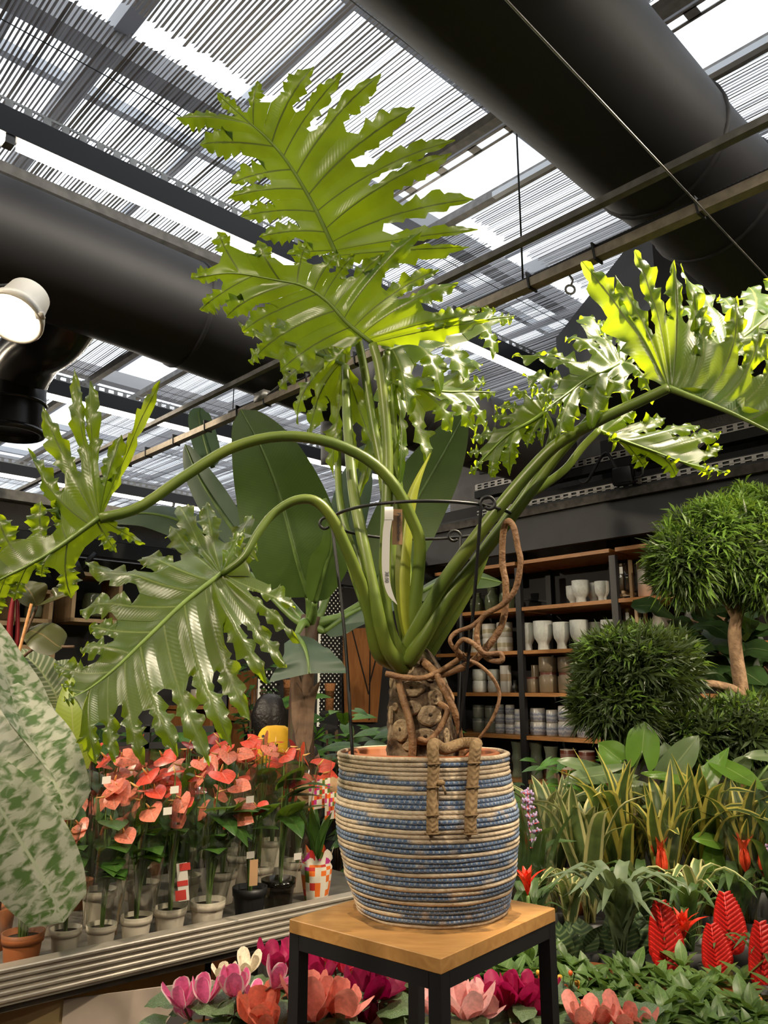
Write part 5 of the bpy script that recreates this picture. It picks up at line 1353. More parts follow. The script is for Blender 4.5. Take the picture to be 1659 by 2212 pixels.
for k in range(48):
    a_ = 6.283 * k / 48; oval.append(lc + fb * .050 * math.cos(a_) + ZX * .060 * math.sin(a_) + nb_ * .001)
world_part(MB().tube(oval + [oval[0]], .0012, 5), 'logo_oval', mat('dark_print', (.05, .025, .02), .7), carton)
for ch, dx in (('J', -.030), ('M', -.002), ('T', .028)):
    lo = link('logo_letter', text_mesh('logo_letter', ch, .062, M['redprint']), carton)
    lo.matrix_basis = Matrix.Translation(-carton.location) @ basis(lc + fb * dx + nb_ * .001, fb * .62, ZX * 1.25, nb_)

# ---- variegated foreground leaves at far left
M['silver'] = leafmat('mottled_white_leaf', (.065, .13, .035), (.25, .35, .10), vein=(.45, .50, .36), vw=.05, rough=.42, tmix=.25, spots=((.44, .45, .37), 1.0, .40, .56), var=.2, spot_co=('UV', (5, 22, 1)))
vg = thing('variegated_plant', 'large leaved plant mottled white and green leaning over the bench', 'plant', (-1.22, 1.72, 0))
leaf_blade_obj('leaf', [P(-110, 1620, 1.62), P(-20, 1720, 1.62), P(40, 1810, 1.63), P(100, 1910, 1.64), P(138, 1992, 1.65)], .074, (.2, -.9, .5), lambda t: .62 + .5 * math.sin(math.pi * t ** 1.1) if t < .93 else max(.0, 1 - ((t - .93) / .07)) * .72, M['silver'], vg, 4, .12, -.25, .04, 2, 26)
leaf_blade_obj('leaf', [P(-50, 1470, 1.78), P(40, 1570, 1.76), P(100, 1660, 1.75), P(160, 1770, 1.75)], .075, (.3, -.9, .4), lambda t: .6 + .5 * math.sin(math.pi * t) if t < .92 else (1 - (t - .92) / .08) * .68, M['silver'], vg, 4, .10, -.25, .04, 2, 22)
leaf_blade_obj('leaf', [P(-60, 1320, 1.84), P(0, 1440, 1.80), P(45, 1530, 1.79), P(120, 1640, 1.79), P(190, 1725, 1.80)], .055, (.75, -.5, .5), lambda t: .5 + .6 * math.sin(math.pi * t ** .8) if t < .95 else (1 - t) * 10, M['silver'], vg, 3, .35, 0, .05, 3, 26)
world_part(MB().tube(cr([V((-1.22, 1.72, .3)), V((-1.15, 1.7, .9)), V((-1.05, 1.68, 1.45)), V((-.98, 1.68, 1.62))], 16), .022, 10), 'stem', M['stemgreen'], vg)
for q in (P(-110, 1620, 1.62), P(-50, 1470, 1.78), P(-60, 1320, 1.84)):
    world_part(MB().tube(cr([V((-1.05, 1.68, 1.42)), (V((-1.05, 1.68, 1.5)) + q) / 2 + V((0, 0, .05)), q], 10), .010, 8), 'petiole', M['stemgreen'], vg)
world_part(MB().lathe([(.13, 0), (.16, .02), (.19, .36), (.2, .36), (.2, .39), (.18, .39), (.17, .3), (.001, .32)], 28, V((-1.22, 1.72, 0))), 'pot', M['terra'], vg)
# ---- bright oblong leaf plant and striped calathea
M['lime'] = leafmat('bright_lime_leaf', (.22, .30, .04), (.40, .48, .05), vein=(.34, .40, .10), vw=.05, rough=.45, tmix=.35, stripes=22, stripe_col=(.19, .27, .035), var=.1)
lm = thing('lime_leaf_plant', 'plant with one broad upright lime green leaf behind the flowers', 'plant', LIME)
lb0 = P(165, 1665, 2.72)
leaf_blade_obj('leaf', [lb0, P(160, 1600, 2.7), P(155, 1530, 2.7), P(153, 1464, 2.74)], .063, (.1, -1, .2), lambda t: math.sin(math.pi * (t * .86 + .12)) ** .55 if t < .99 else .1, M['lime'], lm, 4, .08, -.3, .02, 3, 18)
b0_ = V(lm.location); world_part(MB().tube(cr([b0_ + V((0, 0, .09)), (b0_ + lb0) / 2, lb0], 8), .006, 6), 'stem', M['stemgreen'], lm)
world_part(MB().lathe([(.04, 0), (.05, .10), (.046, .10), (.001, .09)], 20, b0_), 'pot', M['terra'], lm)
M['calathea'] = leafmat('pinstripe_calathea_leaf', (.10, .14, .06), (.2, .28, .06), vein=(.30, .36, .16), vw=.06, rough=.45, tmix=.2, stripes=16, stripe_col=(.34, .36, .24), var=.1)
M['darkleaf'] = leafmat('dark_green_leaf', (.022, .055, .016), (.10, .18, .02), vein=(.07, .11, .04), vw=.05, rough=.38, tmix=.2)
ca = thing('calathea_plant', 'calathea with pale pinstriped leaves on the bench corner', 'plant', CAL)
for pts, hw in (([P(40, 1400, 2.9), P(80, 1440, 2.88), P(115, 1490, 2.88), P(130, 1530, 2.9)][::-1], .075), ([P(100, 1435, 3.0), P(140, 1450, 3.0), P(165, 1475, 3.02)][::-1], .06), ([P(180, 1440, 3.05), P(200, 1470, 3.05), P(190, 1520, 3.05)][::-1], .05)):
    leaf_blade_obj('leaf', pts, hw, (.2, -.8, .6), prof_oval(.85, .8), M['calathea'], ca, 4, .1, -.15, .0, 3, 14, [V(ca.location) + V((0, 0, .12)), (V(ca.location) + pts[0]) / 2 + V((0, 0, .1)), pts[0]], .004)
for k in range(14):
    R = random.Random(200 + k); c_ = P(R.uniform(70, 190), R.uniform(1540, 1690), R.uniform(2.98, 3.2)); d = V((R.uniform(-1, 1), R.uniform(-1, .2), R.uniform(-.2, .8))).normalized()
    leaf_blade_obj('leaf', [c_, c_ + d * .09, c_ + d * .17 + V((0, 0, -.03))], .05, (0, -.6, .8), prof_oval(.85, .9), M['darkleaf'], ca, 2, .15, 0, 0, 3, 8, [V(ca.location) + V((0, 0, .12)), (V(ca.location) + c_) / 2 + V((0, 0, .08)), c_], .003)
world_part(MB().lathe([(.045, 0), (.06, .13), (.055, .13), (.001, .12)], 20, V(ca.location)), 'pot', M['terra'], ca)
# ---- rubber plant with red sheath and bamboo stake
M['rubber'] = leafmat('burgundy_rubber_leaf', (.055, .062, .02), (.16, .08, .02), vein=(.16, .12, .05), vw=.05, rough=.3, tmix=.15, under=(.10, .085, .04))
M['redsheath'] = mat('red_leaf_sheath', (.22, .012, .018), .4, var=.2)
rp = thing('rubber_plant', 'rubber plant with burgundy leaves and red leaf sheaths tied to bamboo', 'plant', RUB)
rb0 = V(rp.location)
world_part(MB().tube(cr([rb0 + V((0, 0, .10)), P(20, 1700, 2.75), P(22, 1560, 2.75), P(28, 1470, 2.75), P(32, 1420, 2.75)], 20), .012, 8), 'trunk', M['stembrown'], rp)
for pts, r in (([P(24, 1440, 2.74), P(20, 1380, 2.73), P(26, 1310, 2.73), P(35, 1270, 2.73)], .013), ([P(30, 1425, 2.75), P(38, 1370, 2.75), P(38, 1300, 2.75), P(40, 1260, 2.75)], .009)):
    path = cr(pts, 12); world_part(MB().tube(path, [r * (1 - .75 * (i / 12) ** 2) for i in range(13)], 8), 'red_sheath', M['redsheath'], rp)
for pts in ([P(22, 1440, 2.75), P(55, 1370, 2.75), P(80, 1310, 2.74)], [P(38, 1430, 2.76), P(80, 1400, 2.74), P(160, 1397, 2.72)], [P(25, 1440, 2.76), P(5, 1370, 2.78), P(-30, 1360, 2.8)]):
    world_part(MB().tube(cr(pts, 10), .005, 7), 'petiole', M['stembrown'], rp)
leaf_blade_obj('leaf', [P(80, 1310, 2.74), P(66, 1280, 2.72), P(48, 1258, 2.74)], .055, (.3, -.7, .6), prof_oval(.9, .7), M['rubber'], rp, 3, .25, 0, .1, 2)
leaf_blade_obj('leaf', [P(80, 1310, 2.74), P(112, 1300, 2.70), P(140, 1285, 2.72), P(162, 1268, 2.76)], .045, (.1, -.5, .9), prof_oval(.9, .7), M['rubber'], rp, 3, .35, 0, .2, 2)
leaf_blade_obj('leaf', [P(60, 1360, 2.76), P(90, 1370, 2.73), P(120, 1392, 2.72), P(134, 1400, 2.72)], .06, (.0, -.8, .6), prof_oval(.8, .6), M['rubber'], rp, 3, .15, -.2, 0, 2)
leaf_blade_obj('leaf', [P(8, 1370, 2.78), P(-10, 1400, 2.76), P(-40, 1450, 2.76)], .06, (.2, -.8, .6), prof_oval(.9, .7), M['rubber'], rp, 3, .15)
world_part(MB().tube([P(68, 1304, 2.70), P(10, 1530, 2.70), P(-15, 1640, 2.70)], .0055, 8), 'bamboo_stake', M['shelfwood'], rp)
world_part(MB().lathe([(.045, 0), (.055, .12), (.05, .12), (.001, .11)], 24, rb0), 'pot', M['terra'], rp)
wb = P(25, 1530, 3.1); wk = mat('wicker', (.34, .22, .12), .85, bump=.8, bscale=90, var=.3, scale=60)
o = MB().lathe([(.05, 0), (.062, .04), (.066, .09), (.06, .09), (.05, .02)], 20).build('wicker_basket', wk); o.location = wb; tag(o, 'small wicker basket beside the striped calathea', 'basket')
# ================================================================== banana plant, left wall shelves, person
M['banana'] = leafmat('banana_leaf', (.055, .10, .022), (.14, .24, .03), vein=(.20, .24, .09), vw=.06, rough=.45, tmix=.28, stripes=70, stripe_col=(.05, .09, .02), var=.12, under=(.075, .12, .035))
M['bananagrey'] = leafmat('bluish_banana_leaf', (.07, .11, .075), (.12, .2, .06), vein=(.2, .26, .15), vw=.06, rough=.5, tmix=.2, var=.12)
bt = P(652, 1480, 4.3)
ban = thing('banana_plant', 'banana plant with brown trunk and broad leaves behind the philodendron', 'plant', (bt.x, 4.3, 0))
path = cr([V((bt.x, 4.3, .35)), P(650, 1750, 4.3), P(650, 1600, 4.3), P(652, 1480, 4.3), P(660, 1400, 4.3), P(672, 1330, 4.3)], 30)
def bananatrunk():
    m, N, L, b = nt('banana_trunk'); f = noise_n(N, L, 4, 6, vec=mapping(N, L, 'Object', (9, 9, 1.6)))
    L.new(ramp(N, L, f, [(.3, (.02, .011, .007)), (.5, (.065, .032, .018)), (.62, (.06, .055, .025)), (.8, (.11, .09, .045))]), b.inputs['Base Color']); b.inputs['Roughness'].default_value = .6; return m
world_part(MB().tube(path, [lerp(.080, .052, i / 30) for i in range(31)], 18), 'trunk', bananatrunk(), ban)
for k in range(5):
    a_ = P(640 + k * 7, 1480 + 40 * (k % 3), 4.22); world_part(MB().blade(cr([a_ + V((0, 0, -.25)), a_, a_ + V((.03 * (k - 2), -.02, .12))], 8), .03, V((0, -1, 0)), prof_lance, 2, -.3), 'old_sheath', M['stembrown'], ban)
def bleaf(pts, hw, up, m='banana', base=None, a=.75, b=.55, fold=.12, wave=.03, n=24, nw=4, cut=None):
    pr = prof_oval(a, b) if cut is None else (lambda t: cut[0] + (cut[1] - cut[0]) * t)
    leaf_blade_obj('leaf', [P(*q) for q in pts], hw, up, pr, M[m], ban, nw, fold, -.1, wave, 3, n)
    world_part(MB().tube(cr([P(*q) for q in pts], n), [.016 * (1 - .8 * i / n) for i in range(n + 1)], 7), 'leaf_rib', M['stemgreen'], ban)
    if base: world_part(MB().tube(cr([P(668, 1350, 4.3), P(*base), P(*pts[0])], 10), [.03, .028, .026, .025, .024, .023, .022, .02, .018, .016, .016], 9), 'petiole', M['stemgreen'], ban)
bleaf([(665, 1290, 4.2), (640, 1200, 4.1), (610, 1090, 4.05), (570, 980, 4.0), (520, 885, 4.0)], .255, (-.1, -.95, .1), base=(670, 1330, 4.25), a=.62, b=.5)
bleaf([(800, 1290, 4.4), (850, 1180, 4.4), (900, 1080, 4.4), (955, 985, 4.4), (1003, 895, 4.4)], .19, (.35, -.9, .2), base=(720, 1340, 4.35), a=.75, b=.55)
bleaf([(640, 1372, 4.15), (655, 1392, 4.0), (664, 1420, 3.95), (668, 1455, 3.93)], .20, (0, -.75, .65), m='bananagrey', base=(655, 1345, 4.2), fold=-.35, cut=(.35, 1.0), wave=.06)
bleaf([(700, 1365, 4.3), (760, 1325, 4.25), (820, 1300, 4.2), (880, 1300, 4.2)], .10, (0, -.6, .8), m='bananagrey', base=(690, 1360, 4.3), fold=-.3)
bleaf([(890, 1290, 4.6), (960, 1255, 4.5), (1030, 1248, 4.45), (1085, 1258, 4.45)], .085, (.1, -.75, .6), fold=-.2, base=(790, 1320, 4.4))
bleaf([(720, 1250, 4.5), (745, 1140, 4.5), (770, 1040, 4.5), (790, 960, 4.5)], .12, (.4, -.9, 0), m='bananagrey', base=(690, 1330, 4.4))
bleaf([(560, 1220, 4.5), (480, 1110, 4.5), (430, 1030, 4.5), (400, 960, 4.5)], .10, (-.3, -.9, 0), m='bananagrey', base=(640, 1320, 4.4))
bleaf([(540, 1240, 4.6), (440, 1150, 4.6), (330, 1110, 4.6), (210, 1120, 4.6)], .11, (-.2, -.8, .5), m='bananagrey', base=(630, 1330, 4.4), fold=-.2)
bleaf([(680, 1300, 4.1), (700, 1230, 4.0), (715, 1180, 3.95), (712, 1120, 3.9)], .11, (.5, -.8, .3), m='banana', base=(676, 1330, 4.2), fold=.4)
bleaf([(460, 1010, 5.2), (445, 960, 5.2), (430, 900, 5.2), (432, 880, 5.2)], .09, (0, -.9, .2), m='bananagrey')
world_part(MB().lathe([(.16, 0), (.20, .35), (.19, .35), (.001, .32)], 26, V((bt.x, 4.3, 0))), 'pot', M['terra'], ban)

# ---- wall panels and lattice on the left wall (plane B = 4.87)
BW = 4.83
def wp(px, py, b=BW): return PB(px, py, b)
def wallpoly(name, pix, m, label, cat, th=.02, b=BW, group=None, seams=()):
    root = thing(name, label, cat, wp(*pix[0], b), 0, group)
    world_part(MB().prism([wp(x, y, b) for x, y in pix], BX * th), 'board', m, root, False)
    for s0, s1 in seams:
        world_part(MB().beam(wp(*s0, b) - BX * .002, wp(*s1, b) - BX * .002, .008, .01), 'seam', M['black'], root, False)
    return root
wallpoly('wood_panel', [(500, 1455), (556, 1445), (552, 1560), (494, 1556)], M['panelwood'], 'orange brown wood wall panel left of the banana trunk', 'panel')
wallpoly('wood_panel', [(494, 1560), (545, 1562), (527, 1590), (524, 1670), (492, 1670)], M['panelwood'], 'low orange brown wood wall panel under the larger one', 'panel', seams=(((524, 1562), (530, 1590)),))
wallpoly('wood_panel', [(742, 1360), (835, 1352), (815, 1560), (748, 1560)], M['panelwood'], 'tall tapered wood panel with dark diagonal lines behind the support post', 'panel', seams=(((760, 1360), (796, 1500)), ((800, 1355), (797, 1555)), ((830, 1352), (797, 1480))))
wallpoly('grey_panel', [(440, 1525), (490, 1482), (488, 1700), (436, 1700)], mat('slate_panel', (.09, .088, .10), .7, var=.1), 'slate grey board beside the orange wood panel', 'panel')
def lattice(px0, px1, py0, py1, label):
    p0, p1 = wp(px0, py1), wp(px1, py1); h = wp((px0 + px1) / 2, py0).z - wp((px0 + px1) / 2, py1).z
    w = (p1 - p0).dot(AX); root = thing('lattice_screen', label, 'screen', p0)
    mb = MB(); st_ = .042
    n = int((w + h) / st_) + 2
    def clip(a, b):
        # clip segment in (x,z) to rectangle
        t0, t1 = 0.0, 1.0; dx, dz = b[0] - a[0], b[1] - a[1]
        for p_, q_ in ((-dx, a[0]), (dx, w - a[0]), (-dz, a[1]), (dz, h - a[1])):
            if abs(p_) < 1e-9:
                if q_ < 0: return None
            else:
                r = q_ / p_
                if p_ < 0: t0 = max(t0, r)
                else: t1 = min(t1, r)
        return None if t0 >= t1 else ((a[0] + dx * t0, a[1] + dz * t0), (a[0] + dx * t1, a[1] + dz * t1))
    for i in range(n):
        for a, b in (((i * st_ - h, 0), (i * st_, h)), ((i * st_, 0), (i * st_ - h, h))):
            c = clip(a, b)
            if c: mb.beam(p0 + AX * c[0][0] + ZX * c[0][1], p0 + AX * c[1][0] + ZX * c[1][1], .006, .016)
    stuff(world_part(mb, 'lattice_strips', M['black'], root, False))
    world_part(MB().box(p0 + AX * w / 2 + ZX * h / 2 + BX * .03, w, .004, h, AX, BX, ZX), 'backing', emis('glowing_lattice_backing', (.95, .85, .62), .55), root, False)  # board glows by itself, standing in for light behind the lattice
lattice(690, 738, 1240, 1570, 'black lattice screen with pale light behind, beside the tapered panel')
lattice(560, 600, 1450, 1560, 'small black lattice screen beside the banana trunk')
wkr = mat('orange_wicker', (.40, .17, .06), .8, bump=.9, bscale=110, var=.3, scale=80)
for x, y0, y1, w, lb in ((622, 1468, 1532, 22, 'orange wicker tube vase against the banana trunk'), (712, 1476, 1535, 22, 'orange wicker tube vase in front of the black lattice')):
    b_, t_ = P(x, y1, 5.72), P(x, y0, 5.72); h = t_.z - b_.z; r = w / 2 * 5.75 / FPX
    o = MB().lathe([(r * .8, 0), (r * .82, h * .6), (r * 1.1, h), (r, h), (r * .7, .02)], 16).build('wicker_vase', wkr); o.location = b_; tag(o, lb, 'vase')
    st_ = MB().box(b_ - V((0, 0, b_.z / 2)), .12, .12, b_.z).build('plinth', M['wallblack'], None, False); tag(st_, 'black plinth under the ' + ('wicker vase at the trunk' if x < 650 else 'wicker vase before the lattice'), 'plinth')
gb = P(570, 1535, 5.48); o = MB().box(gb, .16, .03, .10, V((1, 0, 0)), V((0, 1, 0)), ZX, bev=.004).build('green_box', mat('olive_card', (.24, .23, .09), .7), None, False); tag(o, 'small olive green box on the ledge behind the person', 'box')
lg = MB().box(V((gb.x, gb.y + .03, (gb.z - .05) / 2)), .20, .12, gb.z - .05).build('ledge_block', M['wallblack'], None, False); tag(lg, 'black ledge block carrying the olive green box', 'ledge')
# ---- box shelves on the left wall
sh = thing('wall_box_shelf', 'pale wood box shelves fixed on the dark left wall', 'shelf', wp(150, 1345, BW))
def openbox(x0, y0, x1, y1, dep=.26):
    """open wooden box on the wall: pixel corners of its front"""
    b = BW - dep; p = PB(x0, y1, b); q = PB(x1, y1, b); w = (q - p).dot(AX); h = PB(x0, y0, b).z - p.z; th = .022
    c = p + AX * w / 2 + BX * dep / 2
    world_part(MB().box(c + ZX * th / 2, w, dep, th, AX, BX, ZX), 'bottom_board', M['palewood'], sh, False)
    world_part(MB().box(c + ZX * (h - th / 2), w, dep, th, AX, BX, ZX), 'top_board', M['palewood'], sh, False)
    for s_ in (-1, 1): world_part(MB().box(c + AX * s_ * (w / 2 - th / 2) + ZX * h / 2, th, dep, h, AX, BX, ZX), 'side_board', M['palewood'], sh, False)
    return c, h
openbox(30, 1268, 112, 1342); openbox(152, 1232, 260, 1342)
for y, x0, x1 in ((1394, -60, 110), (1460, -80, 112), (1342, -60, 30)):
    a0, a1 = PB(x0, y, BW - .25), PB(x1, y, BW - .25); a1.z = a0.z
    world_part(MB().box((a0 + a1) / 2 + BX * .12, (a1 - a0).length, .25, .025, AX, BX, ZX), 'shelf_board', M['palewood'], sh, False)
for x in (108, 20):
    a0, a1 = PB(x, 1395, BW - .24), PB(x, 1520, BW - .24)
    world_part(MB().box((a0 + a1) / 2, .025, .025, a0.z - a1.z, AX, BX, ZX), 'upright', M['palewood'], sh, False)
for x, y, r, h, m, lb in ((60, 1394, .06, .12, 'white', 'white jar on the lower pale shelf'), (-6, 1394, .06, .1, 'sage', 'sage pot on the lower pale shelf'), (200, 1340, .07, .14, 'green', 'dark glass terrarium inside the larger wall box'), (70, 1342, .05, .1, 'sage', 'sage cup inside the smaller wall box'), (426, 1526, .05, .09, 'pink', 'pink striped cup on the narrow shelf near the slate board')):
    p = PB(x, y, BW - .14); o = link('ceramic_pot', pot_mesh('barrel', m)); o.location = p + V((0, 0, .02)); o.scale = (2 * r, 2 * r, h); tag(o, lb, 'pot')
cb = thing('small_wall_shelf', 'narrow brown cabinet shelf beside the slate board', 'shelf', wp(425, 1540))
a0 = PB(424, 1528, BW - .14)
world_part(MB().box(a0 - ZX * .0 + BX * .07, .26, .24, .022, AX, BX, ZX), 'top_board', M['panelwood'], cb, False)
world_part(MB().box(a0 - ZX * .3 + BX * .08 + AX * .1, .022, .22, .6, AX, BX, ZX), 'side_board', M['panelwood'], cb, False)
world_part(MB().box(a0 - ZX * .3 + BX * .08 - AX * .1, .022, .22, .6, AX, BX, ZX), 'side_board', M['panelwood'], cb, False)
# black spotlight fixed at the fascia
sp0 = wp(175, 1225, 4.6)
fx = thing('wall_spotlight', 'black cylinder spotlight fixed under the left wall fascia', 'lamp', sp0)
world_part(MB().tube([sp0, sp0 + V((-.14, -.05, -.08))], [.065, .07], 16), 'housing', M['black'], fx); world_part(MB().tube([sp0, sp0 + V((.06, .05, .09))], .015, 8), 'arm', M['black'], fx)
# dark trellis rail behind anthuriums
tl = thing('black_trolley_frame', 'black metal trolley frame behind the flowering plants', 'trolley', (P(320, 1700, 4.08).x, 4.08, 0))
for x in (318, 470): world_part(MB().box(V((P(x, 1600, 4.08).x, 4.08, .66)), .03, .03, 1.32), 'post', M['black'], tl, False)
for y in (1575, 1610): world_part(MB().beam(P(230, y, 4.08), P(470, y, 4.08), .03, .03), 'rail', M['black'], tl, False)
# ---- generic leafy shrubs in the middle distance
lf_green = [heart_mesh('leaf', leafmat('mid_green_leaf%d' % k, c, t_, vein=(.12, .2, .06), rough=.4, tmix=.3), .3, .2, .3, 6, 2) for k, (c, t_) in enumerate((((.03, .075, .018), (.1, .2, .02)), ((.06, .15, .025), (.2, .4, .03)), ((.10, .26, .03), (.3, .55, .04))))]
def shrub(pos, label, n, R_, H0, H1, L, kinds, seed, group=None, pot_h=.25, pot_r=.10, own=None):
    R = random.Random(seed); root = thing('leafy_shrub', label, 'plant', pos, 0, group); own = own or 'shrub%d' % seed; lp0 = np.array(pos)
    for i in range(n):
        me = lf_green[R.choice(kinds)]; ok = False
        for tr_ in range(25):
            a = R.uniform(0, 6.283); r = R_ * math.sqrt(R.random()) * .97 ** tr_; h = lerp(H0, H1, R.random()); d = V((math.cos(a), math.sin(a), 0)); c_ = d * r + ZX * h
            m_ = frame(c_, d + V((0, -.3, R.uniform(-.6, .4))), ZX + V((0, -.5, 0)), L * R.uniform(.7, 1.3) * .985 ** tr_); pts = placed(me, m_, lp0)
            if own == 'right' or ((pts[:, 2] > 1.33) | ((pts[:, 0] - ra.x) * rn.x + (pts[:, 1] - ra.y) * rn.y > 1.14) | ((pts[:, 0] - ra.x) * rd.x + (pts[:, 1] - ra.y) * rd.y > Lr + .03)).all():
                if not blocked(pts, own): ok = True; break
        if ok: link('leaf', me, root, m_)
    for i in range(7):
        a = i * .9; k = .45
        MB().tube(cr([V((0, 0, pot_h - .03)), V((math.cos(a) * R_ * .12, math.sin(a) * R_ * .12, (H0 + pot_h) / 2)), V((math.cos(a) * R_ * k, math.sin(a) * R_ * k, H1 * .9))], 6), .006, 5).build('stem', M['stembrown'], root)
    MB().lathe([(pot_r * .75, 0), (pot_r, pot_h), (pot_r * .92, pot_h), (.001, pot_h - .03)], 20).build('pot', M['terra'], root)
    return root
def gp(px, Y): p = P(px, 1486, Y); return V((p.x, Y, 0))
PER = gp(598, 4.64)
obst(PER.x + .05, PER.y + .02, 0, 1.28, .22, .24, 'person'); obst(PER.x - .03, PER.y + .25, .7, 1.5, .24, .20, 'person'); obst(PER.x, PER.y - .17, .85, 1.3, .14, .14, 'person')
obst(bt.x, 4.3, 0, .36, .215); obst(bt.x, 4.3, .3, 1.75, .10, .075)
for x in (318, 470): obst(P(x, 1600, 4.08).x, 4.08, 0, 1.33, .03)
for k in range(13):
    q = P(lerp(230, 470, k / 12), 1590, 4.08); obst(q.x, q.y, 1.13, 1.30, .035)
for x, Y, r in ((622, 5.72, .10), (712, 5.72, .10), (570, 5.5, .16)): q = gp(x, Y); obst(q.x, Y, 0, 1.55, r)
for p, ps, kw in ANT: obst(p.x, p.y, ZB, ZB + .6, .10, .15)
SHR = [(300, 790, 4.12, 'dark leafy shrub between the banana trunk and the basket', 60, .20, .55, 1.22, .14, [0, 0, 1]),
       (302, 735, 5.05, 'bright green shrub in front of the black lattice', 45, .20, .9, 1.38, .12, [1, 2]),
       (303, 632, 5.34, 'lime green shrub beside the banana trunk', 40, .13, .9, 1.44, .12, [2, 2, 1]),
       (304, 498, 4.52, 'dark glossy shrub in front of the slate board', 50, .20, .6, 1.15, .15, [0, 0, 1]),
       (305, 395, 4.62, 'dark shrub behind the black trolley frame', 55, .22, .5, 1.28, .16, [0, 0, 1]),
       (306, 225, 4.45, 'dark shrub below the pale wall shelves', 55, .20, .5, 1.30, .15, [0, 1]),
       (307, 75, 4.12, 'tall dark shrub near the calathea', 55, .19, .6, 1.36, .16, [0, 0, 1]),
       (308, 885, 4.5, 'dark shrub hidden behind the scarred trunk', 50, .20, .5, 1.28, .14, [0, 0, 1]),
       (309, 556, 5.26, 'small leaved pale shrub behind the wicker vase', 60, .12, 1.2, 1.66, .06, [0, 1])]
for sd, px, Y, *_ in SHR: q = gp(px, Y); obst(q.x, q.y, 0, .26, .105, None, 'shrub%d' % sd)
for sd, px, Y, lb, n, R_, h0, h1, L, kd in SHR: shrub(gp(px, Y), lb, n, R_, h0, h1, L, kd, sd)

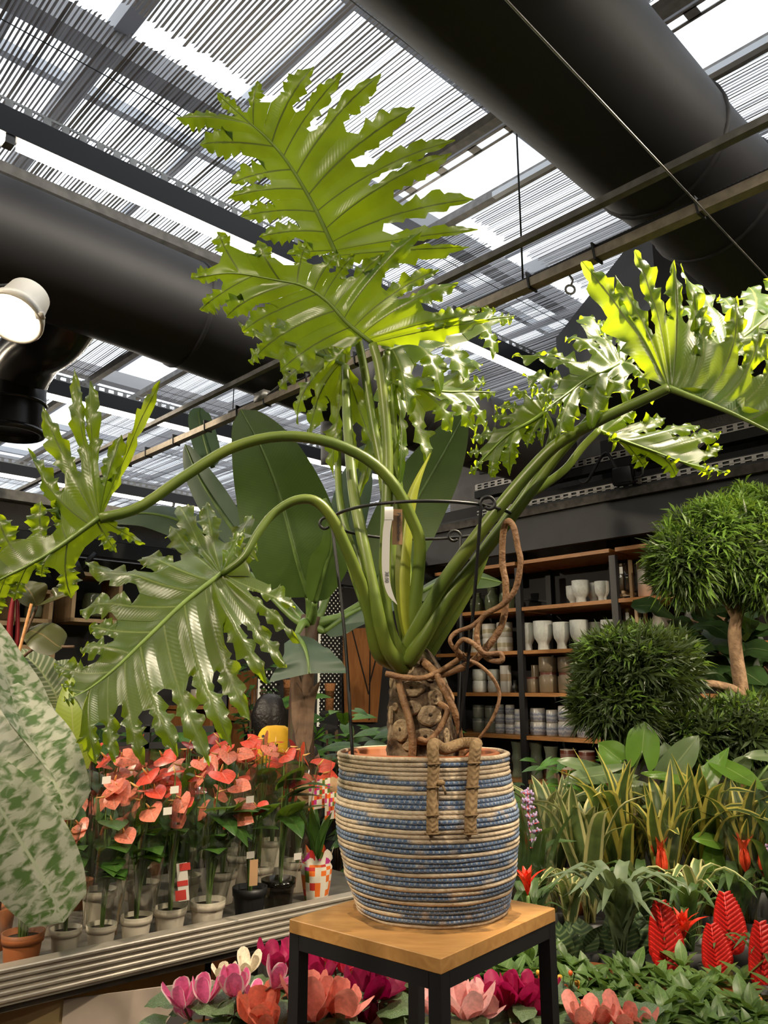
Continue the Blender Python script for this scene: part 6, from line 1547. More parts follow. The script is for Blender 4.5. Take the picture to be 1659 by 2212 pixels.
# ---- person stooping behind the flowers
def person():
    root = thing('person', 'person with dark hair stooping in a striped pink top with yellow bag', 'person', PER)
    o0 = V(root.location); hd = P(572, 1585, 4.5)
    J = {'pel': V((.10, .05, .80)), 'ab': V((.07, -.02, .98)), 'ch': V((.04, -.08, 1.14)), 'nk': V((-.02, -.13, 1.235)), 'hb': V((-.05, -.15, 1.29)), 'ht': V((-.07, -.16, 1.37)),
         'lh': V((.02, .07, .78)), 'lk': V((-.02, -.02, .44)), 'la': V((.02, .12, .08)), 'lt': V((.0, -.03, .03)),
         'rh': V((.18, .03, .78)), 'rk': V((.20, -.06, .44)), 'ra': V((.22, .08, .08)), 'rt': V((.22, -.07, .03)),
         'ls': V((-.12, -.06, 1.16)), 'le': V((-.20, -.18, .95)), 'lw': V((-.12, -.36, .90)), 'lf': V((-.09, -.43, .89)),
         'rs': V((.19, -.10, 1.13)), 're': V((.25, -.22, .93)), 'rw': V((.14, -.38, .90)), 'rf': V((.11, -.45, .89))}
    rad = dict(pel=.13, ab=.125, ch=.13, nk=.055, hb=.07, ht=.085, lh=.09, lk=.058, la=.042, lt=.035, rh=.09, rk=.058, ra=.042, rt=.035, ls=.058, le=.042, lw=.028, lf=.030, rs=.058, re=.042, rw=.028, rf=.030)
    E_ = [('pel', 'ab'), ('ab', 'ch'), ('ch', 'nk'), ('nk', 'hb'), ('hb', 'ht'), ('pel', 'lh'), ('lh', 'lk'), ('lk', 'la'), ('la', 'lt'), ('pel', 'rh'), ('rh', 'rk'), ('rk', 'ra'), ('ra', 'rt'), ('ch', 'ls'), ('ls', 'le'), ('le', 'lw'), ('lw', 'lf'), ('ch', 'rs'), ('rs', 're'), ('re', 'rw'), ('rw', 'rf')]
    for k in J: J[k] = V((J[k].x, -J[k].y, J[k].z))            # facing away from the flowers
    # five fingers per hand
    for s_ in 'lr':
        base = J[s_ + 'f']
        for k in range(5):
            n1, n2 = f'{s_}g{k}', f'{s_}h{k}'; sx = (k - 1.5) * .017
            ln = (.045, .055, .058, .052, .042)[k]
            if k == 4: J[n1] = J[s_ + 'w'] + V((.035 if s_ == 'l' else -.035, .03, .005)); J[n2] = J[n1] + V((.012 if s_ == 'l' else -.012, .035, -.005)); E_ += [(s_ + 'w', n1), (n1, n2)]
            else: J[n1] = base + V((sx, .03, 0)); J[n2] = J[n1] + V((0, ln, -.018)); E_ += [(s_ + 'f', n1), (n1, n2)]
            rad[n1], rad[n2] = .010, .008
    names_ = list(J); me = bpy.data.meshes.new('body'); me.from_pydata([J[k] for k in names_], [(names_.index(a), names_.index(b)) for a, b in E_], []); me.update()
    ob = bpy.data.objects.new('body_cage', me); COL.objects.link(ob)
    md = ob.modifiers.new('skin', 'SKIN'); 
    for i, k in enumerate(names_):
        sv = me.skin_vertices[0].data[i]; sv.radius = (rad[k], rad[k]); sv.use_root = (k == 'pel')
    ob.modifiers.new('sub', 'SUBSURF').levels = 2
    dg = bpy.context.evaluated_depsgraph_get(); bm_ = bpy.data.meshes.new_from_object(ob.evaluated_get(dg)); bpy.data.objects.remove(ob)
    skin = mat('skin', (.42, .24, .16), .55); top_ = None
    m, N, L, b = nt('striped_top'); w = N.new('ShaderNodeTexWave'); w.inputs['Scale'].default_value = 5.0; w.inputs['Distortion'].default_value = 1.0
    tc = N.new('ShaderNodeTexCoord'); mp_ = N.new('ShaderNodeMapping'); mp_.inputs['Rotation'].default_value = (0, 1.1, .4); L.new(tc.outputs['Object'], mp_.inputs[0]); L.new(mp_.outputs[0], w.inputs['Vector'])
    L.new(ramp(N, L, w.outputs['Fac'], [(.40, (.03, .02, .02)), (.55, (.40, .22, .17))]), b.inputs['Base Color']); b.inputs['Roughness'].default_value = .9
    jeans = mat('dark_trousers', (.02, .022, .03), .9)
    bm_.materials.clear()
    for x in (skin, m, jeans): bm_.materials.append(x)
    for pl in bm_.polygons:
        c_ = pl.center; k = 1
        if c_.z > 1.225: k = 0
        elif c_.z < .80: k = 2
        elif c_.y > .34: k = 0
        pl.material_index = k; pl.use_smooth = True
    link('body', bm_, root)
    hair = mat('dark_hair', (.012, .010, .010), .45, bump=.6, bscale=60)
    mb = MB(); vs = []; sg, rg = 20, 14; c0_ = V((-.06, .15, 1.34))
    for i in range(rg + 1):
        th = math.pi * i / rg
        for k in range(sg):
            a_ = 6.283 * k / sg; r = math.sin(th) ** .9 * (.100 + .008 * math.sin(a_ * 9 + i * .7) + .012 * noise.noise(V((math.cos(a_) * 2, math.sin(a_) * 2, i * .3)))); z = math.cos(th) * .13
            if z < 0: r = max(r, .075) * (1.0 + z * 1.2) if i < rg - 1 else r; z *= 1.75
            y = math.sin(a_) * r
            vs.append(c0_ + V((math.cos(a_) * r + .02 * max(0, -z) * 4, y * 1.05 + (.0), z)))
    mb.add(vs, [(i * sg + k, i * sg + (k + 1) % sg, (i + 1) * sg + (k + 1) % sg, (i + 1) * sg + k) for i in range(rg) for k in range(sg)]); mb.build('hair', hair, root)
    fc = MB(); fcx = V((-.07, .255, 1.31))
    fc.ball(fcx + V((0, .0, 0)), .012, .02, .018); fc.ball(fcx + V((-.03, -.015, .02)), .012, .008, .007); fc.ball(fcx + V((.03, -.015, .02)), .012, .008, .007); fc.ball(fcx + V((0, -.012, -.035)), .022, .008, .006)
    fc.build('face_features', skin, root)
    yb = thing('yellow_bag', 'yellow backpack on the back of the stooping person', 'bag', o0 + V((.02, -.16, 1.02)))
    bagm = mat('yellow_fabric', (.72, .40, .01), .7, var=.15, scale=12, bump=.3, bscale=30)
    mb = MB(); vs = []; sg, rg = 24, 12
    for i in range(rg + 1):
        th = math.pi * i / rg
        for k in range(sg):
            a_ = 6.283 * k / sg; e = .65
            cx = math.copysign(abs(math.cos(a_)) ** e, math.cos(a_)); sx = math.copysign(abs(math.sin(a_)) ** e, math.sin(a_))
            r = math.sin(th) ** .55; vs.append(V((cx * r * .105, sx * r * .075, math.copysign(abs(math.cos(th)) ** .8, math.cos(th)) * .15)))
    mb.add(vs, [(i * sg + k, i * sg + (k + 1) % sg, (i + 1) * sg + (k + 1) % sg, (i + 1) * sg + k) for i in range(rg) for k in range(sg)])
    mb.build('bag_body', bagm, yb)
    MB().tube(cr([V((-.06, -.07, .10)), V((-.02, -.085, .03)), V((.03, -.085, -.05)), V((.05, -.08, -.12))], 12), .008, 6).build('strap', M['black'], yb)
    yb.location = P(594, 1628, PER.y - .172)
person()
# ================================================================== right-hand display: cyclamens, shrubs, bromeliads, trees
# ---- display tables around the stand
Sx, Sy = ex, ey                                                   # stand axes (ex: left->front, ey: away)
M['table'] = mat('black_display_table', (.02, .018, .016), .6, var=.2)
def table(name, c, w, d, z, xa, ya, label):
    root = thing(name, label, 'table', (c.x, c.y, 0))
    world_part(MB().box(V((c.x, c.y, z - .02)), w, d, .04, xa, ya, ZX), 'table_top', M['table'], root, False)
    for i in (-1, 1):
        for j in (-1, 1):
            q = c + xa * i * (w / 2 - .04) + ya * j * (d / 2 - .04); world_part(MB().box(V((q.x, q.y, (z - .04) / 2)), .04, .04, z - .04, xa, ya, ZX), 'leg', M['black'], root, False)
    return root
SB = SC - ex * SW / 2 + ey * SD / 2                                # back corner of the stand
ZT1 = .60
la, lb_ = V((-.78, 2.02, 0)), V((.16, 2.02, 0))
table('display_table', V((-.17, 2.24, 0)), .86, .52, ZT1, V((1, 0, 0)), V((0, 1, 0)), 'low black display table of cyclamens behind the plant stand')
table('display_table', V((1.02, 2.42, 0)), 1.44, .86, ZT1, V((1, 0, 0)), V((0, 1, 0)), 'black display table with shrubs and bromeliads right of the stand')
ZT2 = .58
table('display_table', V((1.45, 3.28, 0)), 2.2, .84, ZT2, V((1, 0, 0)), V((0, 1, 0)), 'deep black display table carrying bromeliads and silver leaved plants')
POTS = []
def settle(pos, r):
    """nearest free place for a pot of radius r on the display table the pot stands on"""
    p = V(pos); x0, x1, y0, y1 = (.36, 2.54, 2.87, 3.69) if p.y > 2.86 else ((-.59, .25, 1.99, 2.49) if p.x < .28 else (.31, 1.73, 2.0, 2.84))
    best = None
    for k in range(2400):
        q = .0075 * math.sqrt(k); a = k * 2.39996; x = min(max(p.x + q * math.cos(a), x0 + r), x1 - r); y = min(max(p.y + q * math.sin(a), y0 + r), y1 - r)
        if all((x - u) ** 2 + (y - v) ** 2 > (r + w + .004) ** 2 for u, v, w in POTS): best = (x, y); break
    x, y = best or (p.x, p.y); POTS.append((x, y, r)); obst(x, y, p.z - .01, p.z + .12, r, None, 'p%d' % len(POTS)); return V((x, y, p.z))
def pown(): return 'p%d' % len(POTS)
# ---- cyclamens
def petalmat(name, c, t, edge=None, ew=.2): return leafmat(name, c, t, rough=.5, tmix=.35, var=.18, edge=edge, edge_w=ew)
CYC = {'magenta': petalmat('magenta_petal', (.36, .010, .085), (.5, .01, .1)), 'pink': petalmat('hot_pink_petal', (.72, .06, .16), (.8, .1, .2)),
       'salmon': petalmat('salmon_petal', (.80, .26, .22), (.85, .3, .22)), 'pale': petalmat('pale_pink_petal', (.80, .42, .42), (.85, .45, .42)), 'white_pink': petalmat('pink_white_edge_petal', (.66, .10, .28), (.75, .2, .35), (.82, .60, .62), .2),
       'wine': petalmat('wine_petal', (.20, .004, .045), (.3, .0, .06)), 'coral': petalmat('coral_petal', (.82, .20, .13), (.85, .25, .15)), 'cream': petalmat('cream_petal', (.72, .62, .48), (.7, .6, .4))}
def petal_mesh(m, var):
    mb = MB(); R = random.Random(var); pts = [V((0, 0, 0)), V((0, .12, .22)), V((0, .22 + .18 * var, .58)), V((0, .28 + .36 * var, .96))]
    mb.blade(cr(pts, 12), .33, V((0, 1, -.2)), lambda t: (math.sin(math.pi * min(1, (t * .84 + .05)) ** 1.35)) ** .7 if t < .995 else .25, 4, .05, .30, .10, 1.3, var * 3)
    return mb.mesh('petal', m)
cyc_me = {k: [petal_mesh(m, v) for v in (0, .6, 1.2)] for k, m in CYC.items()}
M['cycleaf'] = leafmat('marbled_cyclamen_leaf', (.05, .10, .03), (.15, .25, .04), rough=.45, tmix=.2, spots=((.20, .26, .17), 45, .50, .58))
cyc_leaf = [heart_mesh('leaf', M['cycleaf'], .5, .1, .15, 6, 3, .03), heart_mesh('leaf', M['cycleaf'], .48, .25, .3, 6, 3, .03)]
M['cycstem'] = mat('reddish_stem', (.13, .05, .03), .5)
def cyclamen(pos, kind, label, flowers, seed, nleaf=16, pot_r=.055):
    """flowers: list of world points of the flower base"""
    R = random.Random(seed); pos = settle(pos, .06); root = thing('cyclamen_plant', label, 'potted plant', pos); p0 = V(pos)
    MB().lathe([(pot_r * .72, 0), (pot_r * .95, .085), (pot_r * 1.05, .085), (pot_r * 1.05, .10), (pot_r * .95, .10), (.001, .09)], 22).build('pot', M['terra'], root)
    for i in range(nleaf):
        a = R.uniform(0, 6.283); r = R.uniform(.02, .10); d = V((math.cos(a), math.sin(a), 0)); c_ = d * r + V((0, 0, R.uniform(.11, .17)))
        link('leaf', R.choice(cyc_leaf), root, frame(c_, d + V((0, -.2, R.uniform(-.1, .4))), ZX + V((0, -.4, 0)), R.uniform(.05, .075)))
    for q, sz, tilt in flowers:
        l = V(q) - p0
        fl_ = MB().tube(cr([V((0, 0, .09)), V((l.x * .3, l.y * .3, l.z * .6)), V((l.x, l.y, l.z + .006)), V((l.x, l.y, l.z))], 8), .0028, 6).build('flower_stem', M['cycstem'], root)
        ax = (ZX + V((tilt, R.uniform(-.2, .1), 0))).normalized(); x_ = ax.orthogonal().normalized(); n_ = R.choice((5, 6, 6))
        for k in range(n_):
            a = 6.283 * k / n_ + R.uniform(-.2, .2); d = (Matrix.Rotation(a, 3, ax) @ x_)
            link('petal', R.choice(cyc_me[kind]), root, frame(l + d * sz * .06, d, ax, sz * R.uniform(.85, 1.1)))
    return root
def F(px, py, Y, sz=.075, tilt=0.0): return (P(px, py, Y), sz, tilt)
def tp(px, Y, z=ZT1): p = P(px, 2100, Y); return V((p.x, Y, z))
cyclamen(tp(440, 2.12), 'white_pink', 'cyclamen with pink petals edged in white beside the carton', [F(396, 2178, 2.08, .06), F(445, 2166, 2.08, .06), F(505, 2152, 2.10, .068), F(590, 2135, 2.06, .058, .6), F(410, 2200, 2.1, .045, -.4), F(545, 2170, 2.12, .05, .3)], 401)
cyclamen(tp(530, 2.2), 'cream', 'cyclamen with cream buds behind the pink and white one', [F(535, 2105, 2.22, .05), F(485, 2118, 2.22, .045)], 402, 10)
cyclamen(tp(560, 2.06), 'coral', 'coral cyclamen in front of the left stand leg', [F(555, 2215, 2.04, .085), F(578, 2224, 2.0, .055)], 403)
cyclamen(tp(590, 2.32), 'magenta', 'magenta cyclamen behind the left stand leg', [F(595, 2095, 2.32, .075), F(650, 2085, 2.30, .08), F(690, 2125, 2.26, .075), F(640, 2120, 2.34, .06)], 404)
cyclamen(tp(735, 2.30), 'pink', 'hot pink cyclamen under the wood top edge', [F(722, 2085, 2.30, .075), F(740, 2100, 2.26, .07, .3), F(785, 2110, 2.30, .075)], 405)
cyclamen(tp(680, 2.10), 'salmon', 'big salmon cyclamen between the stand legs', [F(680, 2205, 2.06, .105), F(725, 2195, 2.07, .09, .4), F(655, 2206, 2.12, .065, -.5)], 406)
cyclamen(tp(790, 2.18), 'wine', 'dark wine cyclamen between the stand legs', [F(790, 2170, 2.16, .085), F(820, 2155, 2.17, .075, .4), F(768, 2222, 2.22, .06), F(800, 2210, 2.16, .06, -.3)], 407)
cyclamen(tp(870, 2.28), 'pink', 'hot pink cyclamen beside the rear stand leg', [F(855, 2140, 2.26, .085), F(880, 2145, 2.27, .075, .4), F(915, 2135, 2.30, .06)], 408)
ZT3 = ZT1
cyclamen(tp(990, 2.16), 'pale', 'ruffled pale pink cyclamen beside the front stand leg', [F(1005, 2200, 2.10, .085), F(965, 2195, 2.12, .075, -.4), F(1035, 2195, 2.12, .07, .4), F(930, 2190, 2.14, .06)], 409)
cyclamen(tp(1110, 2.18), 'magenta', 'magenta cyclamen between pale pink cyclamen and right stand leg', [F(1085, 2180, 2.14, .085), F(1120, 2172, 2.15, .08), F(1165, 2170, 2.16, .08), F(1150, 2205, 2.16, .06)], 410)
cyclamen(tp(1300, 2.08), 'salmon', 'salmon pink cyclamen in front of the green shrub', [F(1262, 2222, 2.02, .065), F(1300, 2214, 2.04, .06), F(1350, 2226, 2.03, .065), F(1382, 2230, 2.04, .055)], 411)
# ---- skimmia shrubs
M['skim'] = leafmat('glossy_skimmia_leaf', (.075, .135, .035), (.2, .34, .05), vein=(.17, .24, .08), vw=.07, rough=.38, tmix=.22, var=.3, spec=.4)
sk_me = []
for d in (.1, .35, .6):
    mb = MB(); mb.blade(cr([V((0, 0, 0)), V((0, .35, .04)), V((0, .7, .04 - d * .3)), V((0, 1, -d * .6))], 8), .23, V((0, 0, 1)), prof_oval(.85, .95), 2, .28, -.1); sk_me.append(mb.mesh('leaf', M['skim']))
def skimmia(pos, label, heads, seed):
    R = random.Random(seed); own = seed; root = thing('skimmia_shrub', label, 'potted plant', pos); p0 = V(pos)
    for q in heads:
        l = V(q) - p0
        MB().tube(cr([V((0, 0, .08)), V((l.x * .5, l.y * .5, l.z * .55)), l], 6), .004, 5).build('stem', M['stembrown'], root)
        n_ = R.randint(9, 12); a0 = R.uniform(0, 6)
        for k in range(n_):
            a = a0 + k * 2.4; el = lerp(1.1, -.35, k / n_); d = V((math.cos(a) * math.cos(el), math.sin(a) * math.cos(el), math.sin(el)))
            me = R.choice(sk_me); m_ = frame(l + V((0, 0, -.012 * k / n_)), d, ZX + d * -.2, R.uniform(.058, .085))
            if not blocked(placed(me, m_, p0), own): link('leaf', me, root, m_)
    MB().lathe([(.055, 0), (.07, .11), (.065, .11), (.001, .1)], 20).build('pot', M['terra'], root)
    return root
def grid_heads(px0, px1, py0, py1, Y0, Y1, n, seed):
    R = random.Random(seed); out = []
    for k in range(n):
        t = R.random(); out.append(P(lerp(px0, px1, R.random()), lerp(py0, py1, t), lerp(Y1, Y0, t)))
    return out
# orange pepper berries peeking under the top
R = random.Random(66); pb = thing('ornamental_pepper', 'ornamental pepper plant with small orange and yellow berries', 'potted plant', settle(tp(1200, 2.26, ZT1), .062)); p0 = V(pb.location)
bm_ = [MB().ball(V((0, 0, 0)), 1, 1, 1.2, 7, 5).mesh('berry', mat('berry_%d' % k, c, .25)) for k, c in enumerate(((.65, .10, .02), (.60, .32, .04)))]
for k in range(46):
    q = P(R.uniform(1160, 1250), R.uniform(2100, 2215), R.uniform(2.2, 2.3)); link('berry', R.choice(bm_), pb, Matrix.Translation(q - p0) @ Matrix.Scale(.006, 4))
for k in range(14):
    q = P(R.uniform(1165, 1245), R.uniform(2095, 2200), R.uniform(2.2, 2.3)); MB().tube([V((0, 0, .08)), (q - p0)], .002, 4).build('stem', M['stemgreen'], pb)
    link('leaf', R.choice(sk_me), pb, frame(q - p0, V((R.uniform(-1, 1), -.5, R.uniform(-.2, .5))), ZX, .05))
MB().lathe([(.05, 0), (.06, .1), (.055, .1), (.001, .09)], 18).build('pot', M['terra'], pb)
# ---- vriesea: flat red feather spikes
M['vred'] = leafmat('red_bract', (.50, .016, .012), (.7, .03, .01), vein=(.30, .008, .008), vw=.25, rough=.35, tmix=.15, var=.3)
M['bromleaf'] = leafmat('bromeliad_leaf', (.045, .085, .025), (.12, .2, .03), rough=.4, tmix=.2)
br_me = []
for s_ in (-1, 1):
    mb = MB(); mb.blade(cr([V((0, 0, 0)), V((s_ * .34, -.14, .45)), V((s_ * .66, -.20, .95))], 6), .30, V((s_ * -.3, -1, .1)), prof_oval(.8, .8), 2, -.4, 0); br_me.append(mb.mesh('bract', M['vred']))
strap_cache = {}
def strap(m, n=4):
    if m not in strap_cache:
        L_ = []
        for k in range(n):
            c = .25 + .22 * k; mb = MB()
            mb.blade(cr([V((0, 0, 0)), V((0, .18, .42)), V((0, .45 + c * .1, .78 - c * .05)), V((0, .8 + .1 * c, .80 - c * .45))], 10), .085, V((0, -.6, .8)), prof_strap, 2, .35, 0)
            L_.append(mb.mesh('leaf', M[m]))
        for k in range(3):
            mb = MB(); mb.blade(cr([V((0, 0, 0)), V((0, .05, .45)), V((0, .10 + .05 * k, .8)), V((.04 * (k - 1), .18 + .16 * k, 1.04 - .10 * k))], 12), .068, V((0, -.95, .3)), prof_strap, 3, .30, 0, .03, 2); L_.append(mb.mesh('leaf', M[m]))
        strap_cache[m] = L_
    return strap_cache[m]
def rosette(root, c, m, n, L, seed, up=.0, only_up=False):
    R = random.Random(seed); me = strap(m)
    for k in range(n):
        a = k * 2.399 + R.uniform(-.2, .2); t = k / n
        sc = L * R.uniform(.8, 1.15); rot = Matrix.Rotation(a, 4, 'Z') @ Matrix.Rotation((.05 * (1 - t) + .35 * (1 - t)) if not only_up else R.uniform(-.28, .10), 4, 'X')
        mm = me[min(3, int((1 - t) * 4)) if not only_up else R.choice((4, 4, 5, 5, 6))]
        for tr_ in range(14):
            m_ = Matrix.Translation(c) @ Matrix.Rotation(tr_ * .45, 4, 'Z') @ rot @ Matrix.Scale(sc * .97 ** tr_, 4)
            if not blocked(placed(mm, m_, root.location), pown()): break
        link('leaf', mm, root, m_)
def vriesea(pos, label, spikes, seed):
    R = random.Random(seed); pos = settle(pos, .062); root = thing('vriesea_plant', label, 'potted plant', pos); p0 = V(pos)
    MB().lathe([(.045, 0), (.06, .1), (.055, .1), (.001, .09)], 18).build('pot', M['darkgreypot'], root)
    rosette(root, V((0, 0, .10)), 'bromleaf', 12, .12, seed)
    for (bx, by, tx, ty, Y, w) in spikes:
        b_, t_ = P(bx, by, Y) - p0, P(tx, ty, Y) - p0; ax = (t_ - b_); n_ = 13
        MB().tube([V((0, 0, .1)), b_, b_.lerp(t_, .85)], [.006, .005, .002], 6).build('flower_stalk', M['vred'], root)
        for k in range(n_):
            for s_ in (0, 1):
                o_ = b_ + ax * (k / n_) * .92; z_ = ax.normalized(); x_ = V((1, 0, 0)); x_ = (x_ - z_ * x_.dot(z_)).normalized(); y_ = z_.cross(x_)
                wd = w * (1 - (k / n_) ** 2.2 * .75) * (.75 + .25 * min(1, k / 2))
                m_ = Matrix((x_ * wd * 1.0, y_ * wd, z_ * wd * .62)).transposed().to_4x4(); m_.translation = o_ - y_ * (.014 * (1 - k / n_)) + y_ * .003 * s_
                link('bract', br_me[s_], root, m_)
    return root
M['darkgreypot'] = mat('dark_grey_pot', (.03, .03, .03), .5)
vriesea(tp(1440, 2.62, ZT1), 'vriesea with one broad red feather spike beside the red star flower', [(1440, 2095, 1423, 1932, 2.56, .080)], 601)
vriesea(tp(1555, 2.55, ZT1), 'vriesea with two red feather spikes near the pink bud spike', [(1575, 2060, 1563, 1914, 2.56, .076), (1548, 2110, 1535, 1985, 2.50, .068)], 602)
vriesea(tp(1650, 2.45, ZT1), 'vriesea with red feather spike at the table edge', [(1650, 2140, 1640, 1975, 2.42, .074)], 603)
# ---- guzmania: red star flowers
gz_me = {}
for nm, c, t_ in (('gred', (.68, .035, .015), (.8, .05, .01)), ('gcoral', (.70, .09, .035), (.8, .12, .03))):
    M[nm] = leafmat(nm + '_bract', c, t_, rough=.35, tmix=.25, var=.2); mb = MB(); mb.blade(cr([V((0, 0, 0)), V((0, .12, .35)), V((0, .38, .62)), V((0, .72, .78))], 7), .11, V((0, -.7, .7)), prof_lance, 2, .3); gz_me[nm] = mb.mesh('bract', M[nm])
M['varieg'] = leafmat('yellow_edged_leaf', (.06, .10, .03), (.15, .22, .03), rough=.42, tmix=.28, edge=(.62, .54, .12), edge_w=.42)
M['cream_varieg'] = leafmat('cream_edged_leaf', (.09, .14, .05), (.2, .25, .06), rough=.42, tmix=.28, edge=(.58, .55, .26), edge_w=.36)
def star(root, l, m, n, L, seed, open_=1.0):
    R = random.Random(seed)
    for k in range(n):
        a = k * 2.399; t = k / n
        link('bract', gz_me[m], root, Matrix.Translation(l + V((0, 0, .012 * t))) @ Matrix.Rotation(a, 4, 'Z') @ Matrix.Rotation(lerp(-.35, .85, t) * open_ + (1 - open_) * .75, 4, 'X') @ Matrix.Scale(L * lerp(1, .6, t), 4))
def guzmania(pos, label, fl, seed, leafm='bromleaf', L=.30, n=18, star_m='gred', only_up=False):
    pos = settle(pos, .062); root = thing('guzmania_plant', label, 'potted plant', pos); p0 = V(pos)
    MB().lathe([(.045, 0), (.06, .1), (.055, .1), (.001, .09)], 18).build('pot', M['darkgreypot'], root)
    rosette(root, V((0, 0, .09)), leafm, n, L, seed, only_up=only_up)
    for q, sz, nb, op in fl:
        l = q - p0; MB().tube([V((0, 0, .1)), l], .006, 6).build('flower_stalk', M['stemgreen'], root); star(root, l, star_m, nb, sz, seed, op)
    return root
guzmania(tp(1495, 2.72, ZT1), 'guzmania with open red star flower between two red spikes', [(P(1478, 2030, 2.60), .105, 16, 1.0)], 611, n=10, L=.2)
guzmania(tp(1150, 2.75, ZT1), 'guzmania with red star flower beside the basket', [(P(1140, 1935, 2.7), .10, 13, .75)], 612, n=12, L=.2)
guzmania(V((P(1440, 1900, 3.15).x, 3.15, ZT2)), 'yellow edged guzmania with tall coral red flower', [(P(1432, 1900, 3.05), .15, 12, .25), (P(1415, 1850, 3.08), .12, 10, .25)], 613, 'varieg', .48, 20, 'gcoral', True)
guzmania(V((P(1615, 1900, 3.1).x, 3.1, ZT2)), 'yellow edged guzmania with coral flowers at the far table end', [(P(1612, 1890, 3.0), .14, 12, .35), (P(1650, 1895, 3.0), .12, 10, .3)], 614, 'varieg', .44, 18, 'gcoral', True)
guzmania(V((P(1270, 1900, 3.1).x, 3.1, ZT2)), 'cream edged bromeliad with slim coral flower', [(P(1285, 1885, 3.05), .10, 8, .2)], 615, 'cream_varieg', .46, 22, 'gcoral', True)
guzmania(V((P(1345, 1900, 3.2).x, 3.2, ZT2)), 'tall bromeliad with broad yellow edged leaves', [], 616, 'varieg', .52, 20, only_up=True)
guzmania(V((P(1190, 1900, 3.25).x, 3.25, ZT2)), 'cream edged bromeliad beside the basket', [], 617, 'cream_varieg', .46, 22, only_up=True)
guzmania(V((P(1530, 1900, 3.2).x, 3.2, ZT2)), 'tall yellow edged bromeliad behind the middle red spike', [], 618, 'varieg', .50, 20, only_up=True)
for k, (x, Y) in enumerate(((1230, 2.93), (1385, 2.95), (1500, 2.95), (1590, 2.93))):
    guzmania(V((P(x, 1950, Y).x, Y, ZT2)), 'small flowerless bromeliad, %s from the basket in the middle of the display' % ORD[k], [], 640 + k, 'bromleaf' if k % 2 else 'cream_varieg', .24, 14).__setitem__('group', 'flowerless bromeliads')
# snake plants
M['snake'] = leafmat('banded_snake_leaf', (.035, .07, .03), (.08, .14, .03), rough=.45, tmix=.15, stripes=9, stripe_col=(.12, .17, .07), var=.2)
def snake(px, py, Y, w, h, label):
    b_ = P(px, py, Y); b_ = settle(V((b_.x, b_.y, ZT1)), .067); root = thing('snake_plant', label, 'potted plant', V((b_.x, b_.y, ZT1)))
    for k, (dx, s_) in enumerate(((0, 1), (-.03, .62), (.03, .85), (.012, .5), (-.018, .9), (.036, .45))):
        q = V((b_.x + dx * .6, b_.y + .006 * k - .015, ZT1 + .08)); t_ = V((b_.x + dx * 1.6 + .02 * math.sin(px + k * 2.1), b_.y + .008 * k - .02 * math.cos(px * 3 + k), P(px, py - h, Y).z - (1 - s_) * .12))
        world_part(MB().blade(cr([q, (q + t_) / 2 + V((dx * .2, -.01, 0)), t_], 10), w, V((.1 * k, -1, .1)), lambda t: (.55 + .6 * math.sin(math.pi * t ** .9 * .95)) * (1 - t ** 5), 3, .2), 'leaf', M['snake'], root)
    MB().lathe([(.05, 0), (.065, .1), (.06, .1), (.001, .09)], 18).build('pot', M['darkgreypot'], root)
snake(1260, 2060, 2.72, .045, 75, 'snake plant with broad banded leaves near the stand corner')
snake(1330, 2060, 2.75, .045, 100, 'snake plant with banded leaves left of the broad red spike')
snake(1225, 2030, 2.70, .035, 60, 'low snake plant touching the right stand leg')
# tall grass-like bromeliad with airy leaves
M['airleaf'] = leafmat('grey_green_strap_leaf', (.10, .14, .075), (.2, .25, .08), rough=.5, tmix=.2)
tb = thing('pineapple_bromeliad', 'spiky grey green bromeliad with arching leaves behind the snake plants', 'potted plant', settle(V((P(1345, 2000, 2.76).x, 2.76, ZT1)), .062)); rosette(tb, V((0, 0, .10)), 'airleaf', 24, .27, 77)
MB().lathe([(.045, 0), (.06, .1), (.055, .1), (.001, .09)], 18).build('pot', M['darkgreypot'], tb)
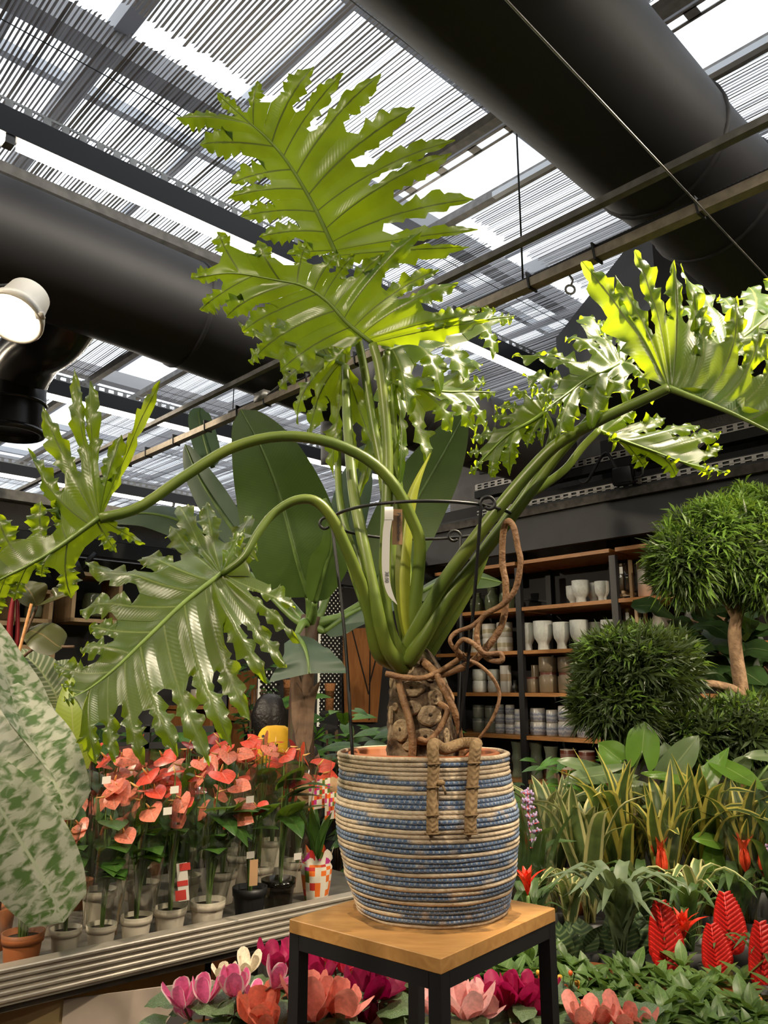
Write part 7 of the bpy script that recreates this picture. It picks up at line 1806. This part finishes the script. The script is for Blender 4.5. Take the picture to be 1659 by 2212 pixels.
# ---- aechmea with pink and violet branched spikes
M['aepink'] = mat('coral_pink_stalk', (.55, .06, .07), .5); M['aeviolet'] = mat('violet_bud', (.20, .14, .42), .4, col2=(.55, .42, .55), scale=60)
bud_me = MB().ball(V((0, 0, 0)), 1, 1, 1.5, 6, 5).mesh('bud', M['aeviolet'])
def aechmea(bx, by, ty, Y, w, label, seed):
    R = random.Random(seed); b_, t_ = P(bx, by, Y), P(bx, ty, Y); root = thing('aechmea_plant', label, 'potted plant', settle(V((b_.x, Y, ZT2)), .062)); p0 = V(root.location); b_ = V((p0.x, p0.y, b_.z)); t_ = V((p0.x, p0.y, t_.z))
    MB().lathe([(.045, 0), (.06, .1), (.055, .1), (.001, .09)], 18).build('pot', M['darkgreypot'], root)
    MB().tube([V((0, 0, .1)), b_ - p0, t_ - p0], [.007, .006, .003], 7).build('flower_stalk', M['aepink'], root)
    H = t_.z - b_.z; nl = 8
    for i in range(nl):
        z = b_.z - p0.z + H * (i + .3) / nl; ln = w * (1 - i / nl * .75)
        for s_ in (-1, 1, 0):
            d = V((s_, -.35 if s_ else -1, .35)).normalized(); e = V((0, 0, z)) + d * ln * (1 if s_ else .5)
            tw = MB().tube([V((0, 0, z)), e], .0022, 5).build('flower_branch', M['aepink'], root)
            for k in range(7 if s_ else 3):
                q = V((0, 0, z)).lerp(e, .3 + .7 * k / 7) + V((R.uniform(-.006, .006), R.uniform(-.006, .006), R.uniform(-.004, .008)))
                link('bud', bud_me, tw, Matrix.Translation(q) @ Matrix.Scale(.0042, 4))
    for k in range(10):
        q = V((0, 0, t_.z - p0.z - .006 * k)); link('bud', bud_me, root, Matrix.Translation(q + V((.003 * (-1) ** k, 0, 0))) @ Matrix.Scale(.0045, 4))
    rosette(root, V((0, 0, .1)), 'bromleaf', 12, .4, seed, only_up=True)
aechmea(1192, 1840, 1705, 2.95, .055, 'aechmea with tall pink stalk of violet buds beside the basket', 21)
aechmea(1351, 1800, 1715, 3.3, .045, 'aechmea with violet bud spike in front of the moss pole', 22)
aechmea(1662, 1860, 1780, 3.0, .045, 'aechmea with violet bud spike at the far table end', 23)
# clear sleeves around the right plants
SLV = [o for o in bpy.data.objects if o.get('label') in ('aechmea with tall pink stalk of violet buds beside the basket', 'yellow edged guzmania with tall coral red flower', 'yellow edged guzmania with coral flowers at the far table end')]
for k, o in enumerate(sorted(SLV, key=lambda o: o.location.x)):
    r_ = thing('plant_sleeve', 'clear plastic sleeve standing around the ' + ('aechmea beside the basket', 'tall coral guzmania', 'bromeliads at the far table end')[k], 'sleeve', o.location); sleeve(r_, .5, .066, .125, 50 + k)

# ---- silver leaved philodendrons on moss poles
M['silverphil'] = leafmat('silvery_arrow_leaf', (.13, .19, .085), (.26, .36, .09), vein=(.26, .33, .16), vw=.05, rough=.32, tmix=.25, var=.2)
M['brightphil'] = leafmat('bright_arrow_leaf', (.12, .24, .035), (.3, .5, .05), vein=(.24, .36, .10), vw=.05, rough=.25, tmix=.3, var=.15)
M['moss'] = mat('coir_pole', (.20, .09, .035), .95, col2=(.34, .17, .07), scale=70, bump=1, bscale=90)
def arrow_leaf(root, base, tip, hw, up, m, back=.22, drop=0.0):
    """arrow shaped blade with two basal lobes"""
    base, tip = V(base), V(tip); d = tip - base; L = d.length; y = d.normalized(); x = y.cross(V(up)).normalized(); z = x.cross(y)
    mb = MB(); ns, nw = 16, 4; vs = []; uvs = []
    for i in range(ns + 1):
        t = i / ns
        w = hw * (math.sin(math.pi * (.20 + .80 * t) ** .9)) ** .85 if t < .985 else hw * .02
        for k in range(-nw, nw + 1):
            q = k / nw; bk = -back * L * max(0, 1 - t * 2.0) * (abs(q) ** .9) * 1.3 * (1 if abs(q) < .99 else .9)
            pnt = base + y * (t * L + bk) + x * q * w * (1 if t > .1 else .75 + 2.5 * t) + z * (.22 * abs(q) * w - drop * L * t * t - .15 * q * q * w + .02 * L * math.sin(t * 7 + q * 2) * abs(q))
            vs.append(pnt); uvs.append((.5 + q / 2, t))
    c = 2 * nw + 1; mb.add(vs, [(i * c + k, i * c + k + 1, (i + 1) * c + k + 1, (i + 1) * c + k) for i in range(ns) for k in range(2 * nw)], uvs)
    return world_part(mb, 'leaf', M[m], root)
def silver(base_px, Y, label, leaves, pole, seed):
    b_ = P(base_px, 1800, Y); root = thing('arrow_leaf_philodendron', label, 'potted plant', settle(V((b_.x, Y, ZT2)), .085)); p0 = V(root.location); Y = p0.y
    MB().lathe([(.065, 0), (.083, .14), (.078, .14), (.001, .12)], 20).build('pot', M['darkgreypot'], root)
    pt = P(pole[0], pole[1], Y); pt.x = p0.x; obst(pt.x, Y, ZT2, pt.z + .02, .034, None, pown()); path = cr([V((pt.x, Y, ZT2 + .1)), V((pt.x, Y, (ZT2 + pt.z) / 2)), pt], 24)
    world_part(MB().tube(path, [.027 * (1 + .15 * noise.noise(p * 30)) for p in path], 14), 'moss_pole', M['moss'], root)
    for bx, by, tx, ty, Yb, Yt, hwp, up, m, bk in leaves:
        B, T = P(bx, by, Yb), P(tx, ty, Yt)
        arrow_leaf(root, B, T, hwp * Yb / FPX * 1.08, up, m, bk, drop=.06)
        anchor = V((pt.x, Y, lerp(ZT2 + .2, min(pt.z, B.z - .02), .7)))
        world_part(MB().tube(cr([anchor, (anchor + B) / 2 + V((0, -.02, .03)), B], 12), [lerp(.008, .005, i / 12) for i in range(13)], 7), 'petiole', M['stemgreen'], root)
    return root
up1 = (0, -.75, .65); uf = (0, -1, .1)
silver(1345, 3.45, 'silvery arrow leaf philodendron on coir pole, beside striped pots', [
    (1387, 1622, 1394, 1558, 3.40, 3.42, 33, uf, 'brightphil', .55), (1340, 1642, 1293, 1604, 3.40, 3.42, 27, uf, 'brightphil', .2), (1317, 1671, 1218, 1684, 3.34, 3.24, 21, up1, 'silverphil', .5),
    (1286, 1662, 1205, 1639, 3.45, 3.4, 17, up1, 'silverphil', .3), (1310, 1770, 1221, 1694, 3.3, 3.25, 14, up1, 'silverphil', .1), (1286, 1752, 1276, 1714, 3.3, 3.3, 16, uf, 'silverphil', .2), (1370, 1712, 1330, 1655, 3.4, 3.4, 18, uf, 'silverphil', .2),
    (1300, 1800, 1250, 1760, 3.3, 3.25, 18, up1, 'silverphil', .2), (1395, 1780, 1372, 1745, 3.32, 3.3, 20, uf, 'silverphil', .2)], (1350, 1690), 5)
silver(1490, 3.5, 'silvery arrow leaf philodendron on coir pole, middle one of three', [
    (1446, 1668, 1512, 1588, 3.42, 3.45, 28, uf, 'silverphil', .3), (1446, 1660, 1436, 1602, 3.46, 3.48, 22, uf, 'silverphil', .2), (1513, 1696, 1390, 1664, 3.35, 3.25, 14, up1, 'brightphil', .1), (1424, 1730, 1357, 1688, 3.32, 3.3, 23, up1, 'silverphil', .3),
    (1487, 1716, 1420, 1702, 3.36, 3.3, 25, up1, 'brightphil', .3), (1481, 1746, 1391, 1738, 3.3, 3.2, 12, up1, 'silverphil', .1), (1481, 1748, 1574, 1748, 3.3, 3.2, 11, up1, 'silverphil', .1), (1482, 1762, 1422, 1746, 3.26, 3.2, 16, up1, 'brightphil', .3), (1420, 1800, 1400, 1760, 3.3, 3.3, 22, uf, 'silverphil', .2)], (1490, 1672), 6)
silver(1610, 3.4, 'bright arrow leaf philodendron with twisted glossy leaves at the table end', [
    (1495, 1732, 1576, 1610, 3.24, 3.3, 20, (-.4, -.9, .2), 'brightphil', .1), (1555, 1650, 1660, 1706, 3.3, 3.18, 28, (.3, -.7, .6), 'brightphil', .2), (1578, 1662, 1509, 1658, 3.4, 3.35, 13, up1, 'silverphil', .2), (1583, 1678, 1623, 1632, 3.42, 3.44, 20, uf, 'silverphil', .2),
    (1680, 1634, 1608, 1630, 3.45, 3.4, 15, up1, 'silverphil', .2), (1548, 1818, 1497, 1808, 3.1, 3.05, 17, up1, 'brightphil', .2), (1544, 1905, 1537, 1812, 3.12, 3.1, 24, uf, 'brightphil', .1), (1630, 1780, 1690, 1730, 3.3, 3.3, 22, uf, 'silverphil', .3), (1590, 1790, 1560, 1750, 3.3, 3.3, 24, uf, 'silverphil', .3), (1640, 1700, 1690, 1660, 3.5, 3.5, 26, uf, 'silverphil', .3)], (1625, 1680), 7)
shrub(settle(V((P(1240, 1760, 3.6).x, 3.6, ZT2)), .075), 'small leaved bright shrub under the striped pots', 90, .17, .35, .62, .07, [1, 2], 330, pot_h=.16, pot_r=.07, own='right')
shrub(settle(V((P(1420, 1800, 3.62).x, 3.62, ZT2)), .075), 'dark shrub between the arrow leaf plants', 70, .22, .3, .52, .11, [0, 0, 1], 331, pot_h=.16, pot_r=.07, own='right')
shrub(settle(V((P(1600, 1800, 3.6).x, 3.6, ZT2)), .075), 'dark shrub behind the bright arrow leaf plant', 70, .24, .3, .55, .11, [0, 0, 1], 332, pot_h=.16, pot_r=.07, own='right')
shrub(settle(V((P(1180, 1780, 3.6).x, 3.6, ZT2)), .075), 'dark shrub in the gap beside the basket', 50, .16, .25, .5, .09, [0, 1], 333, pot_h=.16, pot_r=.07, own='right')

# ---- cloud pruned podocarpus
M['needle'] = leafmat('podocarpus_needle', (.055, .085, .030), (.14, .2, .03), rough=.38, tmix=.2, var=.35)
M['needlenew'] = leafmat('fresh_podocarpus_needle', (.14, .25, .04), (.3, .45, .05), rough=.38, tmix=.3, var=.25)
M['podbark'] = mat('pale_brown_bark', (.17, .10, .055), .8, col2=(.36, .23, .13), scale=25, bump=.7, bscale=50)
pod = thing('cloud_pruned_tree', 'cloud pruned podocarpus with needle leaf pads on bare brown branches', 'tree', gp(1615, 3.98))
pp0 = V(pod.location)
def limb(pts, r0, r1): 
    path = cr([P(*q) if not isinstance(q, Vector) else q for q in pts], 10 * len(pts)); n = len(path); world_part(MB().tube(path, [lerp(r0, r1, i / (n - 1)) * (1 + .1 * noise.noise(path[i] * 14)) for i in range(n)], 12), 'branch', M['podbark'], pod)
limb([V((pp0.x, 3.98, .3)), (1625, 1640, 3.9), (1610, 1540, 3.9), (1600, 1480, 3.9), (1588, 1390, 3.9), (1590, 1340, 3.9), (1605, 1290, 3.9), (1600, 1230, 3.9)], .045, .022)
limb([(1606, 1510, 3.9), (1585, 1490, 3.85), (1540, 1478, 3.8), (1490, 1478, 3.75), (1440, 1472, 3.7), (1390, 1465, 3.65)], .024, .012)
limb([(1590, 1340, 3.9), (1560, 1290, 3.9), (1520, 1250, 3.85), (1490, 1220, 3.85)], .018, .01)
limb([(1600, 1260, 3.9), (1640, 1220, 3.9), (1690, 1200, 3.9)], .016, .01)
limb([(1612, 1550, 3.9), (1560, 1590, 3.8), (1500, 1600, 3.75), (1450, 1600, 3.7)], .018, .01)
world_part(MB().lathe([(.2, 0), (.25, .36), (.24, .36), (.001, .33)], 28, V((pp0.x, 3.98, 0))), 'pot', M['terra'], pod)
def pad(c_, rx, ry, rz, n, fresh, seed, L=.108):
    """needle clusters on the shell of an ellipsoid pad"""
    R = np.random.RandomState(seed); vs = []; fs = []; mi = []; uv = []
    for i in range(int(n * .85)):
        u = R.normal(size=3); u /= np.linalg.norm(u); rr_ = R.uniform(.72, 1.0)
        c = np.array(c_) + u * np.array((rx, ry, rz)) * rr_ * (1 + .30 * noise.noise(V((u[0] * 2.3 + seed * 3.1, u[1] * 2.3, u[2] * 2.3))))
        axd = u * .9 + R.normal(size=3) * .35 + np.array((0, 0, .45)); axd /= np.linalg.norm(axd)
        isn = fresh > R.rand() * (1.6 - u[2] * 1.2)
        t1 = np.cross(axd, (.31, .9, .2)); t1 /= np.linalg.norm(t1); t2 = np.cross(axd, t1)
        nn = 10 if isn else 9
        for k in range(nn):
            a = k * 2.399 + R.rand(); el = R.uniform(.15, 1.15); d = axd * math.sin(el) + (t1 * math.cos(a) + t2 * math.sin(a)) * math.cos(el)
            l = L * R.uniform(.65, 1.15); sd = np.cross(d, axd); sd /= (np.linalg.norm(sd) + 1e-6); w = l * .062
            b0_ = c + axd * R.uniform(-.02, .02); m_ = b0_ + d * l * .55 + sd * 0; e = b0_ + d * l - np.array((0, 0, l * .22 if isn else l * .06))
            o = len(vs); vs += [b0_, m_ + sd * w, e, m_ - sd * w]; fs.append((o, o + 1, o + 2, o + 3)); mi.append(1 if isn else 0); uv += [(.5, 0), (1, .5), (.5, 1), (0, .5)]
    mb = MB(); mb.v = [tuple(x) for x in vs]; mb.f = fs; mb.m = mi; mb.uv = uv
    o = world_part(mb, 'needle_pad', [M['needle'], M['needlenew']], pod, False); stuff(o); return o
def padpx(px, py, Y, wpx, hpx, n, fresh, seed):
    c = P(px, py, Y); s_ = Y / FPX * 1.0; pad(c, wpx / 2 * s_, min(.3, wpx / 2 * s_ * .8), hpx / 2 * s_, n, fresh, seed)
padpx(1560, 1180, 3.85, 240, 190, 1100, .75, 1)
padpx(1640, 1140, 3.95, 200, 160, 700, .8, 2)
padpx(1480, 1215, 3.75, 130, 130, 420, .45, 3)
padpx(1660, 1230, 3.8, 170, 150, 520, .6, 4)
padpx(1360, 1440, 3.62, 205, 130, 950, .18, 5)
padpx(1340, 1520, 3.6, 170, 110, 600, .08, 6)
padpx(1430, 1440, 3.68, 130, 120, 380, .25, 7)
padpx(1490, 1590, 3.72, 190, 100, 600, .22, 8)
padpx(1600, 1580, 3.7, 180, 110, 600, .35, 9)
# ---- fiddle leaf fig behind
M['fiddle'] = leafmat('fiddle_leaf', (.028, .060, .018), (.09, .16, .02), vein=(.11, .15, .06), vw=.04, rough=.3, tmix=.15)
fig = thing('fiddle_leaf_fig', 'dark fiddle leaf fig with broad leaves behind the cloud pruned tree', 'tree', gp(1560, 4.5)); f0 = V(fig.location)
world_part(MB().tube(cr([V((f0.x, 4.5, .2)), P(1570, 1560, 4.5), P(1556, 1450, 4.5), P(1560, 1330, 4.5)], 14), .03, 10), 'trunk', M['podbark'], fig)
R = random.Random(91)
for k in range(46):
    c_ = P(R.uniform(1440, 1680), R.uniform(1310, 1480), R.uniform(4.2, 4.7)); d = V((R.uniform(-1, 1), R.uniform(-.8, .1), R.uniform(-.6, .5))).normalized(); L = R.uniform(.2, .30)
    world_part(MB().blade(cr([c_, c_ + d * L * .5 + V((0, 0, .02)), c_ + d * L + V((0, 0, -.04))], 9), L * .34, V((0, -.6, .8)), lambda t: (math.sin(math.pi * (t * .9 + .05) ** 1.3)) ** .7 if t < .99 else .03, 3, .12, -.1, .12, 2), 'leaf', M['fiddle'], fig)
    if k % 3 == 0: world_part(MB().tube(cr([P(1560, 1400, 4.5), (P(1560, 1380, 4.5) + c_) / 2 + V((0, 0, .04)), c_], 6), .007, 5), 'twig', M['podbark'], fig)
world_part(MB().lathe([(.16, 0), (.2, .3), (.19, .3), (.001, .27)], 24, V((f0.x, 4.5, 0))), 'pot', M['terra'], fig)

# ---- skimmia shrubs fill the front of the table; their pots are set first, then the foliage
SKI = []
SKI.append((tp(1090, 2.50, ZT1), 'glossy green skimmia shrub seen under the right of the wood top', grid_heads(1020, 1190, 2050, 2130, 2.34, 2.6, 20, 1), 501))
SKI.append((tp(1270, 2.50, ZT1), 'glossy green skimmia shrub right of the stand leg', grid_heads(1215, 1350, 2060, 2190, 2.26, 2.62, 24, 2), 502))
SKI.append((tp(1420, 2.40, ZT1), 'glossy green skimmia shrub below the red flower spikes', grid_heads(1340, 1500, 2090, 2220, 2.16, 2.5, 25, 3), 503))
SKI.append((tp(1580, 2.30, ZT1), 'glossy green skimmia shrub at the table corner', grid_heads(1470, 1690, 2120, 2240, 2.10, 2.42, 25, 4), 504))
SKI.append((tp(1400, 2.10, ZT1), 'low glossy skimmia shrub behind the salmon cyclamen', grid_heads(1380, 1640, 2180, 2260, 2.02, 2.15, 18, 5), 505))
for k, (pos, lb, heads, seed) in enumerate(SKI):
    pos = settle(pos, .072); OB[-1] = OB[-1][:6] + (seed,); SKI[k] = (pos, lb, heads, seed)
_ob.clear(); _ob['n'] = -1
for pos, lb, heads, seed in SKI: skimmia(pos, lb, heads, seed)
